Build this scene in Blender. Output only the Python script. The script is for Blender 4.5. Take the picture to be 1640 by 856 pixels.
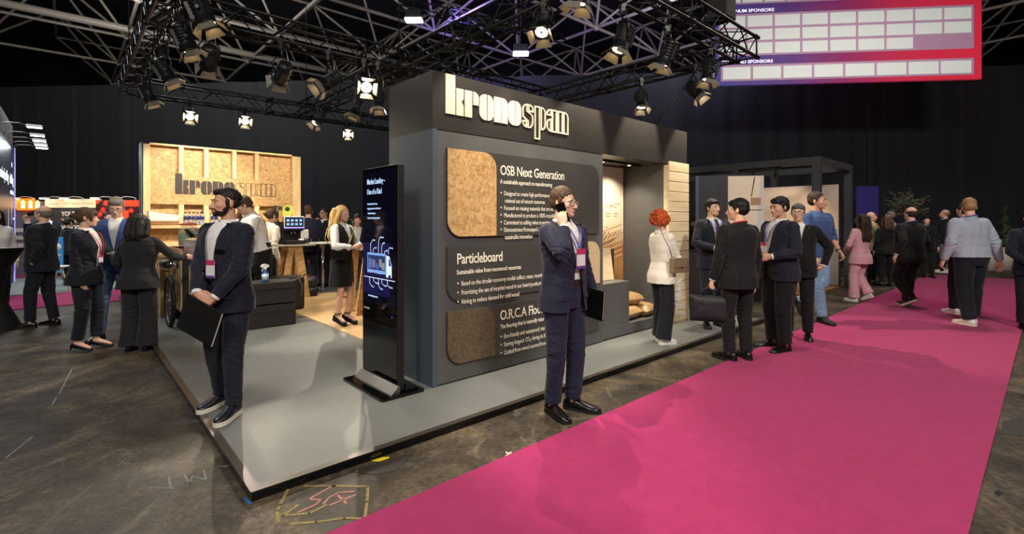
import bpy, bmesh, math, random
import numpy as np
from mathutils import Vector, Matrix, noise as mnoise
from mathutils.bvhtree import BVHTree
R = math.radians
PI = math.pi
rnd = random.Random(7)
for o in list(bpy.data.objects):
    bpy.data.objects.remove(o)
scn = bpy.context.scene
col = scn.collection
# ------------------------------------------------------------------ camera, world, exposure, hall fill
F = 783.0; HX = 820.0; HY = 355.0; CZ = 1.5
cd = bpy.data.cameras.new('camera'); cam = bpy.data.objects.new('camera', cd); col.objects.link(cam)
cam.location = (0, 0, CZ); cam.rotation_euler = (R(90), 0, 0)
cd.sensor_width = 36; cd.lens = 36 * F / 1640; cd.shift_y = -(428 - HY) / 1640; cd.clip_start = .05; cd.clip_end = 200
scn.camera = cam
scn.view_settings.view_transform = 'Standard'
try: scn.view_settings.look = 'None'
except Exception: pass
scn.view_settings.gamma = 1.0; scn.view_settings.use_curve_mapping = False
scn.view_settings.exposure = 0.0
w = bpy.data.worlds.new('hall_ambient'); scn.world = w; w.use_nodes = True
w.node_tree.nodes['Background'].inputs[0].default_value = (1.0, .93, .84, 1)
w.node_tree.nodes['Background'].inputs[1].default_value = 0.2
SPOT = 1.0        # overall strength of the lamps on the rig
def area_light(name, loc, size, power, color, target):
    ld = bpy.data.lights.new(name, 'AREA'); ld.shape = 'RECTANGLE'; ld.size = size; ld.size_y = size * .6
    ld.energy = power; ld.color = color
    o = bpy.data.objects.new(name, ld); col.objects.link(o); o.location = loc
    d = Vector(target) - Vector(loc); o.rotation_euler = d.to_track_quat('-Z', 'Y').to_euler()
    return o
area_light('hall_fill', (-3.5, -5, 8.2), 2.2, 420, (1, .95, .87), (0, 4, 0))  # added fill above and behind the camera, no fixture there
area_light('hall_fill', (4.5, -4, 8.2), 2.0, 850, (1, .94, .88), (5, 5, 0))  # added fill from behind the camera, lifts the right-hand group
area_light('hall_fill', (8.5, 9.5, 8.2), 1.6, 260, (1, .9, .82), (9, 9, 0))  # added fill over the far right of the hall
area_light('hall_fill', (-9.5, 8, 8.2), 2.0, 260, (.92, .96, 1), (-8, 9, 0))  # added fill over the booths on the left
area_light('hall_fill', (-2, 17, 8.4), 1.2, 190, (.30, .2, 1), (4, 24, 11))
area_light('hall_fill', (-11, 13, 7.4), 3, 400, (1, .96, .9), (-11, 22, 12))  # unseen uplight added to brighten the left roof tubes
area_light('hall_fill', (6, 15.5, 7.9), 3, 150, (.80, .76, 1), (6, 25, 12))  # unseen violet-tinted uplight added for the right roof tubes
# ------------------------------------------------------------------ pixel and stand frames
CX, CY = -1.39, 2.61
A = math.atan2(783.0, 863.0); CA, SA = math.cos(A), math.sin(A)
def P(px, py, Y): return Vector(((px - HX) / F * Y, Y, CZ - (py - HY) / F * Y))
def G(px, py, z=0.0):
    Y = F * (CZ - z) / (py - HY); return Vector(((px - HX) / F * Y, Y, z))
def S(u, v, z=0.0): return Vector((CX + u * CA - v * SA, CY + u * SA + v * CA, z))
def uv(p):
    dx, dy = p[0] - CX, p[1] - CY; return dx * CA + dy * SA, -dx * SA + dy * CA
def Uat(px, v):
    k = (px - HX) / F; return (k * (CY + v * CA) - CX + v * SA) / (CA - k * SA)
def Vat(px, u):
    k = (px - HX) / F; return (CX + u * CA - k * (CY + u * SA)) / (k * CA + SA)
def Zat(py, u, v): return CZ - (py - HY) / F * (CY + u * SA + v * CA)
# ------------------------------------------------------------------ object helpers
def tag(o, label=None, cat=None, group=None, kind=None):
    if label: o['label'] = label
    if cat: o['category'] = cat
    if group: o['group'] = group
    if kind: o['kind'] = kind
    return o
def thing(name, label, cat, loc=(0, 0, 0), rz=0.0, group=None):
    o = bpy.data.objects.new(name, None); col.objects.link(o); o.location = loc; o.rotation_euler = (0, 0, rz)
    o.empty_display_size = .1
    return tag(o, label, cat, group)
def sthing(name, label, cat, u, v, z=0.0, group=None, rz=0.0): return thing(name, label, cat, S(u, v, z), A + rz, group)
def link(name, me, parent=None, loc=None, rot=None):
    o = bpy.data.objects.new(name, me); col.objects.link(o)
    if parent is not None: o.parent = parent
    if loc is not None: o.location = loc
    if rot is not None: o.rotation_euler = rot
    return o
def children(o): return [c for c in bpy.data.objects if c.parent == o]
def copy_tree(o, parent=None):
    c = o.copy(); col.objects.link(c)
    if parent is not None: c.parent = parent
    for ch in o.children: copy_tree(ch, c)
    return c
class MB:
    """collects shapes; build() links them as one mesh"""
    def __init__(self): self.v = []; self.f = []; self.sm = []
    def add(self, vs, fs, smooth=False):
        n = len(self.v); self.v += [tuple(p) for p in vs]; self.f += [tuple(i + n for i in f) for f in fs]; self.sm += [smooth] * len(fs)
        return self
    def box(self, x0, x1, y0, y1, z0, z1, b=0.0, M=None):
        if b <= 0:
            vs = [(x, y, z) for z in (z0, z1) for x, y in ((x0, y0), (x1, y0), (x1, y1), (x0, y1))]
            fs = [(3, 2, 1, 0), (4, 5, 6, 7), (0, 1, 5, 4), (1, 2, 6, 5), (2, 3, 7, 6), (3, 0, 4, 7)]
        else:
            bm = bmesh.new(); bmesh.ops.create_cube(bm, size=1)
            for q in bm.verts: q.co = Vector((x0 + (q.co.x + .5) * (x1 - x0), y0 + (q.co.y + .5) * (y1 - y0), z0 + (q.co.z + .5) * (z1 - z0)))
            bmesh.ops.bevel(bm, geom=bm.edges[:], offset=b, segments=2, affect='EDGES', profile=.5)
            bm.verts.index_update()
            vs = [q.co.copy() for q in bm.verts]; fs = [[q.index for q in f.verts] for f in bm.faces]; bm.free()
        if M is not None: vs = [M @ Vector(p) for p in vs]
        return self.add(vs, fs)
    def tube(self, pts, r, n=8, caps=True, closed=False):
        pts = [Vector(p) for p in pts]; m = len(pts)
        rs = list(r) if isinstance(r, (list, tuple)) else [r] * m
        vs = []; up = None
        for i, p in enumerate(pts):
            if closed: t = pts[(i + 1) % m] - pts[i - 1]
            else: t = pts[min(i + 1, m - 1)] - pts[max(i - 1, 0)]
            t.normalize()
            if up is None:
                up = Vector((0, 0, 1)) if abs(t.z) < .9 else Vector((1, 0, 0))
            a = t.cross(up)
            if a.length < 1e-5: a = t.orthogonal()
            a.normalize(); b = a.cross(t); up = b
            for k in range(n):
                q = 2 * PI * k / n; vs.append(p + (a * math.cos(q) + b * math.sin(q)) * rs[i])
        fs = []
        for i in range(m if closed else m - 1):
            j = (i + 1) % m
            for k in range(n):
                l = (k + 1) % n; fs.append((i * n + k, j * n + k, j * n + l, i * n + l))
        self.add(vs, fs, True)
        if caps and not closed:
            base = len(self.v) - len(vs)
            self.f.append(tuple(base + k for k in range(n))); self.f.append(tuple(base + (m - 1) * n + n - 1 - k for k in range(n))); self.sm += [False, False]
        return self
    def lathe(self, prof, n=20, c=(0, 0, 0), M=None):
        vs = []; fs = []; m = len(prof)
        for r, z in prof:
            for k in range(n):
                q = 2 * PI * k / n; vs.append(Vector((c[0] + r * math.cos(q), c[1] + r * math.sin(q), c[2] + z)))
        for i in range(m - 1):
            for k in range(n):
                l = (k + 1) % n; fs.append((i * n + k, i * n + l, (i + 1) * n + l, (i + 1) * n + k))
        if prof[0][0] > 1e-4: fs.append(tuple(range(n - 1, -1, -1)))
        if prof[-1][0] > 1e-4: fs.append(tuple((m - 1) * n + k for k in range(n)))
        if M is not None: vs = [M @ p for p in vs]
        return self.add(vs, fs, True)
    def prism(self, poly, y0, y1, M=None, plane='xz'):
        """closed outline in x-z pulled from y0 to y1 (or x-y pulled along z)"""
        n = len(poly)
        if plane == 'xz': vs = [Vector((p[0], y0, p[1])) for p in poly] + [Vector((p[0], y1, p[1])) for p in poly]
        else: vs = [Vector((p[0], p[1], y0)) for p in poly] + [Vector((p[0], p[1], y1)) for p in poly]
        if M is not None: vs = [M @ p for p in vs]
        fs = [tuple(range(n)), tuple(range(2 * n - 1, n - 1, -1))] + [(i, i + n, (i + 1) % n + n, (i + 1) % n) for i in range(n)]
        return self.add(vs, fs)
    def ball(self, c, r, M=None, sub=2):
        bm = bmesh.new(); bmesh.ops.create_icosphere(bm, subdivisions=sub, radius=1)
        rr = r if isinstance(r, (tuple, list)) else (r, r, r)
        vs = [Vector((q.co.x * rr[0], q.co.y * rr[1], q.co.z * rr[2])) for q in bm.verts]
        if M is not None: vs = [M @ p for p in vs]
        vs = [p + Vector(c) for p in vs]; bm.verts.index_update()
        fs = [[q.index for q in f.verts] for f in bm.faces]; bm.free()
        return self.add(vs, fs, True)
    def build(self, name, m, parent=None, loc=None, rot=None, fix=True):
        me = bpy.data.meshes.new(name); me.from_pydata(self.v, [], self.f)
        me.polygons.foreach_set('use_smooth', self.sm)
        if fix:
            bm = bmesh.new(); bm.from_mesh(me); bmesh.ops.recalc_face_normals(bm, faces=bm.faces[:]); bm.to_mesh(me); bm.free()
        me.materials.append(m); me.update()
        return link(name, me, parent, loc, rot)
def rrect(x0, x1, z0, z1, r=(0, 0, 0, 0), n=8):
    """rounded outline; radii for bottom-left, bottom-right, top-right, top-left"""
    out = []
    for (cx, cz, sx, sz, a0, q) in ((x0, z0, 1, 1, 180, r[0]), (x1, z0, -1, 1, 270, r[1]), (x1, z1, -1, -1, 0, r[2]), (x0, z1, 1, -1, 90, r[3])):
        if q <= 0: out.append((cx, cz)); continue
        for i in range(n + 1):
            t = R(a0 + 90 * i / n); out.append((cx + sx * q + q * math.cos(t), cz + sz * q + q * math.sin(t)))
    return out
# ------------------------------------------------------------------ materials
MATS = {}
def lin(c):
    return tuple(((x / 255 + .055) / 1.055) ** 2.4 if x > 10 else x / 255 / 12.92 for x in c)
def mat(name, c, rough=.6, metal=0.0, var=None, bump=None, spec=.5, emit=0.0, ecol=None, alpha=None, trans=0.0, coat=0.0, sheen=0.0, stretch=None):
    """c in 0-255 sRGB; var=(scale, amount) brightness noise; bump=(scale, strength)"""
    if name in MATS: return MATS[name]
    m = bpy.data.materials.new(name); m.use_nodes = True; nt = m.node_tree; b = nt.nodes['Principled BSDF']
    L = lin(c); b.inputs['Base Color'].default_value = (*L, 1)
    b.inputs['Roughness'].default_value = rough; b.inputs['Metallic'].default_value = metal
    b.inputs['Specular IOR Level'].default_value = spec
    if coat: b.inputs['Coat Weight'].default_value = coat; b.inputs['Coat Roughness'].default_value = .08
    if sheen: b.inputs['Sheen Weight'].default_value = sheen; b.inputs['Sheen Roughness'].default_value = .5
    if trans: b.inputs['Transmission Weight'].default_value = trans
    if alpha is not None: b.inputs['Alpha'].default_value = alpha
    if emit: b.inputs['Emission Color'].default_value = (*(lin(ecol) if ecol else L), 1); b.inputs['Emission Strength'].default_value = emit
    tc = None
    if var or bump:
        tc = nt.nodes.new('ShaderNodeTexCoord'); src = tc.outputs['Object']
        if stretch:
            mp = nt.nodes.new('ShaderNodeMapping'); mp.inputs['Scale'].default_value = stretch; nt.links.new(src, mp.inputs['Vector']); src = mp.outputs[0]
    if var:
        n = nt.nodes.new('ShaderNodeTexNoise'); n.inputs['Scale'].default_value = var[0]; n.inputs['Detail'].default_value = 5; n.inputs['Roughness'].default_value = .62
        nt.links.new(src, n.inputs['Vector'])
        r = nt.nodes.new('ShaderNodeMapRange'); r.inputs[1].default_value = .25; r.inputs[2].default_value = .75; r.inputs[3].default_value = 1 - var[1]; r.inputs[4].default_value = 1 + var[1]
        nt.links.new(n.outputs[0], r.inputs[0])
        x = nt.nodes.new('ShaderNodeMix'); x.data_type = 'RGBA'; x.blend_type = 'MULTIPLY'; x.inputs[0].default_value = 1
        x.inputs[6].default_value = (*L, 1); nt.links.new(r.outputs[0], x.inputs[7]); nt.links.new(x.outputs[2], b.inputs['Base Color'])
    if bump:
        n2 = nt.nodes.new('ShaderNodeTexNoise'); n2.inputs['Scale'].default_value = bump[0]; n2.inputs['Detail'].default_value = 3
        nt.links.new(src, n2.inputs['Vector'])
        bn = nt.nodes.new('ShaderNodeBump'); bn.inputs['Strength'].default_value = bump[1]; bn.inputs['Distance'].default_value = .01
        nt.links.new(n2.outputs[0], bn.inputs['Height']); nt.links.new(bn.outputs[0], b.inputs['Normal'])
    MATS[name] = m; return m
def ramp(nt, fac, stops):
    r = nt.nodes.new('ShaderNodeValToRGB'); nt.links.new(fac, r.inputs[0]); e = r.color_ramp.elements
    while len(e) < len(stops): e.new(.5)
    for q, (p, c) in zip(e, stops): q.position = p; q.color = (*lin(c), 1)
    return r.outputs[0]
def osb_mat(name, c0, c1, c2, scale=16.0):
    if name in MATS: return MATS[name]
    m = bpy.data.materials.new(name); m.use_nodes = True; nt = m.node_tree; b = nt.nodes['Principled BSDF']
    tc = nt.nodes.new('ShaderNodeTexCoord')
    wn = nt.nodes.new('ShaderNodeTexNoise'); wn.inputs['Scale'].default_value = scale * .55; nt.links.new(tc.outputs['Object'], wn.inputs['Vector'])
    va = nt.nodes.new('ShaderNodeVectorMath'); va.operation = 'MULTIPLY_ADD'; va.inputs[1].default_value = (.12,) * 3
    nt.links.new(wn.outputs['Color'], va.inputs[0]); nt.links.new(tc.outputs['Object'], va.inputs[2])
    vo = nt.nodes.new('ShaderNodeTexVoronoi'); vo.inputs['Scale'].default_value = scale; nt.links.new(va.outputs[0], vo.inputs['Vector'])
    sp = nt.nodes.new('ShaderNodeSeparateColor'); nt.links.new(vo.outputs['Color'], sp.inputs[0])
    an = nt.nodes.new('ShaderNodeMath'); an.operation = 'MULTIPLY'; an.inputs[1].default_value = 6.28; nt.links.new(sp.outputs[0], an.inputs[0])
    vr = nt.nodes.new('ShaderNodeVectorRotate'); vr.rotation_type = 'Y_AXIS'; nt.links.new(tc.outputs['Object'], vr.inputs['Vector']); nt.links.new(an.outputs[0], vr.inputs['Angle'])
    mp = nt.nodes.new('ShaderNodeMapping'); mp.inputs['Scale'].default_value = (scale * 7, scale * 7, scale * .8); nt.links.new(vr.outputs[0], mp.inputs['Vector'])
    n = nt.nodes.new('ShaderNodeTexNoise'); n.inputs['Scale'].default_value = 1; n.inputs['Detail'].default_value = 3; nt.links.new(mp.outputs[0], n.inputs['Vector'])
    ad = nt.nodes.new('ShaderNodeMath'); ad.operation = 'MULTIPLY_ADD'; ad.inputs[1].default_value = .34; nt.links.new(sp.outputs[1], ad.inputs[0])
    sc = nt.nodes.new('ShaderNodeMath'); sc.operation = 'MULTIPLY_ADD'; sc.inputs[1].default_value = .9; sc.inputs[2].default_value = -.12; nt.links.new(n.outputs[0], sc.inputs[0]); nt.links.new(sc.outputs[0], ad.inputs[2])
    nt.links.new(ramp(nt, ad.outputs[0], [(.22, c0), (.5, c1), (.8, c2)]), b.inputs['Base Color'])
    b.inputs['Roughness'].default_value = .55; MATS[name] = m; return m
def wood_mat(name, c0, c1, axis='z', scale=7.0, plank=None, rough=.5, paxis='x'):
    if name in MATS: return MATS[name]
    m = bpy.data.materials.new(name); m.use_nodes = True; nt = m.node_tree; b = nt.nodes['Principled BSDF']
    tc = nt.nodes.new('ShaderNodeTexCoord'); src = tc.outputs['Object']
    s = {'x': (.09, 1, 1), 'y': (1, .09, 1), 'z': (1, 1, .09)}[axis]
    mp = nt.nodes.new('ShaderNodeMapping'); mp.inputs['Scale'].default_value = tuple(scale * q for q in s); nt.links.new(src, mp.inputs['Vector'])
    n = nt.nodes.new('ShaderNodeTexNoise'); n.inputs['Scale'].default_value = 2.2; n.inputs['Detail'].default_value = 6; n.inputs['Distortion'].default_value = .7; nt.links.new(mp.outputs[0], n.inputs['Vector'])
    out = ramp(nt, n.outputs[0], [(.3, c0), (.65, c1)])
    if plank:
        sx = nt.nodes.new('ShaderNodeSeparateXYZ'); nt.links.new(src, sx.inputs[0])
        d = nt.nodes.new('ShaderNodeMath'); d.operation = 'DIVIDE'; d.inputs[1].default_value = plank; nt.links.new(sx.outputs['XYZ'.index(paxis.upper())], d.inputs[0])
        fr = nt.nodes.new('ShaderNodeMath'); fr.operation = 'FRACT'; nt.links.new(d.outputs[0], fr.inputs[0])
        g = nt.nodes.new('ShaderNodeMath'); g.operation = 'GREATER_THAN'; g.inputs[1].default_value = .025; nt.links.new(fr.outputs[0], g.inputs[0])
        r = nt.nodes.new('ShaderNodeMapRange'); r.inputs[3].default_value = .62; r.inputs[4].default_value = 1; nt.links.new(g.outputs[0], r.inputs[0])
        fl = nt.nodes.new('ShaderNodeMath'); fl.operation = 'FLOOR'; nt.links.new(d.outputs[0], fl.inputs[0])
        wh = nt.nodes.new('ShaderNodeTexWhiteNoise'); wh.noise_dimensions = '1D'; nt.links.new(fl.outputs[0], wh.inputs['W'])
        r2 = nt.nodes.new('ShaderNodeMapRange'); r2.inputs[3].default_value = .86; r2.inputs[4].default_value = 1.06; nt.links.new(wh.outputs[0], r2.inputs[0])
        mu = nt.nodes.new('ShaderNodeMath'); mu.operation = 'MULTIPLY'; nt.links.new(r.outputs[0], mu.inputs[0]); nt.links.new(r2.outputs[0], mu.inputs[1])
        x = nt.nodes.new('ShaderNodeMix'); x.data_type = 'RGBA'; x.blend_type = 'MULTIPLY'; x.inputs[0].default_value = 1; nt.links.new(out, x.inputs[6]); nt.links.new(mu.outputs[0], x.inputs[7]); out = x.outputs[2]
    nt.links.new(out, b.inputs['Base Color']); b.inputs['Roughness'].default_value = rough
    MATS[name] = m; return m
def glow(name, c, s):
    return mat(name, c, emit=s, rough=.4)
M_OSB = osb_mat('osb board', (148, 108, 64), (198, 158, 102), (220, 184, 130), 32)
M_PINE = wood_mat('pine timber', (214, 176, 120), (236, 206, 156))
M_PINEX = wood_mat('pine timber lengthwise', (214, 176, 120), (236, 206, 156), 'x')
M_SPRUCE = wood_mat('spruce boards', (222, 196, 150), (240, 220, 182), 'x')
M_LAM = wood_mat('light timber flooring', (198, 162, 112), (220, 188, 140), 'x', 5, .19, .35, 'y')
M_BLK = mat('black powder coat', (22, 22, 23), .45)
M_MBLK = mat('matt black', (20, 20, 21), .75)
M_GBLK = mat('gloss black', (9, 9, 11), .08)
M_ALU = mat('brushed aluminium', (140, 136, 130), .35, 1.0)
M_CHR = mat('chrome', (200, 200, 200), .12, 1.0)
M_WHT = mat('white paint', (232, 230, 224), .5)
M_WALL = mat('charcoal laminate', (90, 90, 88), .42, var=(60, .05))
M_HEAD = mat('black brown laminate', (50, 47, 45), .38)
M_SIDE = mat('slate laminate', (76, 87, 97), .45)
M_TXT = mat('cream lettering', (238, 230, 212), .5)
M_TXTB = mat('charcoal lettering', (52, 46, 42), .6)
M_GREY = mat('grey plastic', (120, 120, 120), .5)
M_DGREY = mat('dark grey paint', (46, 48, 50), .5)
def text(name, body, size, m, parent, loc, rot=(PI / 2, 0, 0), sx=1.0, bold=0.0, ext=.0006, align='LEFT', spacing=1.0, line=1.0):
    cu = bpy.data.curves.new(name, 'FONT'); cu.body = body; cu.size = size; cu.offset = bold; cu.extrude = ext; cu.align_x = align
    cu.space_character = spacing; cu.space_line = line; cu.resolution_u = 3
    t = bpy.data.objects.new(name, cu); col.objects.link(t)
    me = bpy.data.meshes.new_from_object(t.evaluated_get(bpy.context.evaluated_depsgraph_get()))
    bpy.data.objects.remove(t); bpy.data.curves.remove(cu)
    me.materials.clear(); me.materials.append(m)
    o = link(name, me, parent, loc, rot); o.scale = (sx, 1, 1); return o
# letters of the logo, on a grid where x-height = 1, stems go down to 0
def arc(cx, cz, r, a0, a1, n=8, rz=None):
    return [(cx + r * math.cos(R(a0 + (a1 - a0) * i / n)), cz + (rz or r) * math.sin(R(a0 + (a1 - a0) * i / n))) for i in range(n + 1)]
def logo_shapes():
    """list of (letter, outlines, solid)"""
    g = .05; L = []
    L.append(('k', [rrect(0, .42, 0, 1.45), [(.42 + g, 0), (.80, 0), (.80, .36), (.76, .46), (.70, .52), (.76, .58), (.80, .68), (.80, 1), (.42 + g, 1)]]))
    L.append(('r', [rrect(.86, 1.20, 0, 1), [(1.20 + g, 1)] + arc(1.30, .78, .22, 90, 0) + [(1.52, .50), (1.20 + g, .50)]]))
    def o(x): return [[(x + .35, 0), (x + .35, 1)] + arc(x + .28, .72, .28, 90, 180) + arc(x + .28, .28, .28, 180, 270), [(x + .35 + g, 1), (x + .35 + g, 0)] + arc(x + .42, .28, .28, 270, 360) + arc(x + .42, .72, .28, 0, 90)]
    L.append(('o', o(1.56)))
    L.append(('n', [rrect(2.30, 2.64, 0, 1), [(2.64 + g, 1)] + arc(2.74, .74, .26, 90, 0) + [(3.0, 0), (2.64 + g, 0)]]))
    L.append(('o', o(3.05)))
    x = 3.82
    L.append(('s', [[(x, .70)] + arc(x + .28, .72, .28, 180, 90) + [(x + .30, 1), (x + .30, .72)] + [(x + .56, .60)] + arc(x + .42, .34, .22, 40, -90, 8, .34) + [(x + .30, 0), (x + .30, .26), (x + .02, .42)],
        [(x + .34, 1)] + arc(x + .42, .76, .24, 90, 0) + [(x + .66, .68), (x + .34, .68)], [(x + .26, 0)] + arc(x + .24, .24, .24, 270, 180) + [(x, .30), (x + .26, .30)]]))
    x = 4.54
    L.append(('p', [rrect(x, x + .33, -.42, 1), [(x + .37, 1)] + arc(x + .42, .74, .26, 90, 0) + arc(x + .42, .26, .26, 0, -90) + [(x + .37, 0)]]))
    x = 5.28
    L.append(('a', [[(x + .30, 0), (x + .30, .58)] + arc(x + .25, .33, .25, 90, 180, 6) + arc(x + .25, .25, .25, 180, 270, 6), [(x, .70)] + arc(x + .24, .76, .24, 180, 90, 6) + [(x + .30, 1), (x + .30, .70)], rrect(x + .34, x + .66, 0, 1)]))
    x = 6.0
    L.append(('n', [rrect(x, x + .33, 0, 1), [(x + .37, 1)] + arc(x + .44, .74, .26, 90, 0) + [(x + .70, 0), (x + .37, 0)]]))
    return L
def add_logo(parent, x0, z0, k, m, y, thick=.006, line=.016):
    for i, (ch, outs) in enumerate(logo_shapes()):
        mb = MB()
        for pts in outs:
            q = [(x0 + a * k, z0 + b * k) for a, b in pts]
            if i < 5: mb.prism(q, y - thick, y)
            else:
                n = len(q); c = (sum(p[0] for p in q) / n, sum(p[1] for p in q) / n)
                vs = []
                for j in range(n):
                    p, a, b = Vector(q[j]), Vector(q[j - 1]), Vector(q[(j + 1) % n])
                    d1 = (p - a); d2 = (b - p)
                    d1 = d1.normalized() if d1.length > 1e-9 else d2.normalized(); d2 = d2.normalized() if d2.length > 1e-9 else d1
                    n1 = Vector((-d1.y, d1.x)); n2 = Vector((-d2.y, d2.x)); nn = (n1 + n2)
                    nn = nn.normalized() if nn.length > 1e-6 else n1
                    sc = 1 / max(.55, nn.dot(n1)); area = sum(q[t][0] * q[(t + 1) % n][1] - q[(t + 1) % n][0] * q[t][1] for t in range(n))
                    sgn = 1 if area > 0 else -1
                    inn = p + nn * (line * sc * sgn)
                    for yy in (y - thick, y): vs += [Vector((p.x, yy, p.y)), Vector((inn.x, yy, inn.y))]
                fs = []
                for j in range(n):
                    a, b = 4 * j, 4 * ((j + 1) % n)
                    fs += [(a, b, b + 1, a + 1), (a + 2, a + 3, b + 3, b + 2), (a, a + 2, b + 2, b), (a + 1, b + 1, b + 3, a + 3)]
                mb.add(vs, fs)
        mb.build('logo_letter', m, parent)
# ------------------------------------------------------------------ setting: floor, roof, drapes
def floor_material():
    m = bpy.data.materials.new('worn dark concrete'); m.use_nodes = True; nt = m.node_tree; b = nt.nodes['Principled BSDF']
    tc = nt.nodes.new('ShaderNodeTexCoord')
    def noise(s, d, dist=0.0, st=None):
        src = tc.outputs['Object']
        if st:
            mp = nt.nodes.new('ShaderNodeMapping'); mp.inputs['Scale'].default_value = st; mp.inputs['Rotation'].default_value = (0, 0, .5); nt.links.new(src, mp.inputs['Vector']); src = mp.outputs[0]
        n = nt.nodes.new('ShaderNodeTexNoise'); n.inputs['Scale'].default_value = s; n.inputs['Detail'].default_value = d; n.inputs['Roughness'].default_value = .65; n.inputs['Distortion'].default_value = dist
        nt.links.new(src, n.inputs['Vector']); return n.outputs[0]
    base = ramp(nt, noise(1.5, 12, .9), [(.33, (42, 36, 29)), (.50, (80, 70, 56)), (.66, (124, 109, 88))])
    scr = ramp(nt, noise(3.0, 9, 3.2, (1, .30, 1)), [(.56, (0, 0, 0)), (.70, (104, 96, 82))])
    x = nt.nodes.new('ShaderNodeMix'); x.data_type = 'RGBA'; x.blend_type = 'ADD'; x.inputs[0].default_value = .7; nt.links.new(base, x.inputs[6]); nt.links.new(scr, x.inputs[7])
    fine = ramp(nt, noise(30, 8), [(.34, (120, 120, 120)), (.64, (255, 255, 255))])
    y = nt.nodes.new('ShaderNodeMix'); y.data_type = 'RGBA'; y.blend_type = 'MULTIPLY'; y.inputs[0].default_value = .8; nt.links.new(x.outputs[2], y.inputs[6]); nt.links.new(fine, y.inputs[7])
    nt.links.new(y.outputs[2], b.inputs['Base Color'])
    r = nt.nodes.new('ShaderNodeMapRange'); r.inputs[3].default_value = .42; r.inputs[4].default_value = .75; b.inputs['Specular IOR Level'].default_value = .3; nt.links.new(noise(1.7, 5, .8), r.inputs[0]); nt.links.new(r.outputs[0], b.inputs['Roughness'])
    bn = nt.nodes.new('ShaderNodeBump'); bn.inputs['Strength'].default_value = .25; bn.inputs['Distance'].default_value = .01; nt.links.new(noise(22, 5), bn.inputs['Height']); nt.links.new(bn.outputs[0], b.inputs['Normal'])
    return m
fl = MB().box(-40, 40, -9, 33, -.2, 0).build('floor', floor_material()); tag(fl, kind='structure')
M_ROOF = mat('roof deck', (30, 27, 36), .9)
tag(MB().box(-40, 40, -9, 33, 12.2, 12.4).build('ceiling', M_ROOF), kind='structure')
tag(MB().box(-40, 40, 32.8, 33, 0, 12.3).build('wall_back', mat('far hall wall', (26, 24, 34), .9)), kind='structure')
M_DRAPE = mat('black stage drape', (25, 27, 33), .85, var=(3.0, .18), sheen=.15, stretch=(1, 1, .08))
def drape(name, p, q, z1, label, waves=0.9, amp=.045, seam=2.6):
    p, q = Vector((*p, 0)), Vector((*q, 0)); d = q - p; L = d.length; d.normalize(); nrm = Vector((-d.y, d.x, 0))
    n = int(L / .11); vs = []; fs = []
    for i in range(n + 1):
        s = L * i / n
        a = amp * .55 * math.sin(s * 2 * PI / waves + 1.3 * math.sin(s * .7)) + amp * .5 * math.sin(s * 2 * PI / (waves * 2.7) + .8)
        k = (s / seam) % 1.0; a += amp * 2.2 * math.exp(-((k - .5) / .06) ** 2)
        for z, g in ((0.01, 1.25), (z1 * .6, 1.0), (z1, .55)):
            c = p + d * s + nrm * (a * g); vs.append((c.x, c.y, z))
    for i in range(n):
        for j in range(2): fs.append((i * 3 + j, i * 3 + 3 + j, i * 3 + 4 + j, i * 3 + 1 + j))
    o = MB().add(vs, fs, True).build(name, M_DRAPE, fix=False)
    if label: tag(o, label, 'curtain')
    tag(o, kind='structure'); return o
drape('wall_rear', (-27, 20.45), (26, 16.6), 7.0, None)
tag(MB().box(-40, -39.8, -9, 33, 0, 12.3).build('wall_far_left', M_ROOF), kind='structure'); tag(MB().box(39.8, 40, -9, 33, 0, 12.3).build('wall_far_right', M_ROOF), kind='structure')
drape('wall_left', (-26.8, -6), (-26.8, 20.3), 7.0, None)
drape('wall_right', (25.8, 16.5), (25.8, -6), 7.0, None)
# space frame of steel tubes under the roof
def space_frame():
    mb = MB(); main = MB(); sp = 4.4; zb, zt = 8.9, 11.4
    lo = {}; hi = {}
    for i in range(-9, 14):
        for j in range(-4, 16):
            q = S(i * sp + 1.0, j * sp + 12.0 - 12.0, 0)
            if -24 < q.x < 25 and 12.5 < q.y < 32: lo[(i, j)] = Vector((q.x, q.y, zb))
            h = S((i + .5) * sp + 1.0, (j + .5) * sp, 0)
            if -25 < h.x < 26 and 12.5 < h.y < 32.4: hi[(i, j)] = Vector((h.x, h.y, zt))
    def bar(a, b, r): mb.tube([a, b], r, 6, False)
    for (i, j), p in lo.items():
        if (i + 1, j) in lo: bar(p, lo[(i + 1, j)], .062)
        if (i, j + 1) in lo: bar(p, lo[(i, j + 1)], .062)
        for k in ((i, j), (i - 1, j), (i, j - 1), (i - 1, j - 1)):
            if k in hi: bar(p, hi[k], .052)
        mb.ball(p, .14, sub=1)
    for (i, j), p in hi.items():
        if (i + 1, j) in hi: bar(p, hi[(i + 1, j)], .058)
        if (i, j + 1) in hi: bar(p, hi[(i, j + 1)], .06)
    M_ST = mat('grey steel tube', (156, 149, 140), .5, .1)
    o = mb.build('roof_frame', M_ST); tag(o, kind='structure')
    for c, a, b in ((8.95, (-14, 0), (16, 0)),):
        # one thick tie tube just under the frame
        dd = Vector((CA, SA, 0)); m0 = Vector((-17.3, 16.5, 8.9)); p = m0 - dd * 6; q = m0 + dd * 17
        t = MB().tube([p, q], .14, 12).build('tie_tube', M_ST); tag(t, kind='structure')
space_frame()
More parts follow.
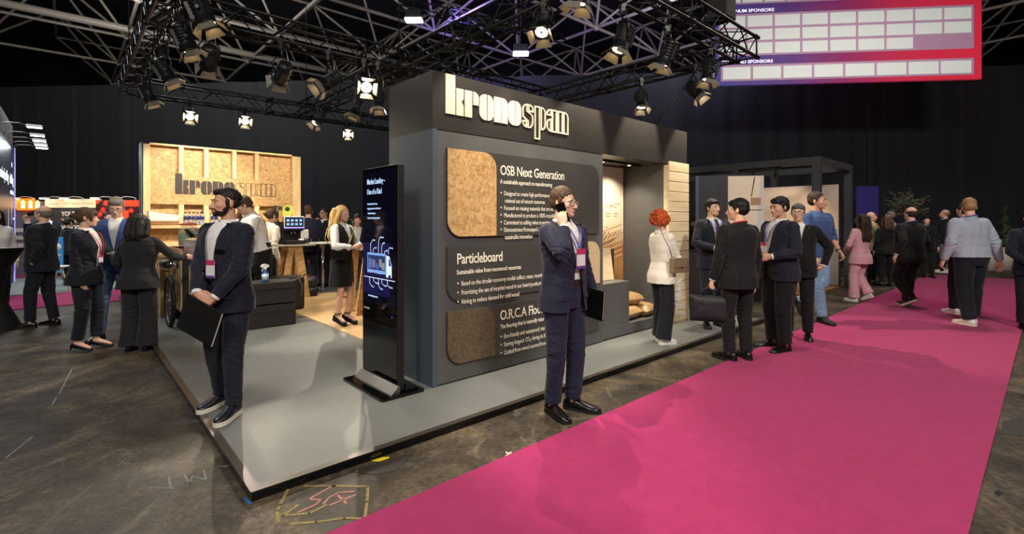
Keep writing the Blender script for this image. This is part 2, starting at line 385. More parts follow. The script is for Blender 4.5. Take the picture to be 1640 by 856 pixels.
# ------------------------------------------------------------------ magenta aisle carpets
M_CARP = mat('magenta needle felt', (165, 44, 98), .95, var=(9, .10), bump=(240, .35), spec=.15, sheen=.1)
vL, vR = uv(G(1000, 650.5))[1], uv(G(1590, 700))[1]
def carpet(name, u0, u1, v0, v1, label, z=.012):
    t = MB().box(u0, u1, v0, v1, 0.001, z).build(name, M_CARP, None, (CX, CY, 0), (0, 0, A)); return tag(t, label, 'carpet', kind='structure')
aL = uv(G(700, 785))[1]; aM = uv(G(1100, 606))[1]
vL = (aL + aM) / 2; vR = (uv(G(1545, 856))[1] + uv(G(1628, 575))[1]) / 2
carpet('aisle_carpet', -2, 17.3, vR, vL, 'wide magenta carpet running up the aisle past the stand')
carpet('cross_carpet', 14.6, 17.2, vR - 9, vR - .01, 'magenta carpet crossing the far end of the aisle', .011)
b0 = uv(G(21, 497))[1]; b1 = uv(G(19, 476))[1]
carpet('rear_carpet', -9, 22, b0, b0 + 2.1, 'magenta carpet strip behind the coffee bar')
carpet('far_carpet', -9, 16, b0 + 6.2, b0 + 8.2, 'far magenta carpet strip under the left hand booths')
lf = MB().box(-9, 3.2, b0 + 2.15, b0 + 6.15, .001, .03).build('booth_flooring', mat('pale grey flooring', (150, 160, 158), .45, var=(4, .06)), None, (CX, CY, 0), (0, 0, A))
tag(lf, 'pale grey flooring under the booths at far left', 'flooring', kind='structure')
# ------------------------------------------------------------------ the platform
ZP = .05
M_VIN = mat('slate grey vinyl', (106, 109, 107), .5, var=(1.6, .10), bump=(70, .06), spec=.45)
pf = sthing('stand_platform', 'low grey vinyl covered platform with black edge under the display stand', 'platform', 0, 0)
MB().box(.03, 6.95, .03, 9.3, 0, ZP).build('deck', M_VIN, pf)
MB().box(0, 7, 0, .03, 0, ZP + .001).build('edge_skirt', M_GBLK, pf); MB().box(0, .03, .03, 9.3, 0, ZP + .001).build('edge_skirt', M_GBLK, pf); MB().box(6.95, 6.98, .03, 9.3, 0, ZP + .001).build('edge_skirt', M_GBLK, pf)
M_EDGE = mat('brown black edge profile', (74, 66, 60), .35, .3)
MB().box(-.004, 7.0, -.004, .045, ZP + .001, ZP + .005).build('edge_profile', M_EDGE, pf); MB().box(-.004, .045, .045, 9.3, ZP + .001, ZP + .005).build('edge_profile', M_EDGE, pf)
wf = MB().box(1.94, 6.4, 2.7, 6.95, ZP + .001, ZP + .013).build('timber_flooring', M_LAM, None, (CX, CY, 0), (0, 0, A))
tag(wf, 'light timber laminate floor laid on the platform behind the display wall', 'flooring', kind='structure')
# ------------------------------------------------------------------ main display wall
DW = 1.62, 6.04; V0, V1 = .745, 1.52; ZH = 2.31; ZT = 2.82
dw = sthing('display_wall', 'tall charcoal display wall with cream logo, board samples and a lit niche', 'display wall', 1.62, V0, ZP)
u_ = lambda q: q - 1.62
MB().box(0, u_(6.04), 0, V1 - V0, ZH - ZP, ZT - ZP).build('header', M_HEAD, dw)
MB().box(0, .05, 0, .05, 0, ZH - ZP).box(0, .012, .05, V1 - V0, 0, ZH - ZP).build('side_panel', M_SIDE, dw)
MB().box(0.0121, u_(4.03), .06, V1 - V0, 0, ZH - ZP - .001).build('wall_core', M_BLK, dw)
MB().box(.05, u_(4.03), .004, .06, .012, ZH - ZP - .006).build('front_panel', M_WALL, dw)
MB().box(.052, u_(6.04) , .02, .05, 0, .012).build('plinth_strip', M_GBLK, dw)
# niche: right side wall, back wall, low box, ledge
MB().box(u_(5.48), u_(6.04), .05, V1 - V0, .0, ZH - ZP - .001).build('niche_side', M_WALL, dw)
MB().box(u_(4.031), u_(5.479), .72, V1 - V0, .0, ZH - ZP - .001).build('niche_back', M_WALL, dw)
MB().box(u_(4.032), u_(5.478), .03, .719, .0, .14).build('niche_ledge', M_WALL, dw)
MB().box(u_(4.033), u_(4.62), .035, .40, .141, .685).build('niche_box', M_WALL, dw)
def poster_mat():
    m = bpy.data.materials.new('timber hall print'); m.use_nodes = True; nt = m.node_tree; b = nt.nodes['Principled BSDF']
    tc = nt.nodes.new('ShaderNodeTexCoord'); sx = nt.nodes.new('ShaderNodeSeparateXYZ'); nt.links.new(tc.outputs['Object'], sx.inputs[0])
    r = nt.nodes.new('ShaderNodeMapRange'); r.inputs[1].default_value = .2; r.inputs[2].default_value = 2.25; nt.links.new(sx.outputs[2], r.inputs[0])
    c = ramp(nt, r.outputs[0], [(.0, (120, 84, 50)), (.30, (196, 146, 84)), (.42, (172, 116, 64)), (.55, (240, 222, 190)), (1, (244, 232, 208))])
    nt.links.new(c, b.inputs['Base Color']); b.inputs['Roughness'].default_value = .6; return m
MPO = poster_mat()
po = MB().box(u_(4.3), u_(5.46), .712, .719, .15, ZH - ZP - .01).build('poster', MPO, dw)
pm = MB()
M_RAFT = mat('brown rafters print', (118, 70, 34), .6); M_RAFL = mat('light rafters print', (226, 186, 128), .6)
for i in range(9):
    a = 2.72 + .09 * i; pm.prism([(a, .72 + .05 * i), (a + .02, .72 + .05 * i), (a + .42, 1.30 - .0 * i), (a + .40, 1.30)], .7105, .7119)
pm.build('rafters', M_RAFT, po)
pm = MB()
for i in range(7):
    z = .72 + .075 * i; pm.prism([(2.72, z), (2.72, z + .022), (3.80, z + .25), (3.80, z + .228)], .709, .7104)
pm.build('beams', M_RAFL, po)
MB().box(3.52, 3.60, .707, .7088, .2, 1.05).prism([(3.36, .2), (3.41, .2), (3.56, .85), (3.53, .85)], .707, .7088).build('post', mat('dark posts print', (74, 48, 28), .6), po)
M_SMTXT = mat('brown print', (96, 76, 56), .6)
for (t, x, z, s) in (('GLUE TIMBER', 3.40, 1.66, .05), ('SELECTED WOOD', 3.60, 1.70, .032), ('PALLETS', 3.60, 1.65, .032), ('for structural use', 3.40, 1.56, .03), ('and large spans', 3.40, 1.52, .03), ('certified timber', 3.60, 1.56, .026), ('from forests', 3.60, 1.52, .026), ('boards', 3.40, 1.36, .03)):
    text('caption', t, s, M_SMTXT, po, (x, .7115, z), sx=.62)
# timber tower of stacked planks
MB().box(u_(5.48) + .0, u_(6.04), -.02, .049, .0, 2.245).build('timber_panel', M_SPRUCE, dw)
tp = MB(); k = 0
z = .03
while z < 2.2:
    tp.box(u_(5.48), u_(6.04), -.034, -.0201, z, z + .133, .004); z += .142
tpo = tp.build('plank_cladding', M_SPRUCE, dw)
text('sign_lettering', 'TIMBER', .165, mat('white lettering', (238, 236, 228), .5), tpo, (u_(5.80), -.0345, .10), rot=(PI / 2, -PI / 2, 0), sx=.95, bold=.006, ext=.004)
# logo
add_logo(dw, u_(1.75), 2.46 - ZP, (3.39 - 1.75) / 6.70, mat('lit cream letters', (226, 214, 188), .6), -.001, .012, .016)
# info boards on the wall
M_INFO = mat('info board black', (66, 65, 62), .42)
M_ORCA = osb_mat('fine brown fibreboard', (62, 52, 40), (92, 78, 58), (124, 106, 80), 60)
M_MDF = osb_mat('beige particleboard', (190, 164, 126), (206, 180, 140), (218, 196, 160), 90)
def info(u0, u1, z0, z1, tile, tile_m, head, sub, body, tx, hs, bl, side='left'):
    r = .15
    p = MB().prism(rrect(u0, u1, z0, z1, (r, 0, r, 0)), -.022, .003).build('info_board', M_INFO, dw)
    if tile: MB().prism(rrect(tile[0], tile[1], z0 + .004, z1 - .004, (r, 0, r, 0)) if side == 'left' else rrect(tile[0], tile[1], z0, z1 - .004, (0, 0, r, 0)), -.030, -.0225).build('sample_tile', tile_m, p)
    zt = z1 - bl[0]
    text('heading', head, hs, M_TXT, p, (tx, -.0235, zt), sx=.80, bold=.0016, spacing=.95)
    text('subheading', sub, hs * .44, M_TXT, p, (tx, -.0235, zt - bl[1]), sx=.80, bold=.0006, spacing=.95)
    zz = zt - bl[1] - bl[2]
    for l in body:
        if l.startswith('*'): MB().box(tx + .008, tx + .022, -.0235, -.0221, zz + .018, zz + .032).build('bullet', M_TXT, p); l = l[1:]
        text('body_line', l, hs * .455, M_TXT, p, (tx + .05, -.0235, zz), sx=.74, bold=0, spacing=.95); zz -= bl[3] if not l.endswith('~') else bl[3]
z_ = lambda q: q - ZP
info(u_(1.76), u_(3.92), z_(1.36), z_(2.155), (u_(1.76), u_(2.325)), M_OSB, 'OSB Next Generation', 'A sustainable approach to manufacturing',
     ['*Designed to create high-performance products with', ' minimal use of natural resources', '*Focused on reusing materials that are no longer used', '*Manufactured to produce a 100% recyclable product', '*Committed to adding value to society', "*Demonstrates Kronospan's leadership in", ' sustainable innovation'], u_(2.375), .135, (.20, .085, .115, .0715))
info(u_(1.76), u_(3.92), z_(.775), z_(1.272), (u_(3.66), u_(3.93)), M_MDF, 'Particleboard', 'Sustainable value from recovered resources',
     ['*Based on the circular economy model: collect, reuse, recycle', '*Prioritizing the use of recycled wood in our board production', '*Aiming to reduce demand for solid wood'], u_(1.86), .135, (.155, .095, .105, .083), 'right')
info(u_(1.76), u_(3.92), z_(.213), z_(.696), (u_(1.76), u_(2.31)), M_ORCA, 'O.R.C.A Flooring', 'The flooring that is naturally nature-friendly',
     ['*Eco-friendly and waterproof, made with wood', '*Storing biogenic CO\u2082 during its lifetime', '*Crafted from wood sourced from sustainable forests'], u_(2.375), .135, (.155, .085, .10, .08))
# downlight in the niche ceiling
nl = MB().box(u_(4.2), u_(5.3), .30, .36, ZH - ZP - .03, ZH - ZP - .0011).build('niche_downlight', M_BLK, dw); [MB().lathe([(0, 0), (.022, 0), (.022, .003), (0, .003)], 12, (u_(q_), .33, ZH - ZP - .034)).build('light_spot', glow('warm strip', (255, 226, 180), 6), nl) for q_ in (4.45, 5.05)]
ld = bpy.data.lights.new('lamp_light', 'SPOT'); ld.energy = 42; ld.spot_size = R(125); ld.spot_blend = .7; ld.shadow_soft_size = .02; ld.color = (1, .86, .66); [link('lamp_light', ld, nl, (u_(q_), .33, ZH - ZP - .045), (R(12), 0, 0)) for q_ in (4.45, 5.05)]
# loose things in the niche
wb = sthing('wooden_board', 'pale spruce board with a hand slot standing in the niche box', 'board', 4.30, .98, .66)
wb.rotation_euler = (R(-8), 0, A)
b = MB(); b.box(-.25, .27, -.012, .012, .08, .16, 0); b.box(-.25, -.10, -.012, .012, .16, .40).box(.02, .27, -.012, .012, .16, .40).box(-.25, .27, -.012, .012, .44, .50).box(-.25, -.10, -.012, .012, .40, .44).box(.02, .27, -.012, .012, .40, .44).box(-.10, .02, -.012, .012, .16, .40)
b.build('panel', M_SPRUCE, wb)
M_BAG = mat('wood chip bag plastic', (196, 160, 112), .3, var=(22, .22), bump=(16, .5)); M_BAGY = mat('yellow print', (226, 202, 60), .4)
def pillow(mb, c, sx, sy, sz, rz=0.0, n=14):
    vs = []; fs = []
    for s in (1, -1):
        base = len(vs)
        for i in range(n + 1):
            for j in range(n + 1):
                x = -1 + 2 * i / n; y = -1 + 2 * j / n
                h = (max(0, 1 - x ** 4) * max(0, 1 - y ** 4)) ** .5
                wv = .12 * mnoise.noise(Vector((x * 2.3 + c[0] * 9, y * 2.3, s + c[2] * 5)))
                px, py, pz = x * sx * (1 - .05 * h), y * sy * (1 - .05 * h), s * sz * h * (1 + wv)
                vs.append((c[0] + px * math.cos(rz) - py * math.sin(rz), c[1] + px * math.sin(rz) + py * math.cos(rz), c[2] + pz))
        for i in range(n):
            for j in range(n):
                q = (base + i * (n + 1) + j, base + (i + 1) * (n + 1) + j, base + (i + 1) * (n + 1) + j + 1, base + i * (n + 1) + j + 1)
                fs.append(q if s > 0 else q[::-1])
    return mb.add(vs, fs, True)
for (u, v, z, lab, rz) in ((4.86, 1.00, .19 + .085, 'wood chip bag lying lowest at the front left of the niche pile', 0.1), (4.98, 1.07, .19 + .085 + .165, 'wood chip bag with yellow corner on top of the niche pile', -.15), (5.24, .99, .19 + .085, 'wood chip bag lying right of the niche pile nearest the woman', .2)):
    t = sthing('wood_chip_bag', lab, 'bag', u, v, z - .085, 'wood chip bags on the niche ledge', rz)
    pillow(MB(), (0, 0, .085), .175 if u > 5 else .2, .15, .085).build('sack', M_BAG, t)
    if 'yellow' in lab: pillow(MB(), (-.13, -.03, .10), .06, .11, .062).build('label_corner', M_BAGY, t)
# ------------------------------------------------------------------ digital totem
tk = sthing('totem_screen', 'black freestanding digital totem with a lit presentation screen', 'screen', 1.33, 1.10, ZP)
TM = Matrix.Rotation(0, 4, 'Z')
b = MB(); b.prism(rrect(-.20, .20, -.38, .38, (.02,) * 4), 0, .022, plane='xy'); b.build('base_plate', M_GBLK, tk)
MB().prism([(-.10, .022), (-.02, .022), (-.02, .085), (-.035, .085)], -.345, .345).build('base_wedge', M_ALU, tk)
MB().prism([(.035, .022), (.17, .022), (.06, .085), (.035, .085)], -.34, .34).build('rear_wedge', M_GBLK, tk)
bo = MB().box(-.03, .035, -.32, .32, .03, 1.93, .006).build('housing', M_BLK, tk)
MB().box(-.034, -.0301, -.316, .316, .10, 1.925).build('front_glass', mat('black front glass', (10, 10, 12), .04, spec=.6), bo)
sc = MB().box(-.0365, -.0341, -.30, .30, .72, 1.90).build('display', mat('dark screen', (7, 8, 16), .05, emit=.35, ecol=(14, 14, 36)), tk)
TR = (PI / 2, 0, -PI / 2)
M_SCT = glow('screen text white', (170, 200, 236), .95)
def stext(t, y, z, s, sx=.8, b=.0): return text('screen_text', t, s, M_SCT, sc, (-.0370, y, z), rot=TR, sx=sx, bold=b)
stext('Market Leading \u2013', .225, 1.785, .068, .72, .0012); stext('One of a Kind', .225, 1.695, .068, .72, .0012)
for i, t in enumerate(['\u2022 Unmatched product range', '\u2022 Ongoing investment in Product and', '   Design Development', '\u2022 Customer focused and passionate']): stext(t, .225, 1.60 - .042 * i, .025, .7)
stext('www.kronospan.com', .20, .775, .028, .75)
add = MB().box(-.0372, -.0366, -.20, .30, .80, 1.26).build('screen_panel', glow('deep blue panel', (20, 18, 74), .4), sc)
# truck picture
def plate(name, pts, m, x=-.0376): return MB().add([(x, p[0], p[1]) for p in pts], [tuple(range(len(pts)))]).build(name, m, sc, fix=False)
M_TB = glow('truck blue', (120, 160, 220), .9); M_TW = glow('truck white', (196, 214, 236), 1.1)
plate('truck_body', [(.215, .99), (.215, 1.17), (-.13, 1.17), (-.13, .99)], M_TB)
plate('truck_cargo', [(.205, 1.02), (.205, 1.15), (-.12, 1.15), (-.12, 1.02)], glow('truck inside', (40, 52, 100), .8), -.0379)
plate('truck_cab', [(-.14, .97), (-.14, 1.16), (-.20, 1.15), (-.235, 1.07), (-.235, .97)], M_TW, -.0379)
plate('cab_window', [(-.185, 1.07), (-.185, 1.13), (-.205, 1.13), (-.225, 1.07)], glow('cab glass', (20, 40, 120), .5), -.0382)
for i, (y0, y1, z0, z1, c) in enumerate(((.19, .14, 1.03, 1.12, (90, 120, 200)), (.13, .06, 1.04, 1.11, (120, 120, 130)), (.05, .0, 1.03, 1.08, (60, 100, 210)), (-.01, -.06, 1.05, 1.12, (150, 140, 130)), (-.06, -.11, 1.03, 1.09, (140, 150, 170)))):
    plate('truck_load', [(y0, z0), (y0, z1), (y1, z1), (y1, z0)], glow('load %d' % i, c, .6), -.0382)
for y in (.10, .05, -.10, -.20): MB().add([(-.0383, y + .022 * math.cos(t * PI / 8), .975 + .022 * math.sin(t * PI / 8)) for t in range(16)], [tuple(range(16))]).build('truck_wheel', glow('tyre', (30, 34, 60), .4), sc, fix=False)
plate('road_line', [(.29, .945), (.29, .951), (-.29, .951), (-.29, .945)], M_TW)
lm = MB()
for (y, z0, z1, y2, t) in ((.15, 1.17, 1.33, .11, 'Panels'), (.10, 1.17, 1.235, .07, 'OSB'), (-.0, 1.17, 1.37, -.03, 'Melamine'), (-.06, 1.17, 1.30, -.08, 'MDF'), (-.11, 1.17, 1.21, -.13, 'HDF'), (-.18, 1.17, 1.25, -.2, 'Flooring'), (.17, .95, .84 + .0, .13, 'Doors'), (.09, .95, .89, .06, 'Worktops'), (.0, .95, .83, -.03, 'Timber'), (-.06, .95, .88, -.09, 'Compact'), (-.16, .95, .87, -.19, 'Furniture')):
    z1 = z0 + (z1 - z0) * .72
    lm.tube([(-.0385, y, z0), (-.0385, y, z0 + (z1 - z0) * .7), (-.0385, y2, z1)], .0016, 4)
    text('screen_text', t, .020, M_SCT, sc, (-.0385, y2 - .004, z1 - .008), rot=TR, sx=.8)
lm.build('callout_lines', M_TW, sc)
text('maker_mark', 'kronospan', .03, M_WHT, tk, (-.0345, .285, .655), rot=TR, sx=.8)
MB().ball((-.0345, -.235, .64), .004, sub=1).build('power_light', glow('blue led', (40, 70, 255), 6), tk)
# ------------------------------------------------------------------ lighting rig
ZB, ZTOP = 4.0, 4.3
M_TRUSS = mat('black truss tube', (26, 25, 25), .38, .4)
def truss(name, label, a, b, across, group='black box trusses of the lighting rig'):
    """box truss from a to b (stand u,v), width .3 in direction across"""
    p = S(*a, ZB); q = S(*b, ZB); d = (q - p); L = d.length
    t = thing(name, label, 'truss', p, math.atan2(d.y, d.x), group)
    w = .3 * across; r = .024
    for y, z in ((0, 0), (w, 0), (0, .3), (w, .3)): MB().tube([(0, y, z), (L, y, z)], r, 8).build('chord', M_TRUSS, t)
    mb = MB(); n = int(L / .3); s = L / n
    for i in range(n):
        x0, x1 = i * s, (i + 1) * s; f = i % 2
        for y in (0, w): mb.tube([(x0, y, 0 if f else .3), (x1, y, .3 if f else 0)], .010, 5, False)
        for z in (0, .3): mb.tube([(x0, 0 if f else w, z), (x1, w if f else 0, z)], .010, 5, False)
    for x in [0, L] + [2.33 * k for k in range(1, int(L / 2.33) + 1) if 2.33 * k < L - .3]:
        for y, z, y2, z2 in ((0, 0, w, 0), (0, .3, w, .3), (0, 0, 0, .3), (w, 0, w, .3)): mb.tube([(x, y, z), (x, y2, z2)], .014, 6)
        for y, z in ((0, 0), (w, 0), (0, .3), (w, .3)): mb.tube([(x - .06, y, z), (x + .06, y, z)], .034, 8)
    mb.build('bracing', M_TRUSS, t)
    cb = MB(); pts = [(L * i / 24, w * .5 + .05 * math.sin(i * 1.7), .02 + .03 * abs(math.sin(i * .9))) for i in range(25)]
    cb.tube(pts, .012, 5); cb.tube([(x, y + .04, z + .015) for x, y, z in pts], .009, 5); cb.build('cable', M_MBLK, t)
    return t
truss('lighting_truss', 'black box truss above the left edge of the platform', (0, .13), (0, 9.35), -1)
truss('lighting_truss', 'black box truss at the back of the rig over the coffee bar', (.35, 9.05), (6.65, 9.05), 1)
truss('lighting_truss', 'black box truss crossing the middle of the rig behind the logo header', (.35, 4.25), (6.65, 4.25), 1)
truss('lighting_truss', 'black box truss running front to back over the middle of the stand', (3.3, .48), (3.3, 9.0), -1)
truss('lighting_truss', 'black box truss along the front of the rig, its end before the sponsor board', (.35, .13), (7.0, .13), 1)
truss('lighting_truss', 'black box truss above the right end of the stand with the spot over the planks', (6.7, .48), (6.7, 9.3), -1)
# hanging points up to the roof
for i, (u, v) in enumerate(((0.15, 9.2), (3.45, 9.0), (.15, 4.4), (3.45, 4.6))):
    q = S(u, v, 0)
    t = tag(MB().tube([(q.x, q.y, ZTOP), (q.x, q.y, 8.9)], .008, 6).build('hoist_cable', M_BLK), ['thin hoist cable above the rear left corner of the rig', 'thin hoist cable above the rear middle of the rig', 'thin hoist cable above the middle of the left truss', 'thin hoist cable at the centre crossing of the rig'][i], 'cable', 'hoist cables of the rig')
M_LAMP = mat('lamp housing black', (30, 31, 33), .4, .3); M_FLAP = mat('barn door', (128, 120, 104), .45, .2)
M_LENS = glow('lit lens', (255, 226, 176), 22); M_LENS2 = glow('bright lens', (255, 236, 204), 55)
def basis(d):
    d = Vector(d).normalized(); q = d.to_track_quat('-Z', 'Y'); return q.to_matrix().to_4x4()
def spot(name, label, hang, body, aim, k=1.0, lit=1.0, power=260, cone=46, flaps=(1, 1, 1, 1), lens=None, kind='fresnel', color=(1, .87, .69), group='stage spotlights on the rig', clamp=True):
    """hang: clamp point on the truss chord, body: centre of the can, aim: point it lights"""
    hang, body, aim = Vector(hang), Vector(body), Vector(aim)
    t = thing(name, label, 'spotlight', hang, 0, group); o = hang
    d = (aim - body).normalized(); B = Matrix.Translation(body - o) @ basis(d)
    r = .085 * k; L = .30 * k
    # can: axis +z is the back, lens at -z
    ribs = [(0, L * .55), (r * .55, L * .55), (r * .95, L * .46)]
    for i in range(5): z = L * (.40 - .11 * i); ribs += [(r * 1.0, z), (r * 1.0, z - L * .055), (r * .93, z - L * .06), (r * .93, z - L * .105)]
    ribs += [(r * 1.0, -L * .17), (r * 1.0, -L * .40), (r * 1.08, -L * .40), (r * 1.08, -L * .47), (r * .9, -L * .47), (r * .9, -L * .42)]
    bd = MB().lathe(ribs, 20, M=B).build('lamp_body', M_LAMP, t)
    MB().lathe([(0, -L * .415), (r * .5, -L * .43), (r * .89, -L * .415)][::-1], 20, M=B).build('lens', lens or M_LENS, bd)
    MB().box(-r * .45, r * .45, -r * 1.25, -r * .8, -L * .2, L * .35, M=B).build('gear_box', M_LAMP, bd)
    for i, a in enumerate((0, 90, 180, 270)):
        if not flaps[i]: continue
        Mx = B @ Matrix.Rotation(R(a), 4, 'Z') @ Matrix.Translation((0, r * .98, -L * .47)) @ Matrix.Rotation(R(38 if i % 2 == 0 else 30), 4, 'X')
        w1, w2, h = r * .72, r * 1.05, r * .98
        MB().prism([(-w1, 0), (w1, 0), (w2, -h), (-w2, -h)], -.003, .003, M=Mx).build('barn_door', M_FLAP, t)
    # yoke
    xa = (B.to_3x3() @ Vector((1, 0, 0))); bc = body - o; top = Vector((0, 0, -.10 * k)) if clamp else Vector((0, 0, 0))
    up = (top - bc); up = up - xa * up.dot(xa); up.normalize()
    yk = MB(); e = r * 1.2
    yk.tube([bc + xa * e, bc + xa * e + up * r * 1.5, bc + up * r * 2.1 + xa * e * .6, bc + up * r * 2.2, bc + up * r * 2.1 - xa * e * .6, bc - xa * e + up * r * 1.5, bc - xa * e], .010 * k, 6)
    yk.tube([bc + xa * r * .9, bc + xa * e * 1.15], .018 * k, 8).tube([bc - xa * r * .9, bc - xa * e * 1.15], .018 * k, 8)
    yk.tube([bc + up * r * 2.15, top], .014 * k, 6); yk.build('yoke', M_LAMP, t)
    cl = MB(); cl.box(-.022, .022, -.045, .045, -.10 * k, -.03); cl.tube([(0, -.05, 0), (0, .05, 0)], .040, 10); cl.tube([(.0, .0, -.05), (.06, 0, -.05)], .012, 6); cl.build('clamp', M_LAMP, t)
    sf = MB(); m = (top + bc) / 2 + Vector((.08, .02, 0)); sf.tube([Vector((0.03, 0, 0)), m, bc + up * r], .005, 5); sf.build('safety_wire', M_ALU, t)
    if lit and power:
        ld = bpy.data.lights.new('lamp_light', 'SPOT'); ld.energy = power * 1.5 * SPOT; ld.color = color; ld.spot_size = R(cone); ld.spot_blend = .45; ld.shadow_soft_size = .012
        lo = link('lamp_light', ld, t); lo.matrix_local = Matrix.Translation(body - o + d * (L * .5)) @ basis(d)
    return t
def onpix(px, py, z):  # point of height z seen at a pixel
    Y = F * (z - CZ) / (HY - py); return Vector(((px - HX) / F * Y, Y, z))
AIMS = {'a': (.42, .10, -1), 'b': (.50, .35, -1), 'c': (.34, .25, -1)}
def rigspot(label, px, py, chord, aim, **kw):
    """can centre seen at px,py, hung from a chord line: ('u',u) or ('v',v)"""
    ax, c = chord
    # keep the pixel column, put the lamp just under the chord
    if ax == 'u': u = c; v = Vat(px, u)
    else: v = c; u = Uat(px, v)
    h = S(u, v, ZB - .024); Y = h.y; bz = CZ - (py - HY) / F * Y
    body = Vector((h.x, h.y, min(bz, ZB - .24)))
    return spot('spotlight', label, h + Vector((0, 0, 0)), body, aim if not isinstance(aim, str) else body + Vector(AIMS[aim]), **kw)
logo_aim = lambda u, z=2.2: S(u, .74, z)
# left truss (seen in a row going away)
rigspot('topmost stage spotlight on the left truss, cut by the frame', 323, 18, ('u', .30), 'a', k=1.12, power=220)
rigspot('second stage spotlight down the left truss', 296, 62, ('u', .30), 'c', k=1.12, power=300)
rigspot('third stage spotlight down the left truss, two flaps open', 264, 114, ('u', .30), 'b', k=1.12, power=260)
rigspot('last stage spotlight at the far end of the left truss', 237, 150, ('u', .30), 'c', k=1.12, power=200)
# back truss
rigspot('lit spotlight on the back truss above the left half of the bar', 303, 184, ('v', 9.05), S(.9, 2.6, .4), k=1.05, lens=M_LENS2, power=300)
rigspot('lit spotlight on the back truss above the right half of the bar', 391, 192, ('v', 9.05), S(1.5, 2.0, .4), k=1.05, lens=M_LENS2, power=260)
# middle truss
rigspot('black moving lamp hanging near the left end of the middle truss', 335, 92, ('v', 4.25), S(.9, 7.3, 1.6), k=1.1, power=250)
rigspot('spotlight hanging alone below the middle truss over the bar logo', 452, 117, ('v', 4.25), S(1.5, 7.3, 2.2), k=1.15, power=260, cone=56)
rigspot('spotlight tilted to the left below the middle truss', 527, 131, ('v', 4.25), S(-1.6, 4.4, .8), k=1.2, power=260)
rigspot('glaring spotlight below the truss crossing that shines at the viewer', 584, 137, ('v', 4.25), S(1.05, -2.0, .6), k=1.15, lens=glow('glaring lens', (255, 236, 200), 120), power=280, cone=60)
rigspot('spotlight close to the top left corner of the display wall', 606, 160, ('v', 4.25), S(2.6, 3.8, .0), k=1.0, power=160)
rigspot('spotlight half hidden behind the top edge of the logo header', 760, 106, ('v', 4.25), S(4.6, 2.8, 0), k=1.1, power=160)
# middle length truss
rigspot('spotlight on the middle truss run, above the bar, flaps wide', 571, 172, ('u', 3.3), S(2.2, 6.5, .3), k=1.1, power=200)
rigspot('spotlight low over the far end of the middle truss run', 510, 190, ('u', 3.3), S(1.6, 7.3, 1.2), k=1.1, power=170)
rigspot('small lit spotlight lowest under the rear truss', 556, 214, ('v', 9.05), S(1.8, -.2, .5), k=1.0, lens=M_LENS2, power=220)
rigspot('spotlight hanging top centre left of the purple floodlight gap', 870, 22, ('u', 3.3), S(2.5, .6, 2.2), k=1.1, power=190, cone=55)
# front truss
rigspot('spotlight with two round flaps above the word end of the header', 997, 62, ('v', .43), logo_aim(3.2, 1.2), k=1.15, power=130, cone=62)
rigspot('spotlight left of the sponsor board under the front truss', 1068, 86, ('v', .43), S(4.7, 1.3, 1.5), k=1.1, power=200, cone=60)
rigspot('rightmost spotlight hanging by the corner of the sponsor board', 1136, 112, ('v', .43), S(5.75, .70, 1.0), k=1.1, power=180, cone=55)
rigspot('lit spotlight below the right truss pointing down at the aisle', 1113, 144, ('u', 6.7), S(7.2, -1.5, 0), k=1.05, lens=M_LENS2, power=260)
rigspot('spotlight alone under the right truss above the planks', 1027, 160, ('u', 6.7), S(6.2, 1.4, 1.0), k=1.1, lens=M_LENS2, power=220)
# lamps of the front truss that hang out of frame, above the viewer
for i, (u, aim, pw) in enumerate(((.9, S(3.0, -.9, .3), 240), (2.2, S(2.1, .745, 1.5), 85), (2.9, S(2.7, .745, 1.4), 75))):
    h = S(u, .13, ZB - .024); spot('spotlight', ['spotlight out of frame over the corner of the platform', 'spotlight out of frame over the start of the logo', 'spotlight out of frame over the middle of the logo'][i], h, h + Vector((0, 0, -.25)), aim, k=1.1, power=pw, cone=66)
# black drive box hung at the end of the front truss
bx = sthing('dimmer_box', 'black control box hung above the front truss at the board corner', 'control box', 6.15, .28, 4.33)
MB().box(-.16, .16, -.14, .14, .03, .62, .012).build('case', M_MBLK, bx); MB().box(-.05, .05, -.04, .04, -.0, .03).tube([(0, 0, .62), (0, 0, 1.4)], .02, 6).build('hanger', M_BLK, bx)
MB().box(-.34, .34, -.3, .3, .63, .68, .01).build('lid_plate', M_MBLK, bx)
# steel stay from truss to the wall top
q0, q1 = S(6.42, .62, 4.0), S(5.6, 1.1, 2.83)
tag(MB().tube([q0, (q0 + q1) / 2 + Vector((0, 0, -.03)), q1], .017, 8).build('support_cable', M_BLK), 'thick black cable running from the front truss down to the wall top', 'cable')
# small hall floodlights
M_FLD = glow('flood face', (226, 214, 255), 22)
for (px, py, z, lab) in ((663, 30, 8.3, 'square hall floodlight glowing violet white, higher of the two'), (834, 84, 7.6, 'square hall floodlight glowing violet white, lower one above the header')):
    q = onpix(px, py, z); t = thing('floodlight', lab, 'floodlight', q, 0, 'violet white hall floodlights')
    MB().box(-.26, .26, -.12, .12, 0, .28, .02).build('housing', M_BLK, t); MB().box(-.28, .28, -.16, .12, -.10, -.01, .015).build('face', M_FLD, t); MB().tube([(0, 0, .28), (0, 0, 12.15 - z)], .02, 6).build('hanger', M_BLK, t)
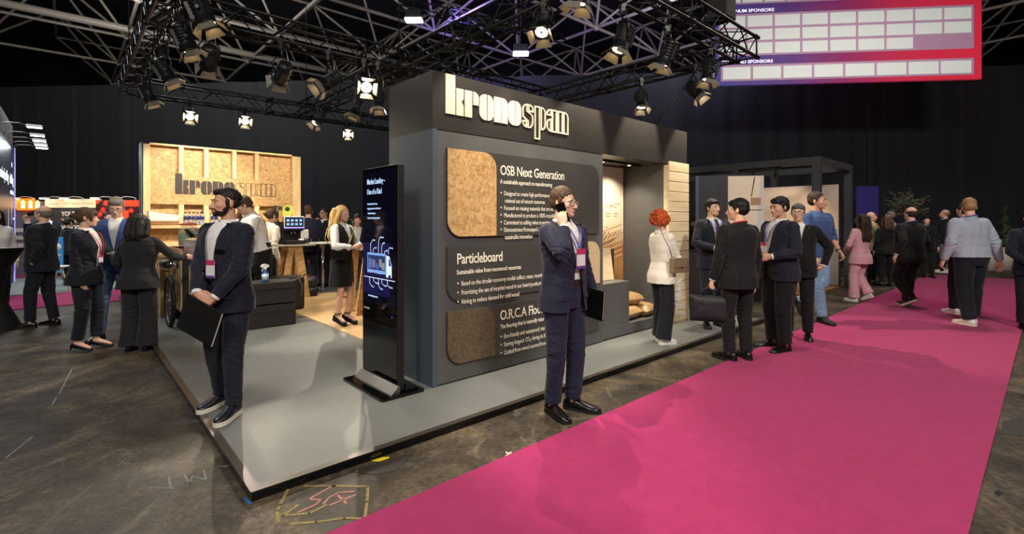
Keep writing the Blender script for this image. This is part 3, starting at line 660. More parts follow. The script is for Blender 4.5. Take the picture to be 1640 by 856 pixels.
# slim hall truss behind with floodlights
def hall_truss(lab, p, q):
    d = q - p; t = thing('hall_truss', lab, 'truss', p, math.atan2(d.y, d.x), 'slim hall trusses below the roof'); L = d.length; mb = MB()
    for y, z in ((0, 0), (.35, 0), (.17, .32)): mb.tube([(0, y, z), (L, y, z)], .03, 6)
    n = int(L / .5)
    for i in range(n):
        a, b = L * i / n, L * (i + 1) / n; mb.tube([(a, 0, 0), ((a + b) / 2, .17, .32), (b, 0, 0)], .014, 4); mb.tube([(a, .35, 0), ((a + b) / 2, .17, .32), (b, .35, 0)], .014, 4)
    mb.build('lattice', M_TRUSS, t)
hall_truss('dark slim hall truss with floodlights above the logo header', onpix(640, 8, 8.6), onpix(905, 88, 8.0))
# ------------------------------------------------------------------ sponsor board
Yr, Yl = 13.4, 14.1
pr, pl = P(1572, 128, Yr), P(1147, 137, Yl)
d = pr - pl; d.z = 0; L = d.length; zb = CZ - (132 - HY) / F * 13.75
sb = thing('sponsor_board', 'large hanging sponsor board, blue to red, with white blank panels', 'sign', (pl.x, pl.y, zb), math.atan2(d.y, d.x))
def board_mat():
    m = bpy.data.materials.new('blue to red print'); m.use_nodes = True; nt = m.node_tree; b = nt.nodes['Principled BSDF']
    tc = nt.nodes.new('ShaderNodeTexCoord'); sx = nt.nodes.new('ShaderNodeSeparateXYZ'); nt.links.new(tc.outputs['Object'], sx.inputs[0])
    r = nt.nodes.new('ShaderNodeMath'); r.operation = 'DIVIDE'; r.inputs[1].default_value = L; nt.links.new(sx.outputs[0], r.inputs[0])
    c = ramp(nt, r.outputs[0], [(0, (58, 54, 128)), (.28, (76, 44, 112)), (.5, (128, 32, 84)), (.72, (184, 36, 66)), (1, (206, 38, 62))])
    nt.links.new(c, b.inputs['Base Color']); nt.links.new(c, b.inputs['Emission Color']); b.inputs['Emission Strength'].default_value = .45; b.inputs['Roughness'].default_value = .6; return m
MB().box(0, L, .0, .12, 0, 3.4).build('backing', board_mat(), sb)
M_TINT = mat('pale lilac print', (176, 136, 164), .6, emit=.25); M_CELL = mat('white blank panel', (214, 220, 216), .55, emit=.32)
kk = L / 425.0    # metres per pixel across the board
rows = [(.215, .195 * 4, None)]
def bandrow(z0, z1, x0, n, nrows, skip=0, x1=L * .972):
    MB().box(x0 - .03, x1, -.006, -.001, z0 - .02, z1 + .02).build('panel_field', M_TINT, sb)
    h = (z1 - z0) / nrows; wd = (x1 - .03 - x0) / n
    for r_ in range(nrows):
        for c_ in range(n):
            if r_ == 0 and c_ >= n - skip: continue
            MB().box(x0 + c_ * wd + .02, x0 + (c_ + 1) * wd - .05, -.03, -.0065, z0 + r_ * h + .025, z0 + (r_ + 1) * h - .05).build('blank_panel', M_CELL, sb)
bandrow(.14, .56, .16, 8, 1)
bandrow(.86, 2.02, .10, 9, 3, 2)
bandrow(2.34, 3.34, .10, 11, 3)
M_SGT = glow('white board text', (225, 215, 235), 1.0)
text('board_text', 'DIAMOND SPONSORS', .125, M_SGT, sb, (.16, -.002, .625), sx=1.12, bold=.003)
text('board_text', 'PLATINUM SPONSORS', .125, M_SGT, sb, (.16, -.002, 2.09), sx=1.15, bold=.003)
for x in (1.2, L - 1.2): MB().tube([(x, .06, 3.4), (x, .06, 8.9 - zb)], .02, 6).build('hanging_wire', M_BLK, sb)
# ------------------------------------------------------------------ coffee bar: osb back wall
BV = 7.1
ul, ur = Uat(227, BV), Uat(480, BV)
bw = sthing('bar_back_wall', 'pale OSB and timber back wall of the coffee bar with dark logo', 'wall unit', ul, BV, ZP)
W_ = ur - ul; T_ = 2.72
x_ = lambda px: Uat(px, BV) - ul
MB().box(.0, W_, .16, .30, 0, T_ + .02).build('rear_shell', M_SIDE, bw)
MB().box(-.012, 0, -.06, .30, 0, T_ + .03).build('side_panel', M_SIDE, bw)
for a, b in ((.012, x_(240)), (x_(467), W_)): MB().box(a, b, -.06, .16, 0, T_, .006).build('post', M_PINE, bw)
MB().box(x_(240), x_(467), .10, .16, 2.22, T_).build('upper_panel', M_OSB, bw)
MB().box(x_(240), x_(467), -.02, .16, T_, T_ + .03).build('top_rail', M_PINEX, bw)
MB().box(x_(240), x_(467), -.03, .10, 1.74, 2.22).build('logo_panel', M_OSB, bw)
MB().box(x_(240), x_(467), .10, .16, 0, 1.739).build('lower_panel', M_OSB, bw)
for px in (290, 330, 375, 411):
    MB().box(x_(px) - .035, x_(px) + .035, -.028, .0999, 2.2205, T_ - .001, .004).build('stud', M_PINE, bw)
    MB().box(x_(px) - .04, x_(px) + .04, -.028, .0999, 1.386, 1.739, .004).build('stud', M_PINE, bw)
MB().box(x_(240), x_(467), -.16, .0999, 1.335, 1.385, .004).build('shelf', M_PINEX, bw)
MB().box(x_(240), x_(467), -.05, .0999, 1.03, 1.10, .004).build('lower_rail', M_PINEX, bw)
add_logo(bw, x_(280), 1.99 - ZP - .02, (x_(441) - x_(280)) / 6.70, M_TXTB, -.031, .012, .006)
ZS = 1.386 + ZP
# water bottles on the shelf
M_PET = mat('clear bottle plastic', (196, 206, 212), .08, alpha=.38, spec=.7); M_LBL = mat('blue bottle label', (44, 60, 120), .4, var=(40, .5)); M_CAP = mat('navy cap', (30, 36, 74), .4)
def bottle(u, v, label):
    t = sthing('water_bottle', label, 'bottle', u, v, ZS, 'water bottles on the bar shelf')
    MB().lathe([(0, 0), (.025, 0), (.027, .01), (.027, .07), (.025, .08), (.027, .09), (.027, .145), (.022, .175), (.012, .20), (.012, .208), (0, .208)], 12).build('bottle_body', M_PET, t)
    MB().lathe([(.0276, .095), (.0276, .145), (.0246, .160)], 12).build('label', M_LBL, t); MB().lathe([(0, .205), (.0155, .205), (.0155, .228), (0, .228)], 10).build('cap', M_CAP, t)
    return t
px = [297, 303.5, 310, 316.5, 322.5, 328, 340, 346.5, 358, 364.5, 371]
nm = ['leftmost', 'second from the left', 'third from the left', 'fourth from the left', 'fifth from the left', 'sixth from the left', 'seventh from the left', 'eighth from the left', 'third from the right', 'second from the right', 'rightmost']
for q, n_ in zip(px, nm):
    if abs(q - 330) < 4: q = 324.6 + 0
    bottle(Uat(q, BV - .07), BV - .07, 'blue labelled water bottle, %s in the shelf row' % n_)
tb = sthing('bread_basket', 'clear plastic tub of bread in a wicker tray on the bar shelf', 'basket', Uat(262, BV - .04), BV - .04, ZS)
MB().box(-.21, .21, -.10, .12, 0, .075, .012).build('tray', osb_mat('wicker', (90, 58, 30), (150, 104, 58), (190, 140, 84), 90), tb); MB().prism([(-.20, .076), (.19, .076), (.205, .17), (.0, .19), (-.215, .24)], -.09, .11).build('tub', mat('frosted tub plastic', (226, 226, 222), .3), tb); MB().box(-.02, .20, -.092, .11, .15, .165, .003).build('lid', mat('cream rim', (236, 226, 196), .4), tb)
nt_ = sthing('notice', 'yellow green poster taped to the bar wall above the coffee machine', 'poster', Uat(461, BV - .065), BV - .0635, 1.60); nb = MB().prism([(-.10, 0), (.04, .0), (.10, .06), (.09, .20), (-.02, .22), (-.10, .17)], -.003, .0).build('sheet', mat('lime paper', (198, 204, 84), .6), nt_); MB().lathe([(0, 0), (.045, 0), (.045, .002), (0, .002)], 14, M=Matrix.Translation((-.01, -.0035, .14)) @ Matrix.Rotation(PI / 2, 4, 'X')).build('dark_print', mat('dark green print', (40, 60, 40), .6), nb)
# front bar counter (mostly hidden behind the people)
bc = sthing('bar_counter', 'plywood bar counter standing behind the drinks cart', 'counter', .30, 6.15, ZP)
MB().box(0, .75, 0, .45, 0, .90).build('body', wood_mat('plywood panel', (170, 134, 86), (198, 162, 110), 'z', 5), bc); MB().box(-.02, .77, -.03, .48, .90, .94, .006).build('worktop', M_OSB, bc); MB().box(-.004, .0, .02, .24, .05, .85).build('door', M_PINE, bc)
# ------------------------------------------------------------------ coffee cart
CV = 4.98; CU = .40
ct = sthing('coffee_cart', 'plywood drinks cart with one bicycle wheel and black frame', 'cart', CU, CV, ZP)
M_PLY = wood_mat('pale plywood', (186, 152, 102), (214, 182, 132), 'z', 6)
MB().box(.0, .02, .06, 1.05, .22, 1.07, .004).build('side_board', M_PLY, ct)
fr = MB()
for a, b in ((.025, .085), (.64, .70)): fr.box(a, b, 0, .05, .0, .94)
fr.box(.085, .64, 0, .05, .86, .94).box(.085, .64, 0, .05, .14, .20).box(.025, .70, .95, 1.0, .0, .94); fr.build('black_frame', M_BLK, ct)
MB().box(.086, .639, .03, .045, .201, .859).build('front_panel', M_OSB, ct); MB().box(.021, .73, -.02, 1.04, .941, .965, .004).build('counter_top', M_BLK, ct)
MB().box(.0, .74, -.10, .14, .0, .018, .006).build('foot_plate', M_GBLK, ct)
st = MB()
for (a, b, z0, z1) in ((.20, .40, .80, .95),): st.box(-.004, -.0001, a, b, z0, z1)
st.build('stencil_mark', M_TXTB, ct)
for i in range(5): MB().prism([(.08 + i * .03, .60 + i * .08), (.34 + i * .03, .66 + i * .08), (.34 + i * .03, .675 + i * .08), (.08 + i * .03, .615 + i * .08)], -.004, -.0001, M=Matrix.Rotation(PI / 2, 4, 'Z')).build('stencil_line', M_TXTB, ct) if i in (0, 4) else None
wl = MB(); r0 = .335; WM = Matrix.Translation((-.085, .36, .345)) @ Matrix.Rotation(PI / 2, 4, 'Z')
ty = MB(); ty.tube([WM @ Vector((r0 * math.cos(i * PI / 20), 0, r0 * math.sin(i * PI / 20))) for i in range(40)], .028, 10, closed=True); to = ty.build('tyre', mat('bicycle tyre', (22, 22, 22), .7), ct)
rm = MB(); rm.tube([WM @ Vector((.300 * math.cos(i * PI / 20), 0, .300 * math.sin(i * PI / 20))) for i in range(40)], .012, 8, closed=True); rm.build('rim', M_ALU, to)
sp_ = MB()
for i in range(28): a = i * 2 * PI / 28; sp_.tube([WM @ Vector((.02 * math.cos(a + .5), .025 * (-1) ** i, .02 * math.sin(a + .5))), WM @ Vector((.298 * math.cos(a), 0, .298 * math.sin(a)))], .0022, 4)
sp_.build('spokes', M_CHR, to); MB().tube([WM @ Vector((0, -.06, 0)), WM @ Vector((0, .045, 0))], .022, 10).build('hub', M_CHR, to); MB().tube([WM @ Vector((0, -.04, 0)), WM @ Vector((0, -.09, 0))], .012, 8).build('axle', M_BLK, ct)
hd = MB(); hd.tube([(.0, .95, .80), (-.09, .90, .84), (-.09, .30, .86), (.0, .26, .86)], .016, 8); hd.build('handle', M_CHR, ct)
hc = MB(); hc.tube([(-.09, .86, .842), (-.10, .74, .835), (-.09, .60, .85), (-.095, .44, .852), (-.09, .33, .858)], [.05, .066, .055, .066, .045], 14); me_ = remesh_later = hc.build('handle_cover', mat('quilted black leatherette', (20, 20, 21), .35, bump=(26, .7)), ct)
ZC = ZP + .965
M_JAR = mat('jar glass', (214, 222, 214), .03, alpha=.32, spec=.8)
def jar(label, u, v, z, r, h, liquid, lid, fruit=None):
    t = sthing('drink_dispenser', label, 'dispenser', u, v, z)
    MB().lathe([(0, 0), (r * .9, 0), (r, .02), (r, h * .74), (r * .86, h * .88), (r * .78, h * .92), (r * .78, h)], 20).build('jar_glass', M_JAR, t)
    lq = MB().lathe([(0, .012), (r * .93, .012), (r * .95, h * .62), (0, h * .62)], 18).build('drink', liquid, t)
    MB().lathe([(0, h), (r * .86, h), (r * .86, h + .02), (r * .5, h + .035), (0, h + .04)], 18).build('lid', lid, t)
    if fruit:
        for i in range(5):
            a = i * 1.3; MB().lathe([(0, -.006), (.045, -.006), (.045, .006), (0, .006)], 12, M=Matrix.Translation((r * .45 * math.cos(a), r * .45 * math.sin(a), h * .60 + .012 * i)) @ Matrix.Rotation(.4 + i * .3, 4, 'X')).build('fruit_slice', fruit[i % len(fruit)], t)
    MB().tube([(0, -r, .05), (0, -r - .05, .05)], .012, 8).tube([(0, -r - .04, .05), (0, -r - .04, .02)], .009, 8).build('tap', M_CHR, t); return t
M_LEM = mat('lemon', (226, 196, 60), .45); M_ORG = mat('orange', (222, 132, 50), .45)
jar('tall glass drink dispenser with lemon slices and orange lid on the cart', CU + .16, CV + .52, ZC + .13, .125, .30, mat('green lemonade', (120, 150, 110), .1, alpha=.7), mat('orange lid', (206, 96, 60), .4), [M_LEM, M_ORG, M_LEM])
MB_ = sthing('jar_stand', 'black stand lifting the lemon drink dispenser', 'stand', CU + .16, CV + .52, ZC); MB().lathe([(.11, 0), (.125, 0), (.125, .012), (.115, .012)], 16).lathe([(.105, .115), (.125, .115), (.125, .128), (0, .128)], 16).tube([(.1, .0, .01), (.1, 0, .12)], .01, 6).tube([(-.1, .0, .01), (-.1, 0, .12)], .01, 6).tube([(0, .1, .01), (0, .1, .12)], .01, 6).tube([(0, -.1, .01), (0, -.1, .12)], .01, 6).build('frame', M_BLK, MB_)
jar('low glass jar of red drink on the cart front', CU + .16, CV + .13, ZC, .115, .22, mat('red drink', (140, 36, 36), .1), mat('cream jar lid', (226, 206, 160), .4), None)
jar('small jar of orange drink at the cart corner beside the red jar', CU + .42, CV + .10, ZC, .06, .13, mat('amber drink', (200, 110, 40), .1), M_CHR, None)
tl = sthing('tablet_stand', 'dark tilted tablet on the drinks cart', 'tablet', CU + .36, CV + .42, ZC); MB().box(-.14, .14, -.006, .006, 0, .40, .004).build('tablet', M_GBLK, tl, (0, -.12, .06), (R(-38), R(0), R(50))); MB().box(-.1, .1, -.08, .08, 0, .07, .01).build('foot', M_BLK, tl)
# ------------------------------------------------------------------ road cases, spray bottle
M_CASE = mat('black carpet covered case', (34, 31, 29), .8, bump=(300, .25), var=(30, .1))
for z, lab, du in ((ZP, 'lower black case of the two stacked on the grey platform', 0), (ZP + .312, 'upper black case of the two stacked, carrying the spray bottle', .004)):
    t = sthing('equipment_case', lab, 'case', .86 + du, 4.30, z, 'stacked black equipment cases'); MB().box(0, .80, 0, .42, .004, .302, .012).build('case_body', M_CASE, t); MB().box(.002, .798, -.002, .0, .200, .206).build('lid_seam', M_GBLK, t)
    for q in (.05, .75): MB().box(q - .03, q + .03, .05, .37, 0, .0045).build('foot', M_GBLK, t)
u0 = Uat(425.5, 4.38); sb_ = sthing('spray_bottle', 'spray bottle of blue cleaner standing on the upper black case', 'bottle', u0, 4.40, ZP + .614)
MB().lathe([(0, 0), (.040, 0), (.044, .01), (.044, .10), (.036, .135), (.018, .16), (.016, .175), (0, .175)], 16).build('bottle_body', mat('blue cleaner', (50, 84, 150), .12), sb_); MB().lathe([(.0446, .03), (.0446, .115)], 16).build('label', mat('pale label', (178, 204, 222), .4, var=(60, .4)), sb_)
MB().lathe([(0, .172), (.020, .172), (.018, .20), (0, .20)], 12).prism([(-.055, .205), (-.055, .235), (-.01, .255), (.04, .24), (.05, .215), (.02, .198)], -.014, .014).prism([(-.03, .205), (-.022, .205), (-.03, .165), (-.042, .15), (-.046, .155)], -.008, .008).build('trigger_head', M_WHT, sb_)
# ------------------------------------------------------------------ coffee machine table
TU = Uat(473, 6.75); TZ = 1.075
tt = sthing('trestle_table', 'bar table on OSB trestle legs carrying the coffee machine', 'table', TU, 6.75, ZP)
MB().box(-.42, Uat(497, 6.75) - TU, -.28, .30, TZ - ZP - .03, TZ - ZP, .004).build('tabletop', mat('pale grey laminate', (176, 172, 164), .4), tt)
for y in (-.2, .2):
    MB().prism([(-.10, TZ - ZP - .031), (.05, TZ - ZP - .031), (.20, 0), (.02, 0)], y - .02, y + .02).build('leg', M_OSB, tt); MB().prism([(-.19, TZ - ZP - .031), (-.09, TZ - ZP - .031), (-.22, 0), (-.34, 0)], y - .02, y + .02).build('leg', M_OSB, tt)
MB().box(-.19, .05, -.179, .179, TZ - ZP - .12, TZ - ZP - .0315).build('rail', M_OSB, tt); MB().prism([(-.06, .35), (.02, .35), (.005, .95), (-.05, .95)], -.165, -.135).build('brace', M_PINE, tt)
cm = sthing('coffee_machine', 'black automatic coffee machine with lit touch screen on the trestle table', 'coffee machine', Uat(466, 6.72), 6.70, TZ)
MB().box(-.17, .17, -.02, .24, 0, .42, .015).box(-.17, .17, -.22, -.02, 0, .07, .01).box(-.17, .17, -.16, -.02, .25, .42, .012).build('housing', M_MBLK, cm); MB().box(-.15, .15, -.21, -.03, .071, .078).build('drip_grid', M_CHR, cm); MB().tube([(-.03, -.10, .25), (-.03, -.10, .19)], .012, 8).tube([(.03, -.10, .25), (.03, -.10, .19)], .012, 8).build('spout', M_CHR, cm)
sm = MB().box(-.19, .17, -.195, -.175, .30, .52, .01).build('screen_frame', M_WHT, cm); sc2 = MB().box(-.175, .155, -.1985, -.1951, .325, .505).build('touch_screen', glow('dark coffee screen', (20, 30, 52), .6), sm)
for i in range(8): MB().box(-.145 + .075 * (i % 4), -.10 + .075 * (i % 4), -.1995, -.1986, .355 + .07 * (i // 4), .395 + .07 * (i // 4)).build('drink_icon', glow('screen icon', (130, 170, 210), .9), sm)
MB().box(-.19, .17, -.198, -.1951, .30, .312).build('light_bar', glow('violet bar', (150, 130, 255), 2), sm)
gr = sthing('cup_tower', 'black coffee grinder with tall stacks of dark cups left of the machine', 'grinder', Uat(443, 6.85), 6.85, TZ); MB().box(-.13, .10, -.12, .12, 0, .36, .012).build('housing', M_MBLK, gr)
for i, (x, y, h) in enumerate(((-.08, -.05, .64), (-.02, .03, .72), (.05, -.05, .60), (.02, -.09, .52))): MB().lathe([(0, .361), (.035, .361)] + [q for k in range(int((h - .38) / .025)) for q in ((.040, .375 + .025 * k), (.037, .377 + .025 * k))] + [(.041, h), (0, h)], 12).build('cup_stack', M_BLK, gr)
mf = sthing('milk_cooler', 'white milk cooler with black lid right of the coffee machine', 'cooler', Uat(484.5, 6.78), 6.82, TZ); MB().box(-.10, .10, -.10, .12, 0, .27, .02).build('body', M_WHT, mf); MB().lathe([(0, .27), (.085, .27), (.085, .30), (.06, .32), (.06, .38), (.07, .38), (.07, .40), (0, .40)], 16).build('lid', M_BLK, mf)
cu = sthing('paper_cup', 'white paper cup in front of the milk cooler', 'cup', Uat(481.5, 6.55), 6.55, TZ); MB().lathe([(0, 0), (.030, 0), (.040, .10), (.038, .10), (.028, .006), (0, .006)], 14).build('cup', M_WHT, cu)
jg = sthing('milk_jug', 'steel milk jug at the right end of the trestle table', 'jug', Uat(491, 6.58), 6.58, TZ); MB().lathe([(0, 0), (.045, 0), (.048, .02), (.042, .09), (.048, .115), (.045, .115), (.04, .09), (.044, .02), (0, .006)], 16).build('jug', M_CHR, jg); MB().tube([(.045, 0, .10), (.085, 0, .095), (.085, 0, .04), (.046, 0, .025)], .006, 6).build('handle', M_CHR, jg)
g = G(460, 500, ZP); bb = thing('equipment_bag', 'black padded bag with strap standing behind the stacked cases', 'bag', S(1.95, 5.55, ZP), A); M_NYL0 = mat('black nylon cloth', (24, 24, 26), .5, bump=(40, .3))
MB().box(-.26, .22, -.16, .16, 0, .56, .05).build('bag_body', M_NYL0, bb); MB().tube([(-.26, -.17, .55), (-.1, -.18, .50), (.1, -.18, .52), (.22, -.17, .58)], .012, 6).build('rim', M_CHR, bb); MB().tube([(.1, -.17, .54), (.16, -.19, .40), (.15, -.18, .24)], .008, 6).build('strap', M_GREY, bb)
g = G(495, 474, .06); bp = thing('backpack', 'dark backpack slumped on the floor beside the trestle leg', 'backpack', (g.x, g.y, .0), A); pillow(MB(), (0, 0, .22), .15, .22, .11).build('pack', M_NYL0, bp, None, None)
for c in bp.children: c.rotation_euler = (PI / 2, 0, 0); c.location = (0, .22, .22)
pillow(MB(), (0, 0, .0), .12, .10, .05).build('front_pocket', M_NYL0, bp, (0, -.12, .12), (PI / 2, 0, 0))
g = P(517, 388, 9.95); ht = thing('high_table', 'white round high table in front of the chin touching man', 'table', (g.x, g.y, 0), 0); MB().lathe([(0, g.z - .03), (.29, g.z - .03), (.30, g.z - .015), (.29, g.z), (0, g.z)], 28).build('tabletop', M_WHT, ht); MB().lathe([(0, .012), (.03, .012), (.03, g.z - .03), (0, g.z - .03)], 12).build('column', M_CHR, ht); MB().lathe([(0, 0), (.24, 0), (.24, .01), (0, .02)], 24).build('foot', M_CHR, ht)
# tall trestle beside the blonde woman
u1 = Uat(574, 4.35); tr = sthing('trestle_table', 'OSB trestle table behind the blonde woman, mostly hidden by the totem', 'table', u1 + .25, 4.45, ZP + .013); MB().box(-.34, .8, -.3, .3, 1.01, 1.04, .004).build('tabletop', M_OSB, tr)
for y in (-.2, .2): MB().prism([(-.20, 1.009), (-.10, 1.009), (-.20, 0), (-.34, 0)], y - .02, y + .02).build('leg', M_OSB, tr); MB().prism([(.52, 1.009), (.62, 1.009), (.76, 0), (.62, 0)], y - .02, y + .02).build('leg', M_OSB, tr)
# ------------------------------------------------------------------ far left booth with the lit wall
lx, ly = (22 - HX) / F * 12.0, 12.0
lw = thing('booth_wall', 'dark lit presentation wall at the far left edge with white headings', 'booth wall', (lx, ly, 0), A)   # runs toward -v
MB().box(-.30, 0, -4.2, 0, 0, 3.31).build('wall_body', M_SIDE, lw); MB().box(.0, .012, -4.18, -.02, .30, 3.29).build('graphic', mat('dark graphic print', (30, 30, 40), .3, emit=.25, ecol=(50, 52, 66)), lw)
MB().box(.0, .03, -.02, .0, .0, 3.31).build('light_edge', glow('violet edge light', (150, 140, 230), .8), lw)
M_LT = glow('white wall text', (225, 235, 240), 1.6); LR = (PI / 2, 0, PI / 2)
for t, y, z, s in (('tic', -.83, 2.78, .17), ('cladding', -1.31, 2.38, .32), ('and only selling', -3.4, 2.38, .32), ('sustainable boards', -1.17, 2.14, .13)): text('wall_text', t, s, M_LT, lw, (.0135, y, z), rot=LR, sx=.9, bold=.004)
for y, z, h in ((-.83, 1.66, .35), (-.5, 1.13, .32), (-1.6, 1.5, .4)): MB().ball((.014, y, z), (.004, .085, h * .75)).build('product_picture', mat('pale product print', (170, 170, 180), .4, emit=.4), lw)
for y in (-.35, -.12):
    for z in (1.55, 1.0, .92): MB().box(.0121, .0150, y - .06, y + .06, z, z + .035).build('caption_bar', M_LT, lw)
cr = MB(); cr.box(-1.3, -.02, -4.1, -.15, 3.32, 3.80)
for i in range(16): cr.box(-.019, .0, -4.0 + .24 * i, -3.9 + .24 * i, 3.33, 3.79)
cr.build('crown_box', mat('white slatted crown', (190, 192, 192), .5), lw)
M_HEADL = glow('cool led head', (236, 248, 255), 40)
def armlight(label, p, d, L, name_group, head=M_HEADL, k=1.0, mt=None):
    t = thing('arm_light', label, 'lamp', p, math.atan2(d[1], d[0]), name_group); mt = mt or M_ALU
    MB().tube([(0, 0, -.05), (0, 0, .02), (.1 * k, 0, .05), (L * .7, 0, .06), (L, 0, .03)], .012 * k, 6).build('arm', mt, t); h = MB().box(L - .02, L + .20 * k, -.06 * k, .06 * k, .0, .045 * k, .012).build('lamp_head', M_WHT, t)
    MB().box(L, L + .19 * k, -.052 * k, .052 * k, -.006, -.0005).build('diffuser', head, h); return t
for i, (vv, lab) in enumerate(((-3.7, 'nearest'), (-2.4, 'second nearest'), (-1.5, 'middle'), (-.72, 'second farthest'), (.0, 'farthest'))):
    q = Matrix.Translation((lx, ly, 0)) @ Matrix.Rotation(A, 4, 'Z') @ Vector((.0, vv - .05, 3.34)); armlight('white led arm lamp on the far left booth wall, %s of the five' % lab, q, (CA, SA), .40, 'led arm lamps on the far left booth', k=1.1)
ld = bpy.data.lights.new('booth_lamp_light', 'AREA'); ld.energy = 60; ld.size = 2; ld.color = (.9, .97, 1); lo = link('booth_lamp_light', ld, None); q = Matrix.Translation((lx, ly, 0)) @ Matrix.Rotation(A, 4, 'Z') @ Vector((.8, -1.6, 3.2)); lo.location = q
# high table with black stretch cloth
g = G(18, 528); kt = thing('cocktail_table', 'high cocktail table in a black stretch cloth at the left edge', 'table', (g.x - .27, g.y, 0), 0)
MB().lathe([(.33, 0), (.30, .03), (.16, .35), (.12, .55), (.16, .80), (.31, 1.08), (.33, 1.10), (0, 1.10)], 28).build('cloth', mat('black stretch cloth', (14, 14, 15), .6), kt); MB().lathe([(0, 1.10), (.34, 1.10), (.345, 1.115), (.34, 1.13), (0, 1.13)], 28).build('tabletop', M_GBLK, kt)
# ------------------------------------------------------------------ booths in the left background
def fpt(px, Y, z=0.0): return Vector(((px - HX) / F * Y, Y, z))
YB = 13.6
def zt(py, Y=YB): return CZ - (py - HY) / F * Y
bo = thing('orange_booth', 'booth with glowing orange sign in the far left background', 'booth', fpt(20, YB), 0); w0 = fpt(66, YB).x - fpt(20, YB).x
MB().box(0, w0, 0, .2, 0, zt(322)).build('rear_wall', mat('grey lilac wall', (120, 116, 132), .6), bo); s_ = MB().box(.24, w0 - .16, -.12, -.001, zt(337), zt(318.5)).build('lit_sign', glow('orange sign', (255, 104, 24), 2.2), bo)
for i in range(3): MB().box(.36 + .20 * i, .47 + .20 * i, -.125, -.1201, zt(334), zt(327)).prism([(.34 + .20 * i, zt(325.5)), (.49 + .20 * i, zt(325.5)), (.415 + .20 * i, zt(321))], -.125, -.1201).build('sign_icon', glow('sign icon', (255, 226, 150), 3.0), s_)
MB().box(0, .24, -.02, -.001, zt(335), zt(321)).build('fascia', mat('cream fascia', (226, 196, 160), .5, emit=.3), bo)
for i in range(3): MB().box(.05, .30, -.03, -.001, zt(372 + 12 * i), zt(366 + 12 * i)).build('label_bar', M_WHT, bo)
bg = thing('grey_booth', 'booth with cream header over a dark grey wall in the left background', 'booth', fpt(73, YB), 0); w1 = fpt(153, YB).x - fpt(73, YB).x
MB().box(0, w1, 0, .2, 0, zt(333)).build('rear_wall', mat('dark taupe wall', (74, 70, 68), .6), bg); hd_ = MB().box(0, w1, -.02, .2, zt(332.9), zt(319)).build('header', mat('cream header', (238, 214, 170), .5, emit=.55), bg)
MO = mat('orange print', (222, 110, 60), .5)
for t, x in (('colorst', .12), ('MATERIALS', .53), ('WOODX', 1.02)): text('header_text', t, .085, MO, hd_, (x, -.0215, zt(328)), sx=1.0)
wt = mat('cream wall text', (226, 214, 190), .6, emit=.3); text('wall_text', 'YOUR', .17, wt, bg, (.44, -.002, zt(346)), sx=.9, bold=.006); text('wall_text', 'YOUR', .17, mat('yellow wall text', (226, 190, 80), .6, emit=.3), bg, (.44, -.002, zt(357)), sx=.9, bold=.006); text('wall_text', 'WOOD', .17, wt, bg, (.44, -.002, zt(368)), sx=.9, bold=.006)
br = thing('red_booth', 'red flower printed booth wall left of the coffee bar', 'booth', fpt(153.5, YB), 0); w2 = fpt(226, YB).x - fpt(153.5, YB).x
def flower_mat():
    m = bpy.data.materials.new('red flower print'); m.use_nodes = True; nt = m.node_tree; b = nt.nodes['Principled BSDF']; tc = nt.nodes.new('ShaderNodeTexCoord')
    vo = nt.nodes.new('ShaderNodeTexVoronoi'); vo.feature = 'SMOOTH_F1'; vo.inputs['Scale'].default_value = 6; nt.links.new(tc.outputs['Object'], vo.inputs['Vector'])
    n = nt.nodes.new('ShaderNodeTexNoise'); n.inputs['Scale'].default_value = 14; nt.links.new(tc.outputs['Object'], n.inputs['Vector']); a = nt.nodes.new('ShaderNodeMath'); a.operation = 'MULTIPLY_ADD'; a.inputs[1].default_value = .5; nt.links.new(n.outputs[0], a.inputs[0]); nt.links.new(vo.outputs[0], a.inputs[2])
    c = ramp(nt, a.outputs[0], [(.40, (226, 66, 44)), (.58, (206, 50, 36)), (.66, (70, 22, 20)), (.9, (40, 16, 16))]); nt.links.new(c, b.inputs['Base Color']); nt.links.new(c, b.inputs['Emission Color']); b.inputs['Emission Strength'].default_value = .35; return m
MB().box(0, w2, 0, .2, 0, zt(321)).build('rear_wall', flower_mat(), br); MB().box(.55, .92, -.03, -.001, zt(350), zt(337)).build('red_sign', glow('red sign', (236, 66, 36), .9), br); MB().box(.45, w2, -.02, -.0005, zt(331), zt(321)).build('red_band', glow('red band', (226, 60, 30), .9), br)
for i, (pxx, l) in enumerate(((45, 'over the orange sign'), (92, 'over the left of the cream header'), (124, 'over the right of the cream header'), (173, 'over the red flower wall'), (208, 'over the end of the red wall'))):
    armlight('small white spot arm ' + l, fpt(pxx, YB - .05, zt(319)) + Vector((.16, 0, 0)), (-1, -.25), .36, 'small arm lamps over the left background booths', glow('warm led head', (255, 240, 214), 14), .9, M_WHT)
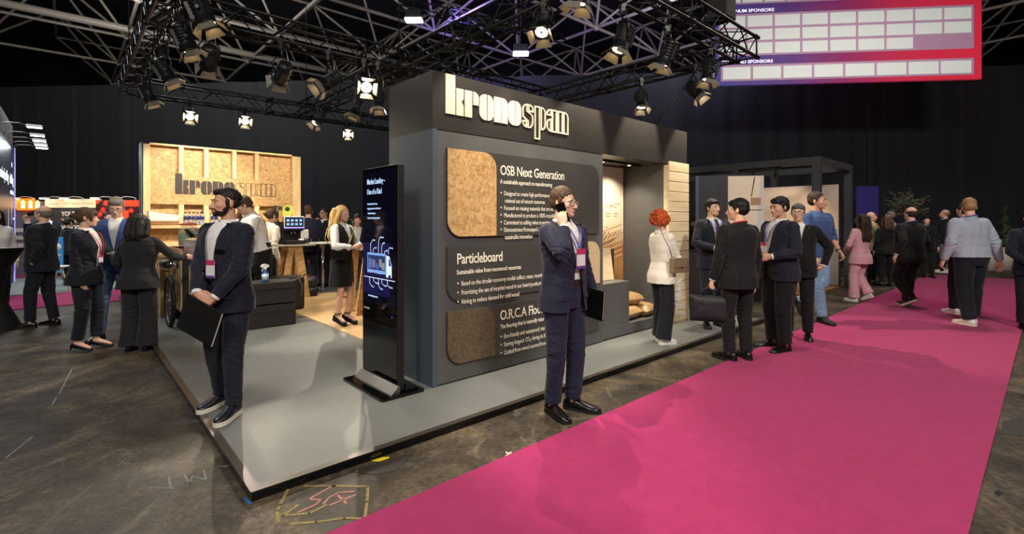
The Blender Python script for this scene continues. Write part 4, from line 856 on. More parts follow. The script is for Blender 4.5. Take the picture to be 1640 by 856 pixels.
# blue poster stand, white table, counters
g = fpt(84, 10.9); ps = thing('poster_stand', 'blue notice stand with two white discs about cups', 'sign', g, 0); MB().box(-.20, .22, 0, .03, .35, 1.15, .004).build('panel', mat('sky blue print', (64, 140, 196), .5, emit=.2), ps); MB().box(-.2, .22, -.15, .2, 0, .02).box(-.01, .03, .03, .05, .02, .5).build('foot', M_BLK, ps)
for x in (-.08, .12): MB().lathe([(0, 0), (.075, 0), (.075, .004), (0, .004)], 18, M=Matrix.Translation((x, -.0005, .93)) @ Matrix.Rotation(PI / 2, 4, 'X')).build('disc', M_WHT, ps)
for t, z in (('Re-use Cups', .74), ('Cups Only', .65)): text('notice_text', t, .085, M_WHT, ps, (.01, -.001, z), sx=.8, bold=.003, align='CENTER')
text('notice_text', 'thank you kindly', .04, M_WHT, ps, (.01, -.001, .55), sx=.8, align='CENTER')
g = fpt(92, 10.3); wt_ = thing('side_table', 'small round white table on splayed wooden legs below the blue notice', 'table', g, 0); zz = CZ - (426 - HY) / F * 10.3; MB().lathe([(0, zz - .03), (.19, zz - .03), (.20, zz - .015), (.19, zz), (0, zz)], 22).build('tabletop', M_WHT, wt_)
for a in (.5, 2.6, 4.7): MB().tube([(.06 * math.cos(a), .06 * math.sin(a), zz - .03), (.20 * math.cos(a), .20 * math.sin(a), 0)], .016, 8).build('leg', M_PINE, wt_)
g = fpt(98, 12.3); gc = thing('reception_counter', 'pale grey reception counter behind the pinned up hair woman', 'counter', g, 0); MB().box(0, 1.35, 0, .5, 0, 1.02).build('body', mat('grey counter', (124, 124, 126), .5), gc); MB().box(-.03, 1.38, -.04, .54, 1.02, 1.06).build('worktop', M_WHT, gc)
pt = thing('plant_pot', 'small white pot on the reception counter', 'pot', g + Vector((.62, .2, 1.06)), 0); MB().lathe([(0, 0), (.07, 0), (.09, .16), (.08, .16), (.06, .02), (0, .02)], 16).build('pot', M_WHT, pt)
# ------------------------------------------------------------------ pavilion on the right
PV = Vector((5.93, 9.42, 0)); PH = 2.76
pv = thing('pavilion', 'dark steel framed open pavilion behind the group at the carpet', 'pavilion', PV, A)       # local x = d1, y = d2
M_STL = mat('dark grey steel', (58, 60, 62), .5); PL, PW = 5.2, 2.35; b = .14
for (x0, x1, y0, y1, n_) in ((0, b, b, PL, 'beam'), (PW - b, PW, b, PL, 'beam'), (0, PW, 0, b, 'beam'), (b, PW - b, PL - b, PL, 'beam')): MB().box(x0, x1, y0, y1, PH - b, PH, .004).build(n_, M_STL, pv)
for x, y in ((0, 0), (PW - b, 0), (PW - b, 1.55), (0, 1.55), (0, PL - b), (PW - b, PL - b)): MB().box(x, x + b, y, y + b, 0, PH - b).build('post', M_STL, pv)
MB().box(b + .001, PW - .14, .2, PL - .2, .0, .035).build('floor_deck', wood_mat('oiled timber deck', (134, 90, 50), (168, 118, 70), 'y', 5, .14, .4), pv)
def lamp(label, x, y, aim, pw):
    t = thing('track_spotlight', label, 'spotlight', Matrix.Translation(PV) @ Matrix.Rotation(A, 4, 'Z') @ Vector((x, y, PH - b)), A, 'track spotlights in the pavilion')
    MB().box(-.02, .02, -.55, .35, -.03, 0).build('track', M_BLK, t); MB().tube([(0, 0, -.03), (0, 0, -.10)], .012, 8).build('stem', M_BLK, t); B = Matrix.Translation((0, 0, -.15)) @ basis(aim)
    c = MB().lathe([(0, .07), (.035, .07), (.038, .06), (.042, -.07), (.036, -.07), (.034, -.05)], 14, M=B).build('lamp_body', M_BLK, t); MB().lathe([(0, -.055), (.034, -.055)], 14, M=B).build('lens', glow('warm track lens', (255, 214, 150), 26), c)
    l = bpy.data.lights.new('lamp_light', 'SPOT'); l.energy = pw; l.color = (1, .80, .55); l.spot_size = R(70); l.spot_blend = .5; l.shadow_soft_size = .03; lo = link('lamp_light', l, t); lo.matrix_local = B @ Matrix.Translation((0, 0, -.09))
lamp('lit track spotlight over the lamp photo wall', .07, 1.25, (-.45, -.5, -.8), 40); lamp('lit track spotlight at the corner facing the dune picture', .30, .9, (.75, .2, -.5), 70); lamp('lit track spotlight nearest the display wall planks', .07, 2.5, (-.4, -.6, -.7), 40)
# picture walls
pw_ = thing('picture_wall', 'pale picture wall of dunes above a mint strip in the pavilion', 'picture wall', Matrix.Translation(PV) @ Matrix.Rotation(A, 4, 'Z') @ Vector((2.12, .25, .036)), A)
MB().box(0, .09, -.05, 2.75, 0, 2.32).build('panel', mat('plum dark edge', (44, 38, 48), .5), pw_)
def dune_mat():
    m = bpy.data.materials.new('dune print'); m.use_nodes = True; nt = m.node_tree; b = nt.nodes['Principled BSDF']; tc = nt.nodes.new('ShaderNodeTexCoord')
    mp = nt.nodes.new('ShaderNodeMapping'); mp.inputs['Scale'].default_value = (1, .5, 1.3); nt.links.new(tc.outputs['Object'], mp.inputs['Vector']); wv = nt.nodes.new('ShaderNodeTexWave'); wv.wave_type = 'RINGS'; wv.inputs['Scale'].default_value = 5.5; wv.inputs['Distortion'].default_value = 1.2; nt.links.new(mp.outputs[0], wv.inputs['Vector'])
    nt.links.new(ramp(nt, wv.outputs[0], [(0, (214, 196, 176)), (1, (226, 208, 190))]), b.inputs['Base Color']); b.inputs['Roughness'].default_value = .6; return m
M_DUNE = dune_mat(); MB().box(-.004, -.0001, -.03, 2.73, .85, 2.30).build('dune_print', M_DUNE, pw_); MB().box(-.006, -.0041, -.02, 1.20, 1.05, 1.30).build('mint_strip', mat('mint print', (150, 188, 178), .6), pw_)
MB().box(-.0065, -.0041, -.02, 1.9, .86, 1.04).build('cream_strip', mat('cream print', (232, 206, 160), .6), pw_); MB().box(-.004, -.0001, -.03, 2.73, .02, .84).build('skirting', mat('warm grey panel', (140, 136, 132), .6), pw_)
MB().add([(-.0062, -.02, 1.31)] + [(-.0062, -.02 + 1.1 * math.cos(i * PI / 48), 1.31 + .62 * math.sin(i * PI / 48)) for i in range(25)], [tuple(range(26))]).build('sun_dome', mat('peach print', (232, 204, 170), .6), pw_, fix=False)
lp_ = thing('photo_panel', 'tall photo panel of ceiling lamps standing left of the dune picture', 'picture wall', fpt(1148, 9.3), R(-10)); wdx = fpt(1218, 9.3).x - fpt(1148, 9.3).x
MB().box(0, wdx, 0, .08, 0, zt(281, 9.3)).build('panel', mat('dark frame panel', (40, 36, 38), .5), lp_); z0, z1 = zt(372, 9.3), zt(282, 9.3)
ph = MB().box(.20, wdx - .0, -.006, -.0001, z0, z1 - .01).build('photo', mat('cream ceiling print', (226, 206, 176), .5, emit=.12), lp_)
MB().prism([(.36, z1 - .5), (.58, z1 - .5), (.56, z1 - .62), (.40, z1 - .62)], -.009, -.0061).prism([(.60, z1 - .42), (.78, z1 - .42), (.78, z1 - .56), (.60, z1 - .56)], -.009, -.0061).build('lampshade_print', mat('tan lamp print', (180, 146, 110), .6), ph); MB().prism([(.66, z1 - .03), (.68, z1 - .03), (.62, z1 - .40), (.605, z1 - .40)], -.009, -.0061).box(.40, .80, -.0085, -.0061, z1 - .66, z1 - .645).build('cable_print', mat('dark brown print', (70, 52, 40), .6), ph)
MB().prism([(.70, z0), (wdx, z0), (wdx, z1 - .02), (.78, z1 - .02)], -.0075, -.0061).build('pale_wall_print', mat('white wall print', (216, 212, 204), .6), ph)
dk = thing('dark_partition', 'tall dark partition between the planks and the lamp photo', 'partition', fpt(1119, 9.2), R(-10)); MB().box(0, fpt(1146, 9.2).x - fpt(1119, 9.2).x + .05, 0, .1, 0, zt(282, 9.2)).build('panel', mat('charcoal partition', (36, 38, 42), .5), dk); MB().box(-.06, -.001, -.02, .1, 0, zt(282, 9.2)).build('edge_post', M_SIDE, dk)
s2 = thing('counter', 'low dark brown counter in the dark gap right of the planks', 'counter', fpt(1092, 8.9), R(-10)); MB().box(0, .30, 0, .4, 0, .95).build('body', mat('dark brown counter', (44, 32, 26), .5), s2); MB().box(-.02, .32, -.02, .42, .95, .98).build('worktop', M_BLK, s2)
g = G(1297, 468); sl = thing('wooden_stool', 'pale wooden stool glimpsed behind the man in polo shirt', 'stool', g, R(30))
for x in (-.14, .14):
    for y in (-.14, .14): MB().box(x - .02, x + .02, y - .02, y + .02, .036, .50).build('leg', M_SPRUCE, sl)
MB().box(-.18, .18, -.18, .18, .50, .53, .006).build('seat', M_SPRUCE, sl); MB().box(-.12, .12, -.15, -.13, .2, .23).box(-.12, .12, .13, .15, .2, .23).build('rung', M_CHR, sl)
# ------------------------------------------------------------------ far right
g = fpt(1372, 16.2); vs_ = thing('violet_screen', 'dark violet screen hanging against the rear drape right of the pavilion', 'screen', Vector((g.x, 16.2, zt(346, 16.2))), R(-3)); MB().box(0, .70, 0, .06, 0, .98).build('panel', mat('violet panel', (44, 34, 96), .4, emit=.3), vs_); MB().tube([(.35, .03, .98), (.35, .03, 8.9 - zt(346, 16.2))], .01, 6).build('wire', M_BLK, vs_)
M_LEAF = mat('olive leaf', (92, 104, 74), .6, var=(12, .3)); M_CYP = mat('cypress green', (62, 78, 46), .8, var=(20, .4)); M_BARK = mat('bark', (84, 68, 52), .8)
g = fpt(1452, 13.9); ot = thing('olive_tree', 'potted olive tree behind the balding man in black', 'tree', g, 0); MB().lathe([(0, 0), (.26, 0), (.34, .55), (.30, .55), (.24, .05), (0, .05)], 20).build('pot', M_WHT, ot); MB().tube([(0, 0, .4), (.04, 0, 1.1), (-.02, .02, 1.72)], [.05, .04, .03], 8).build('trunk', M_BARK, ot)
lf_ = MB(); tw = MB()
for i in range(44):
    a, e = rnd.uniform(0, 6.28), rnd.uniform(-.3, 1.4); rr = rnd.uniform(.35, .62); d = Vector((math.cos(a) * math.cos(e), math.sin(a) * math.cos(e), math.sin(e))); q = Vector((0, 0, 1.35)) + d * rr * (1.15 if d.z > .4 else .95); tw.tube([Vector((0, 0, 1.3)), Vector((0, 0, 1.3)).lerp(q, .6) + Vector((0, 0, .05)), q], .007, 4)
    for k in range(16):
        c = Vector((0, 0, 1.35)).lerp(q, .45 + .6 * k / 16); n_ = Vector((rnd.gauss(0, 1), rnd.gauss(0, 1), rnd.gauss(.4, 1))).normalized(); s1 = n_.orthogonal().normalized() * .013; lf_.add([c, c + n_ * .035 + s1, c + n_ * .085, c + n_ * .035 - s1], [(0, 1, 2, 3)])
LO = lf_.build('foliage', M_LEAF, ot, fix=False); TW = tw.build('twigs', M_BARK, ot); LO.location.z = TW.location.z = .42
g = fpt(1609, 15.2); cy = thing('spiral_cypress', 'slim spiral cut cypress in a white pot on the right', 'tree', g, 0); MB().lathe([(0, 0), (.22, 0), (.26, .70), (.23, .70), (.2, .05), (0, .05)], 22).build('pot', mat('cream planter', (206, 194, 178), .5), cy); MB().tube([(0, 0, .5), (0, 0, 1.7)], .03, 8).build('trunk', M_BARK, cy)
cf = MB(); n_ = 60; cf.tube([(.075 * math.cos(i * .42) * (1.2 - i / n_), .075 * math.sin(i * .42) * (1.2 - i / n_), .68 + 1.28 * i / n_) for i in range(n_ + 1)], [.085 * (1.1 - .75 * i / n_) for i in range(n_ + 1)], 8)
for k in range(1500):
    i = rnd.random() * n_; a = rnd.uniform(0, 6.28); r_ = .09 * (1.1 - .75 * i / n_); c = Vector((.075 * math.cos(i * .42) * (1.2 - i / n_) + r_ * math.cos(a), .075 * math.sin(i * .42) * (1.2 - i / n_) + r_ * math.sin(a), .68 + 1.28 * i / n_)); q = Vector((math.cos(a), math.sin(a), rnd.uniform(.2, 1.2))).normalized() * .05; s1 = q.orthogonal().normalized() * .012; cf.add([c + s1, c + q, c - s1], [(0, 1, 2)])
cf.build('foliage', M_CYP, cy)
g = fpt(1584, 15.0); wp = thing('planter', 'empty looking cream planter left of the spiral cypress', 'planter', g, 0); MB().lathe([(0, 0), (.18, 0), (.22, .70), (.19, .70), (.16, .05), (0, .05)], 22).build('pot', mat('cream planter', (206, 194, 178), .5), wp)
MB().lathe([(0, .64), (.2, .64)], 22).build('soil', mat('soil', (50, 40, 32), .9), wp)
# ------------------------------------------------------------------ marks and scraps on the floor
M_CHY = mat('yellow chalk', (150, 136, 84), .9, var=(40, .4)); M_CHP = mat('pink chalk', (188, 132, 118), .9, var=(40, .3)); M_CHB = mat('pale blue chalk', (128, 134, 132), .9, var=(40, .3))
def strokes(name, label, m, lines, w=.012, cat='chalk mark'):
    mb = MB()
    for pts in lines:
        q = [G(*p) for p in pts]
        for a, b in zip(q, q[1:]):
            d = (b - a); 
            if d.length < 1e-4: continue
            n = Vector((-d.y, d.x, 0)).normalized() * w * .5; e = d.normalized() * w * .3
            z = Vector((0, 0, .0015)); mb.add([a - n - e + z, b - n + e + z, b + n + e + z, a + n - e + z], [(0, 1, 2, 3)])
    return tag(mb.build(name, m, fix=False), label, cat)
cp = lambda x, y: (430 + x / 6.586, 720 + y / 6.586)
strokes('chalk_outline', 'yellow chalk rectangle on the floor below the platform corner', M_CHY, [[cp(205, 430), cp(120, 590), cp(92, 650), cp(100, 770)], [cp(240, 790), cp(500, 770), cp(800, 730), cp(1000, 735)], [cp(380, 392), cp(700, 388), cp(1050, 395)], [cp(1050, 395), cp(1040, 560), cp(1015, 740)], [cp(310, 590), cp(150, 705), cp(430, 678), cp(610, 590)]], .016)
strokes('chalk_cross', 'pink chalk cross and zigzag inside the yellow chalk rectangle', M_CHP, [[cp(690, 382), cp(420, 530), cp(550, 535), cp(500, 585), cp(310, 668)], [cp(650, 590), cp(780, 540), cp(910, 485)], [cp(735, 490), cp(820, 572)], [cp(580, 580), cp(640, 510), cp(740, 460), cp(900, 450)]], .013)
c7 = lambda x, y: (x / 2.276, 480 + y / 2.276)
strokes('chalk_letters', 'faint pale blue chalk letters on the dark floor left of the platform', M_CHB, [[c7(548, 688), c7(634, 690)], [c7(615, 645), c7(622, 690)], [c7(672, 640), c7(690, 672), c7(702, 644), c7(752, 660), c7(742, 625)], [c7(800, 610), c7(835, 608)]], .010)
strokes('chalk_dashes', 'dashed pale chalk line on the floor at far left', M_CHB, [[c7(262, 255), c7(215, 345)], [c7(205, 360), c7(190, 385)], [c7(120, 500), c7(20, 580)]], .012)
def scrap(name, label, cat, pts, m, z=.0):
    q = [G(*p) for p in pts]; return tag(MB().prism([(p.x, p.y) for p in q], z, z + .003, plane='xy').build(name, m), label, cat)
scrap('tape_patch', 'scrap of yellow tape on the floor by the platform edge', 'tape', [(595, 739), (612, 733.5), (624, 733), (621, 738.5), (606, 740)], mat('yellow tape', (226, 204, 30), .5))
scrap('paper_scrap', 'small crumpled pale paper scrap on the floor before the carpet', 'scrap', [(807, 733), (812, 729), (809, 724), (815, 726), (820, 724), (818, 729), (819, 732), (813, 731)], mat('dirty paper', (190, 184, 172), .7))
scrap('tape_patch', 'scrap of blue tape under the platform corner', 'tape', [(389, 797), (399, 803), (404, 808), (397, 808), (391, 801)], mat('blue tape', (40, 110, 180), .5))
scrap('floor_hatch', 'dark metal floor hatch beside the platform edge', 'hatch', [(560, 756), (634, 732), (662, 726), (634, 754), (606, 762)], mat('dark hatch', (50, 44, 38), .6, var=(6, .3)))
scrap('floor_hatch', 'dark metal floor hatch right of the magenta carpet', 'hatch', [(1606, 676), (1640, 668), (1660, 690), (1640, 700), (1605, 696)], mat('dark hatch', (50, 44, 38), .6))
scrap('paper_scrap', 'dark square tape scrap on the floor right of the carpet', 'scrap', [(1592, 790), (1598, 786), (1606, 790), (1600, 795)], M_MBLK)
# ------------------------------------------------------------------ people
def loft(mb, rings, smooth=True):
    n = len(rings[0]); base = len(mb.v); vs = [p for r in rings for p in r]; fs = []
    for i in range(len(rings) - 1):
        for k in range(n):
            l = (k + 1) % n; fs.append((i * n + k, i * n + l, (i + 1) * n + l, (i + 1) * n + k))
    fs.append(tuple(range(n - 1, -1, -1))); fs.append(tuple((len(rings) - 1) * n + k for k in range(n)))
    return mb.add(vs, fs, smooth)
MB.loft = lambda self, rings, smooth=True: loft(self, rings, smooth)
def sering(cx, cy, z, hx, yf, yb, n=28, e=2.4):
    out = []
    for k in range(n):
        t = 2 * PI * k / n; c, s = math.cos(t), math.sin(t)
        x = math.copysign(abs(c) ** (2 / e), c) * hx; y = math.copysign(abs(s) ** (2 / e), s); y = y * yb if y > 0 else y * yf
        out.append(Vector((cx + x, cy + y, z)))
    return out
def remesh(mb, vx, smooth=2):
    me = bpy.data.meshes.new('tmp'); me.from_pydata(mb.v, [], mb.f)
    bm = bmesh.new(); bm.from_mesh(me); bmesh.ops.recalc_face_normals(bm, faces=bm.faces[:]); bm.to_mesh(me); bm.free()
    o = link('tmp', me); md = o.modifiers.new('r', 'REMESH'); md.mode = 'VOXEL'; md.voxel_size = vx; md.use_smooth_shade = True
    dg = bpy.context.evaluated_depsgraph_get(); dg.update(); r = bpy.data.meshes.new_from_object(o.evaluated_get(dg))
    bpy.data.objects.remove(o); bpy.data.meshes.remove(me)
    n = len(r.vertices); co = np.empty(n * 3); r.vertices.foreach_get('co', co); co = co.reshape(-1, 3)
    ed = np.empty(len(r.edges) * 2, int); r.edges.foreach_get('vertices', ed); ed = ed.reshape(-1, 2)
    deg = np.bincount(ed.ravel(), minlength=n).astype(float); deg[deg == 0] = 1
    for it in range(smooth):
        for lam in (.6, -.5) if smooth > 1 else (.5,):
            s = np.zeros((n, 3))
            for k in range(3): s[:, k] = np.bincount(ed[:, 0], co[ed[:, 1], k], n) + np.bincount(ed[:, 1], co[ed[:, 0], k], n)
            co = co + lam * (s / deg[:, None] - co)
    r.vertices.foreach_set('co', co.ravel()); r.update(); r.polygons.foreach_set('use_smooth', [True] * len(r.polygons))
    return r
def wrinkle(me, amp, fr, seed=0.0, spots=(), sharp=True):
    """cloth folds: ridged noise, stronger near the joints given as (point, radius, extra)"""
    n = len(me.vertices); co = np.empty(n * 3); me.vertices.foreach_get('co', co); co = co.reshape(-1, 3)
    no = np.empty(n * 3); me.vertices.foreach_get('normal', no); no = no.reshape(-1, 3)
    a = np.full(n, amp); e = np.zeros(n)
    for p, r, ex in spots: e += ex * np.exp(-((co - np.array(p)) ** 2).sum(1) / (r * r))
    h = np.empty(n); nz = mnoise.noise; sx, sy, sz = fr
    for i in range(n):
        x, y, z = co[i]; q = nz(Vector((x * sx + seed, y * sy, z * sz + .5 * x * sx)))
        if e[i] > .0008: e[i] *= 1 - 2.4 * abs(nz(Vector((x * 7 + seed, y * 7, z * 24 + x * 9))))
        h[i] = (1 - 2.2 * abs(q)) if sharp else q
    h -= h.mean(); co += no * (h * a + e)[:, None]
    me.vertices.foreach_set('co', co.ravel()); me.update()
def fabric(name, c, rough=.8, var=.10, weave=True):
    return mat(name, c, rough, var=(26, var), bump=(420, .12) if weave else None, spec=.25, sheen=.12)
SKIN = mat('fair skin', (228, 180, 154), .5, var=(30, .06), spec=.35); SKINT = mat('tan skin', (210, 158, 128), .5, var=(30, .06), spec=.35); SKINA = mat('warm skin', (230, 186, 154), .48, var=(30, .05), spec=.35)
M_EYE = mat('eye white', (222, 214, 206), .3); M_IRIS = mat('iris', (40, 28, 20), .2); M_LIP = mat('lips', (190, 122, 110), .5)
def hairm(name, c, rough=.6): return mat(name, c, rough, var=(60, .35), bump=(90, .7), spec=.4, stretch=(1, 1, .18))
H_DK = hairm('near black hair', (26, 21, 19)); H_BR = hairm('brown hair', (78, 56, 38)); H_DB = hairm('dark brown hair', (48, 34, 26)); H_GR = hairm('greying hair', (122, 112, 102)); H_BL = hairm('blonde hair', (214, 178, 112)); H_RD = hairm('copper red hair', (196, 84, 34)); H_SG = hairm('sandy hair', (158, 122, 82)); H_BK = hairm('black hair', (16, 15, 16))
F_NAVY = fabric('navy suiting', (27, 29, 41)); F_NAVY2 = fabric('bluer navy suiting', (33, 36, 57)); F_BLK = fabric('black suiting', (19, 19, 21)); F_CHAR = fabric('charcoal suiting', (33, 32, 35)); F_BLUE = fabric('mid blue suiting', (56, 80, 132)); F_BTRO = fabric('blue denim', (70, 96, 136)); F_WHITE = fabric('white cotton', (232, 230, 226), .75, .03); F_PINK = fabric('pink suiting', (214, 160, 168)); F_PALE = fabric('pale grey blue cotton', (166, 172, 186), .75, .05); F_POLO = fabric('slate blue knit', (62, 88, 134)); F_JEAN = fabric('light washed denim', (126, 158, 188), .85, .12); F_KHAK = fabric('beige cloth', (176, 156, 118)); F_CREAM = fabric('cream silk', (236, 230, 214), .5, .03); F_DNAVY = fabric('dark navy cloth', (22, 24, 33)); F_GREYT = fabric('grey trousers cloth', (104, 102, 104))
L_BLK = mat('black leather', (16, 15, 16), .28); L_BRN = mat('brown leather', (60, 40, 28), .35); L_WHT = mat('white trainer leather', (226, 224, 218), .5); L_SOLE = mat('off white rubber sole', (222, 216, 200), .6); L_DSOLE = mat('dark rubber sole', (20, 19, 18), .7); L_NVY = mat('dark navy leather', (24, 25, 34), .35)
M_LANY = mat('red lanyard ribbon', (206, 52, 74), .6); M_LANP = mat('purple lanyard ribbon', (104, 92, 190), .6); M_CARD = mat('badge card', (236, 234, 232), .4); M_CARDB = mat('badge magenta band', (200, 50, 110), .5); M_CARDV = mat('badge violet band', (110, 60, 150), .5)
M_GLASS = mat('spectacle lens', (230, 235, 240), .02, alpha=.12, spec=.8); M_FRAME = mat('dark spectacle frame', (30, 26, 26), .3)
MALE = [(.70, .165, .115, .12), (.80, .172, .120, .128), (.90, .174, .115, .132), (1.0, .162, .112, .112), (1.08, .154, .110, .098), (1.18, .160, .116, .104), (1.28, .176, .122, .118), (1.36, .182, .116, .120), (1.42, .160, .092, .108), (1.455, .118, .072, .088), (1.49, .068, .056, .070)]
FEM = [(.70, .165, .110, .12), (.80, .176, .115, .135), (.90, .174, .110, .138), (1.0, .146, .100, .110), (1.08, .126, .094, .088), (1.18, .140, .112, .092), (1.27, .156, .138, .104), (1.36, .160, .108, .106), (1.42, .142, .080, .096), (1.455, .104, .062, .078), (1.49, .058, .050, .062)]
class Person:
    def __init__(p, label, loc, face, H=1.76, sex='m', w=1.0, belly=0.0, vx=.006, skin=None, lf=(.10, 0, 8), rf=(-.10, 0, 8), lean=0, twist=0, roll=0, hyaw=0, hpitch=0, hroll=0, hips=(0, 0), drop=0.0, lh=None, rh=None, lel=None, rel=None, lhd=None, rhd=None, lhn=None, rhn=None, lcurl=.35, rcurl=.35, hipyaw=0, headk=1.0, rface=True, group=None, z=None):
        p.s = s = H / 1.75; p.vx = vx; p.sex = sex; p.w = w; p.belly = belly; p.skin = skin or SKIN; p.seed = rnd.random() * 50
        p.root = thing('person', label, 'person', loc, face, group); p.prof = MALE if sex == 'm' else FEM
        p.feet = {'l': lf, 'r': rf}; V = Vector
        pc = V(((lf[0] + rf[0]) / 2 + hips[0], (lf[1] + rf[1]) / 2 + hips[1], (.925 - drop + min([(f_[3] if len(f_) > 3 else 0) for f_ in (lf, rf)])))); p.pc = pc * s
        HYm = Matrix.Rotation(R(hipyaw), 4, 'Z'); p.Mp = Matrix.Translation(p.pc) @ HYm @ Matrix.Scale(s, 4)
        p.Mt = Matrix.Translation(p.pc) @ Matrix.Rotation(R(twist), 4, 'Z') @ Matrix.Rotation(R(lean), 4, 'X') @ Matrix.Rotation(R(roll), 4, 'Y') @ Matrix.Scale(s, 4) @ Matrix.Translation((0, 0, -.925))
        p.Ti = p.Mt.inverted()
        piv = V((0, .015, 1.53)); p.Mh = p.Mt @ Matrix.Translation(piv) @ Matrix.Rotation(R(hyaw), 4, 'Z') @ Matrix.Rotation(R(hpitch), 4, 'X') @ Matrix.Rotation(R(hroll), 4, 'Y') @ Matrix.Scale(headk, 4) @ Matrix.Translation(-piv)
        p.leg = {}; p.arm = {}
        for q, sg in (('l', 1), ('r', -1)):
            f = p.feet[q]; hip = p.Mp @ V((sg * .09, 0, -.02)); lift = f[3] if len(f) > 3 else 0.0; pit = f[4] if len(f) > 4 else 0.0
            FM = Matrix.Translation(V((f[0], f[1], lift)) * s) @ Matrix.Rotation(R(180) + R(f[2]) * sg, 4, 'Z') @ Matrix.Translation((0, .13 * s, 0)) @ Matrix.Rotation(R(-pit), 4, 'X') @ Matrix.Translation((0, -.13 * s, 0)) @ Matrix.Scale(s, 4)
            ank = FM @ V((0, -.005, .085)); fd = (FM.to_3x3() @ V((0, 1, 0))).normalized()
            l1 = l2 = max(.402 * s, (ank - hip).length * .5020); kn = p.ik(hip, ank, l1, l2, V((fd.x, fd.y, .0)) + V((sg * .05, 0, 0))); p.leg[q] = (hip, kn, ank, FM)
            sh = p.Mt @ V((sg * (.178 if sex == 'm' else .155) * (.6 + .4 * w), .0, 1.405)); t = {'l': lh, 'r': rh}[q]
            t = V(t) * s if t is not None else p.Mt @ V((sg * .245 * (.5 + .5 * w), -.05, .885))
            el = {'l': lel, 'r': rel}[q]; el = V(el) if el else V((sg * .35, .9, -.2))
            d0 = t - sh; lim = .545 * s
            if d0.length > lim: t = sh + d0 * (lim / d0.length)
            e = p.ik(sh, t, .295 * s, .255 * s, el)
            hd = {'l': lhd, 'r': rhd}[q]; hd = V(hd).normalized() if hd else (t - e).normalized()
            hn = {'l': lhn, 'r': rhn}[q]; hn = V(hn) if hn else V((-sg, .25, 0)); hn = (hn - hd * hn.dot(hd)).normalized()
            p.arm[q] = (sh, e, t, hd, hn, {'l': lcurl, 'r': rcurl}[q])
        p.body()
    def ik(p, a, b, l1, l2, pole):
        d = b - a; L = min(d.length, (l1 + l2) * .999); n = d.normalized(); x = (l1 * l1 - l2 * l2 + L * L) / (2 * L); h = math.sqrt(max(0, l1 * l1 - x * x))
        q = pole - n * pole.dot(n)
        if q.length < 1e-4: q = n.orthogonal()
        return a + n * x + q.normalized() * h
    def pr(p, z):
        t = p.prof; z = max(t[0][0], min(t[-1][0], z))
        for a, b in zip(t, t[1:]):
            if z <= b[0]: k = (z - a[0]) / (b[0] - a[0]); k = k * k * (3 - 2 * k) * .5 + k * .5; r = [a[i] + (b[i] - a[i]) * k for i in (1, 2, 3)]; break
        r[0] *= p.w; r[1] *= (.5 + .5 * p.w); r[2] *= (.5 + .5 * p.w); r[1] += p.belly * math.exp(-((z - 1.06) / .14) ** 2); r[0] += p.belly * .5 * math.exp(-((z - 1.04) / .14) ** 2); return r
    def torso(p, mb, inf, z0, z1, M, flare=0.0, n=32):
        rings = []; k = max(6, int((z1 - z0) / .03))
        for i in range(k + 1):
            z = z0 + (z1 - z0) * i / k; hx, yf, yb = p.pr(z); g = inf * (1 if z < 1.42 else max(.3, 1 - (z - 1.42) / .08)); fl = flare * max(0, (.98 - z) / .2)
            rings.append([M @ q for q in sering(0, 0, z, hx + g + fl, yf + g + fl, yb + g + fl, n)])
        loft(mb, rings)
    def limb(p, mb, pts, rad, M=None, n=14):
        a, b, c = pts
        if M is not None: a, b, c = M @ a, M @ b, M @ c
        e = b * .86 + (a.lerp(b, .8) + b.lerp(c, .2)) * .07
        P_ = [a, a.lerp(b, .3), a.lerp(b, .62), a.lerp(b, .86), e, b.lerp(c, .14), b.lerp(c, .4), b.lerp(c, .72), c]
        t = [0, .15, .31, .43, .5, .57, .7, .86, 1]
        def rr(u): u *= len(rad) - 1; i = min(int(u), len(rad) - 2); return rad[i] + (rad[i + 1] - rad[i]) * (u - i)
        rs = [rr(u) for u in t]; mb.tube(P_, rs, n); mb.ball(a, rs[0] * .98, sub=2); return P_
    def put(p, name, me, m, M=None, parent=None):
        if isinstance(me, MB): o = me.build(name, m, parent or p.root)
        else: me.name = name; me.materials.clear(); me.materials.append(m); o = link(name, me, parent or p.root)
        if M is not None: o.matrix_local = M
        return o
    def hand(p, mb, q):
        s = p.s; sh, e, t, d, n, curl = p.arm[q]; sg = 1 if q == 'l' else -1; th = d.cross(n) * (-sg); k = s * (1.0 if p.sex == 'm' else .9)
        B = Matrix((( *th, 0), (*d, 0), (*n, 0), (0, 0, 0, 1))).transposed(); B.translation = t; X = lambda x, y, z: B @ (Vector((x, y, z)) * k)
        rings = []
        for y, hx, hz, cx in ((-.01, .026, .020, 0), (.02, .031, .019, .002), (.05, .039, .016, .002), (.08, .041, .0135, .001), (.097, .038, .011, 0)):
            rings.append([X(cx + a.x, y, a.y) for a in [Vector((math.cos(i * PI / 8) * hx, math.sin(i * PI / 8) * hz, 0)) for i in range(16)]])
        loft(mb, rings)
        for x, L, r in ((.0295, .072, .0082), (.0098, .080, .0085), (-.0098, .074, .0082), (-.0285, .058, .0074)):
            a = curl * .55; P0 = Vector((x, .090, 0)); pts = [X(x * .9, .06, 0), X(*P0)]; rs = [r * k * 1.02, r * k * 1.05]; ang = 0; sp = x * 1.4
            for fr, ca in ((.46, 1.0), (.30, 1.25), (.24, .8)):
                ang += curl * ca; st = L * fr; P0 = P0 + Vector((sp * .06, math.cos(ang) * st, math.sin(ang) * st)); pts.append(X(*P0)); r *= .93; rs.append(r * k)
            mb.tube(pts, rs, 8); mb.ball(pts[-1], rs[-1], sub=1)
        c2 = min(1.0, curl)
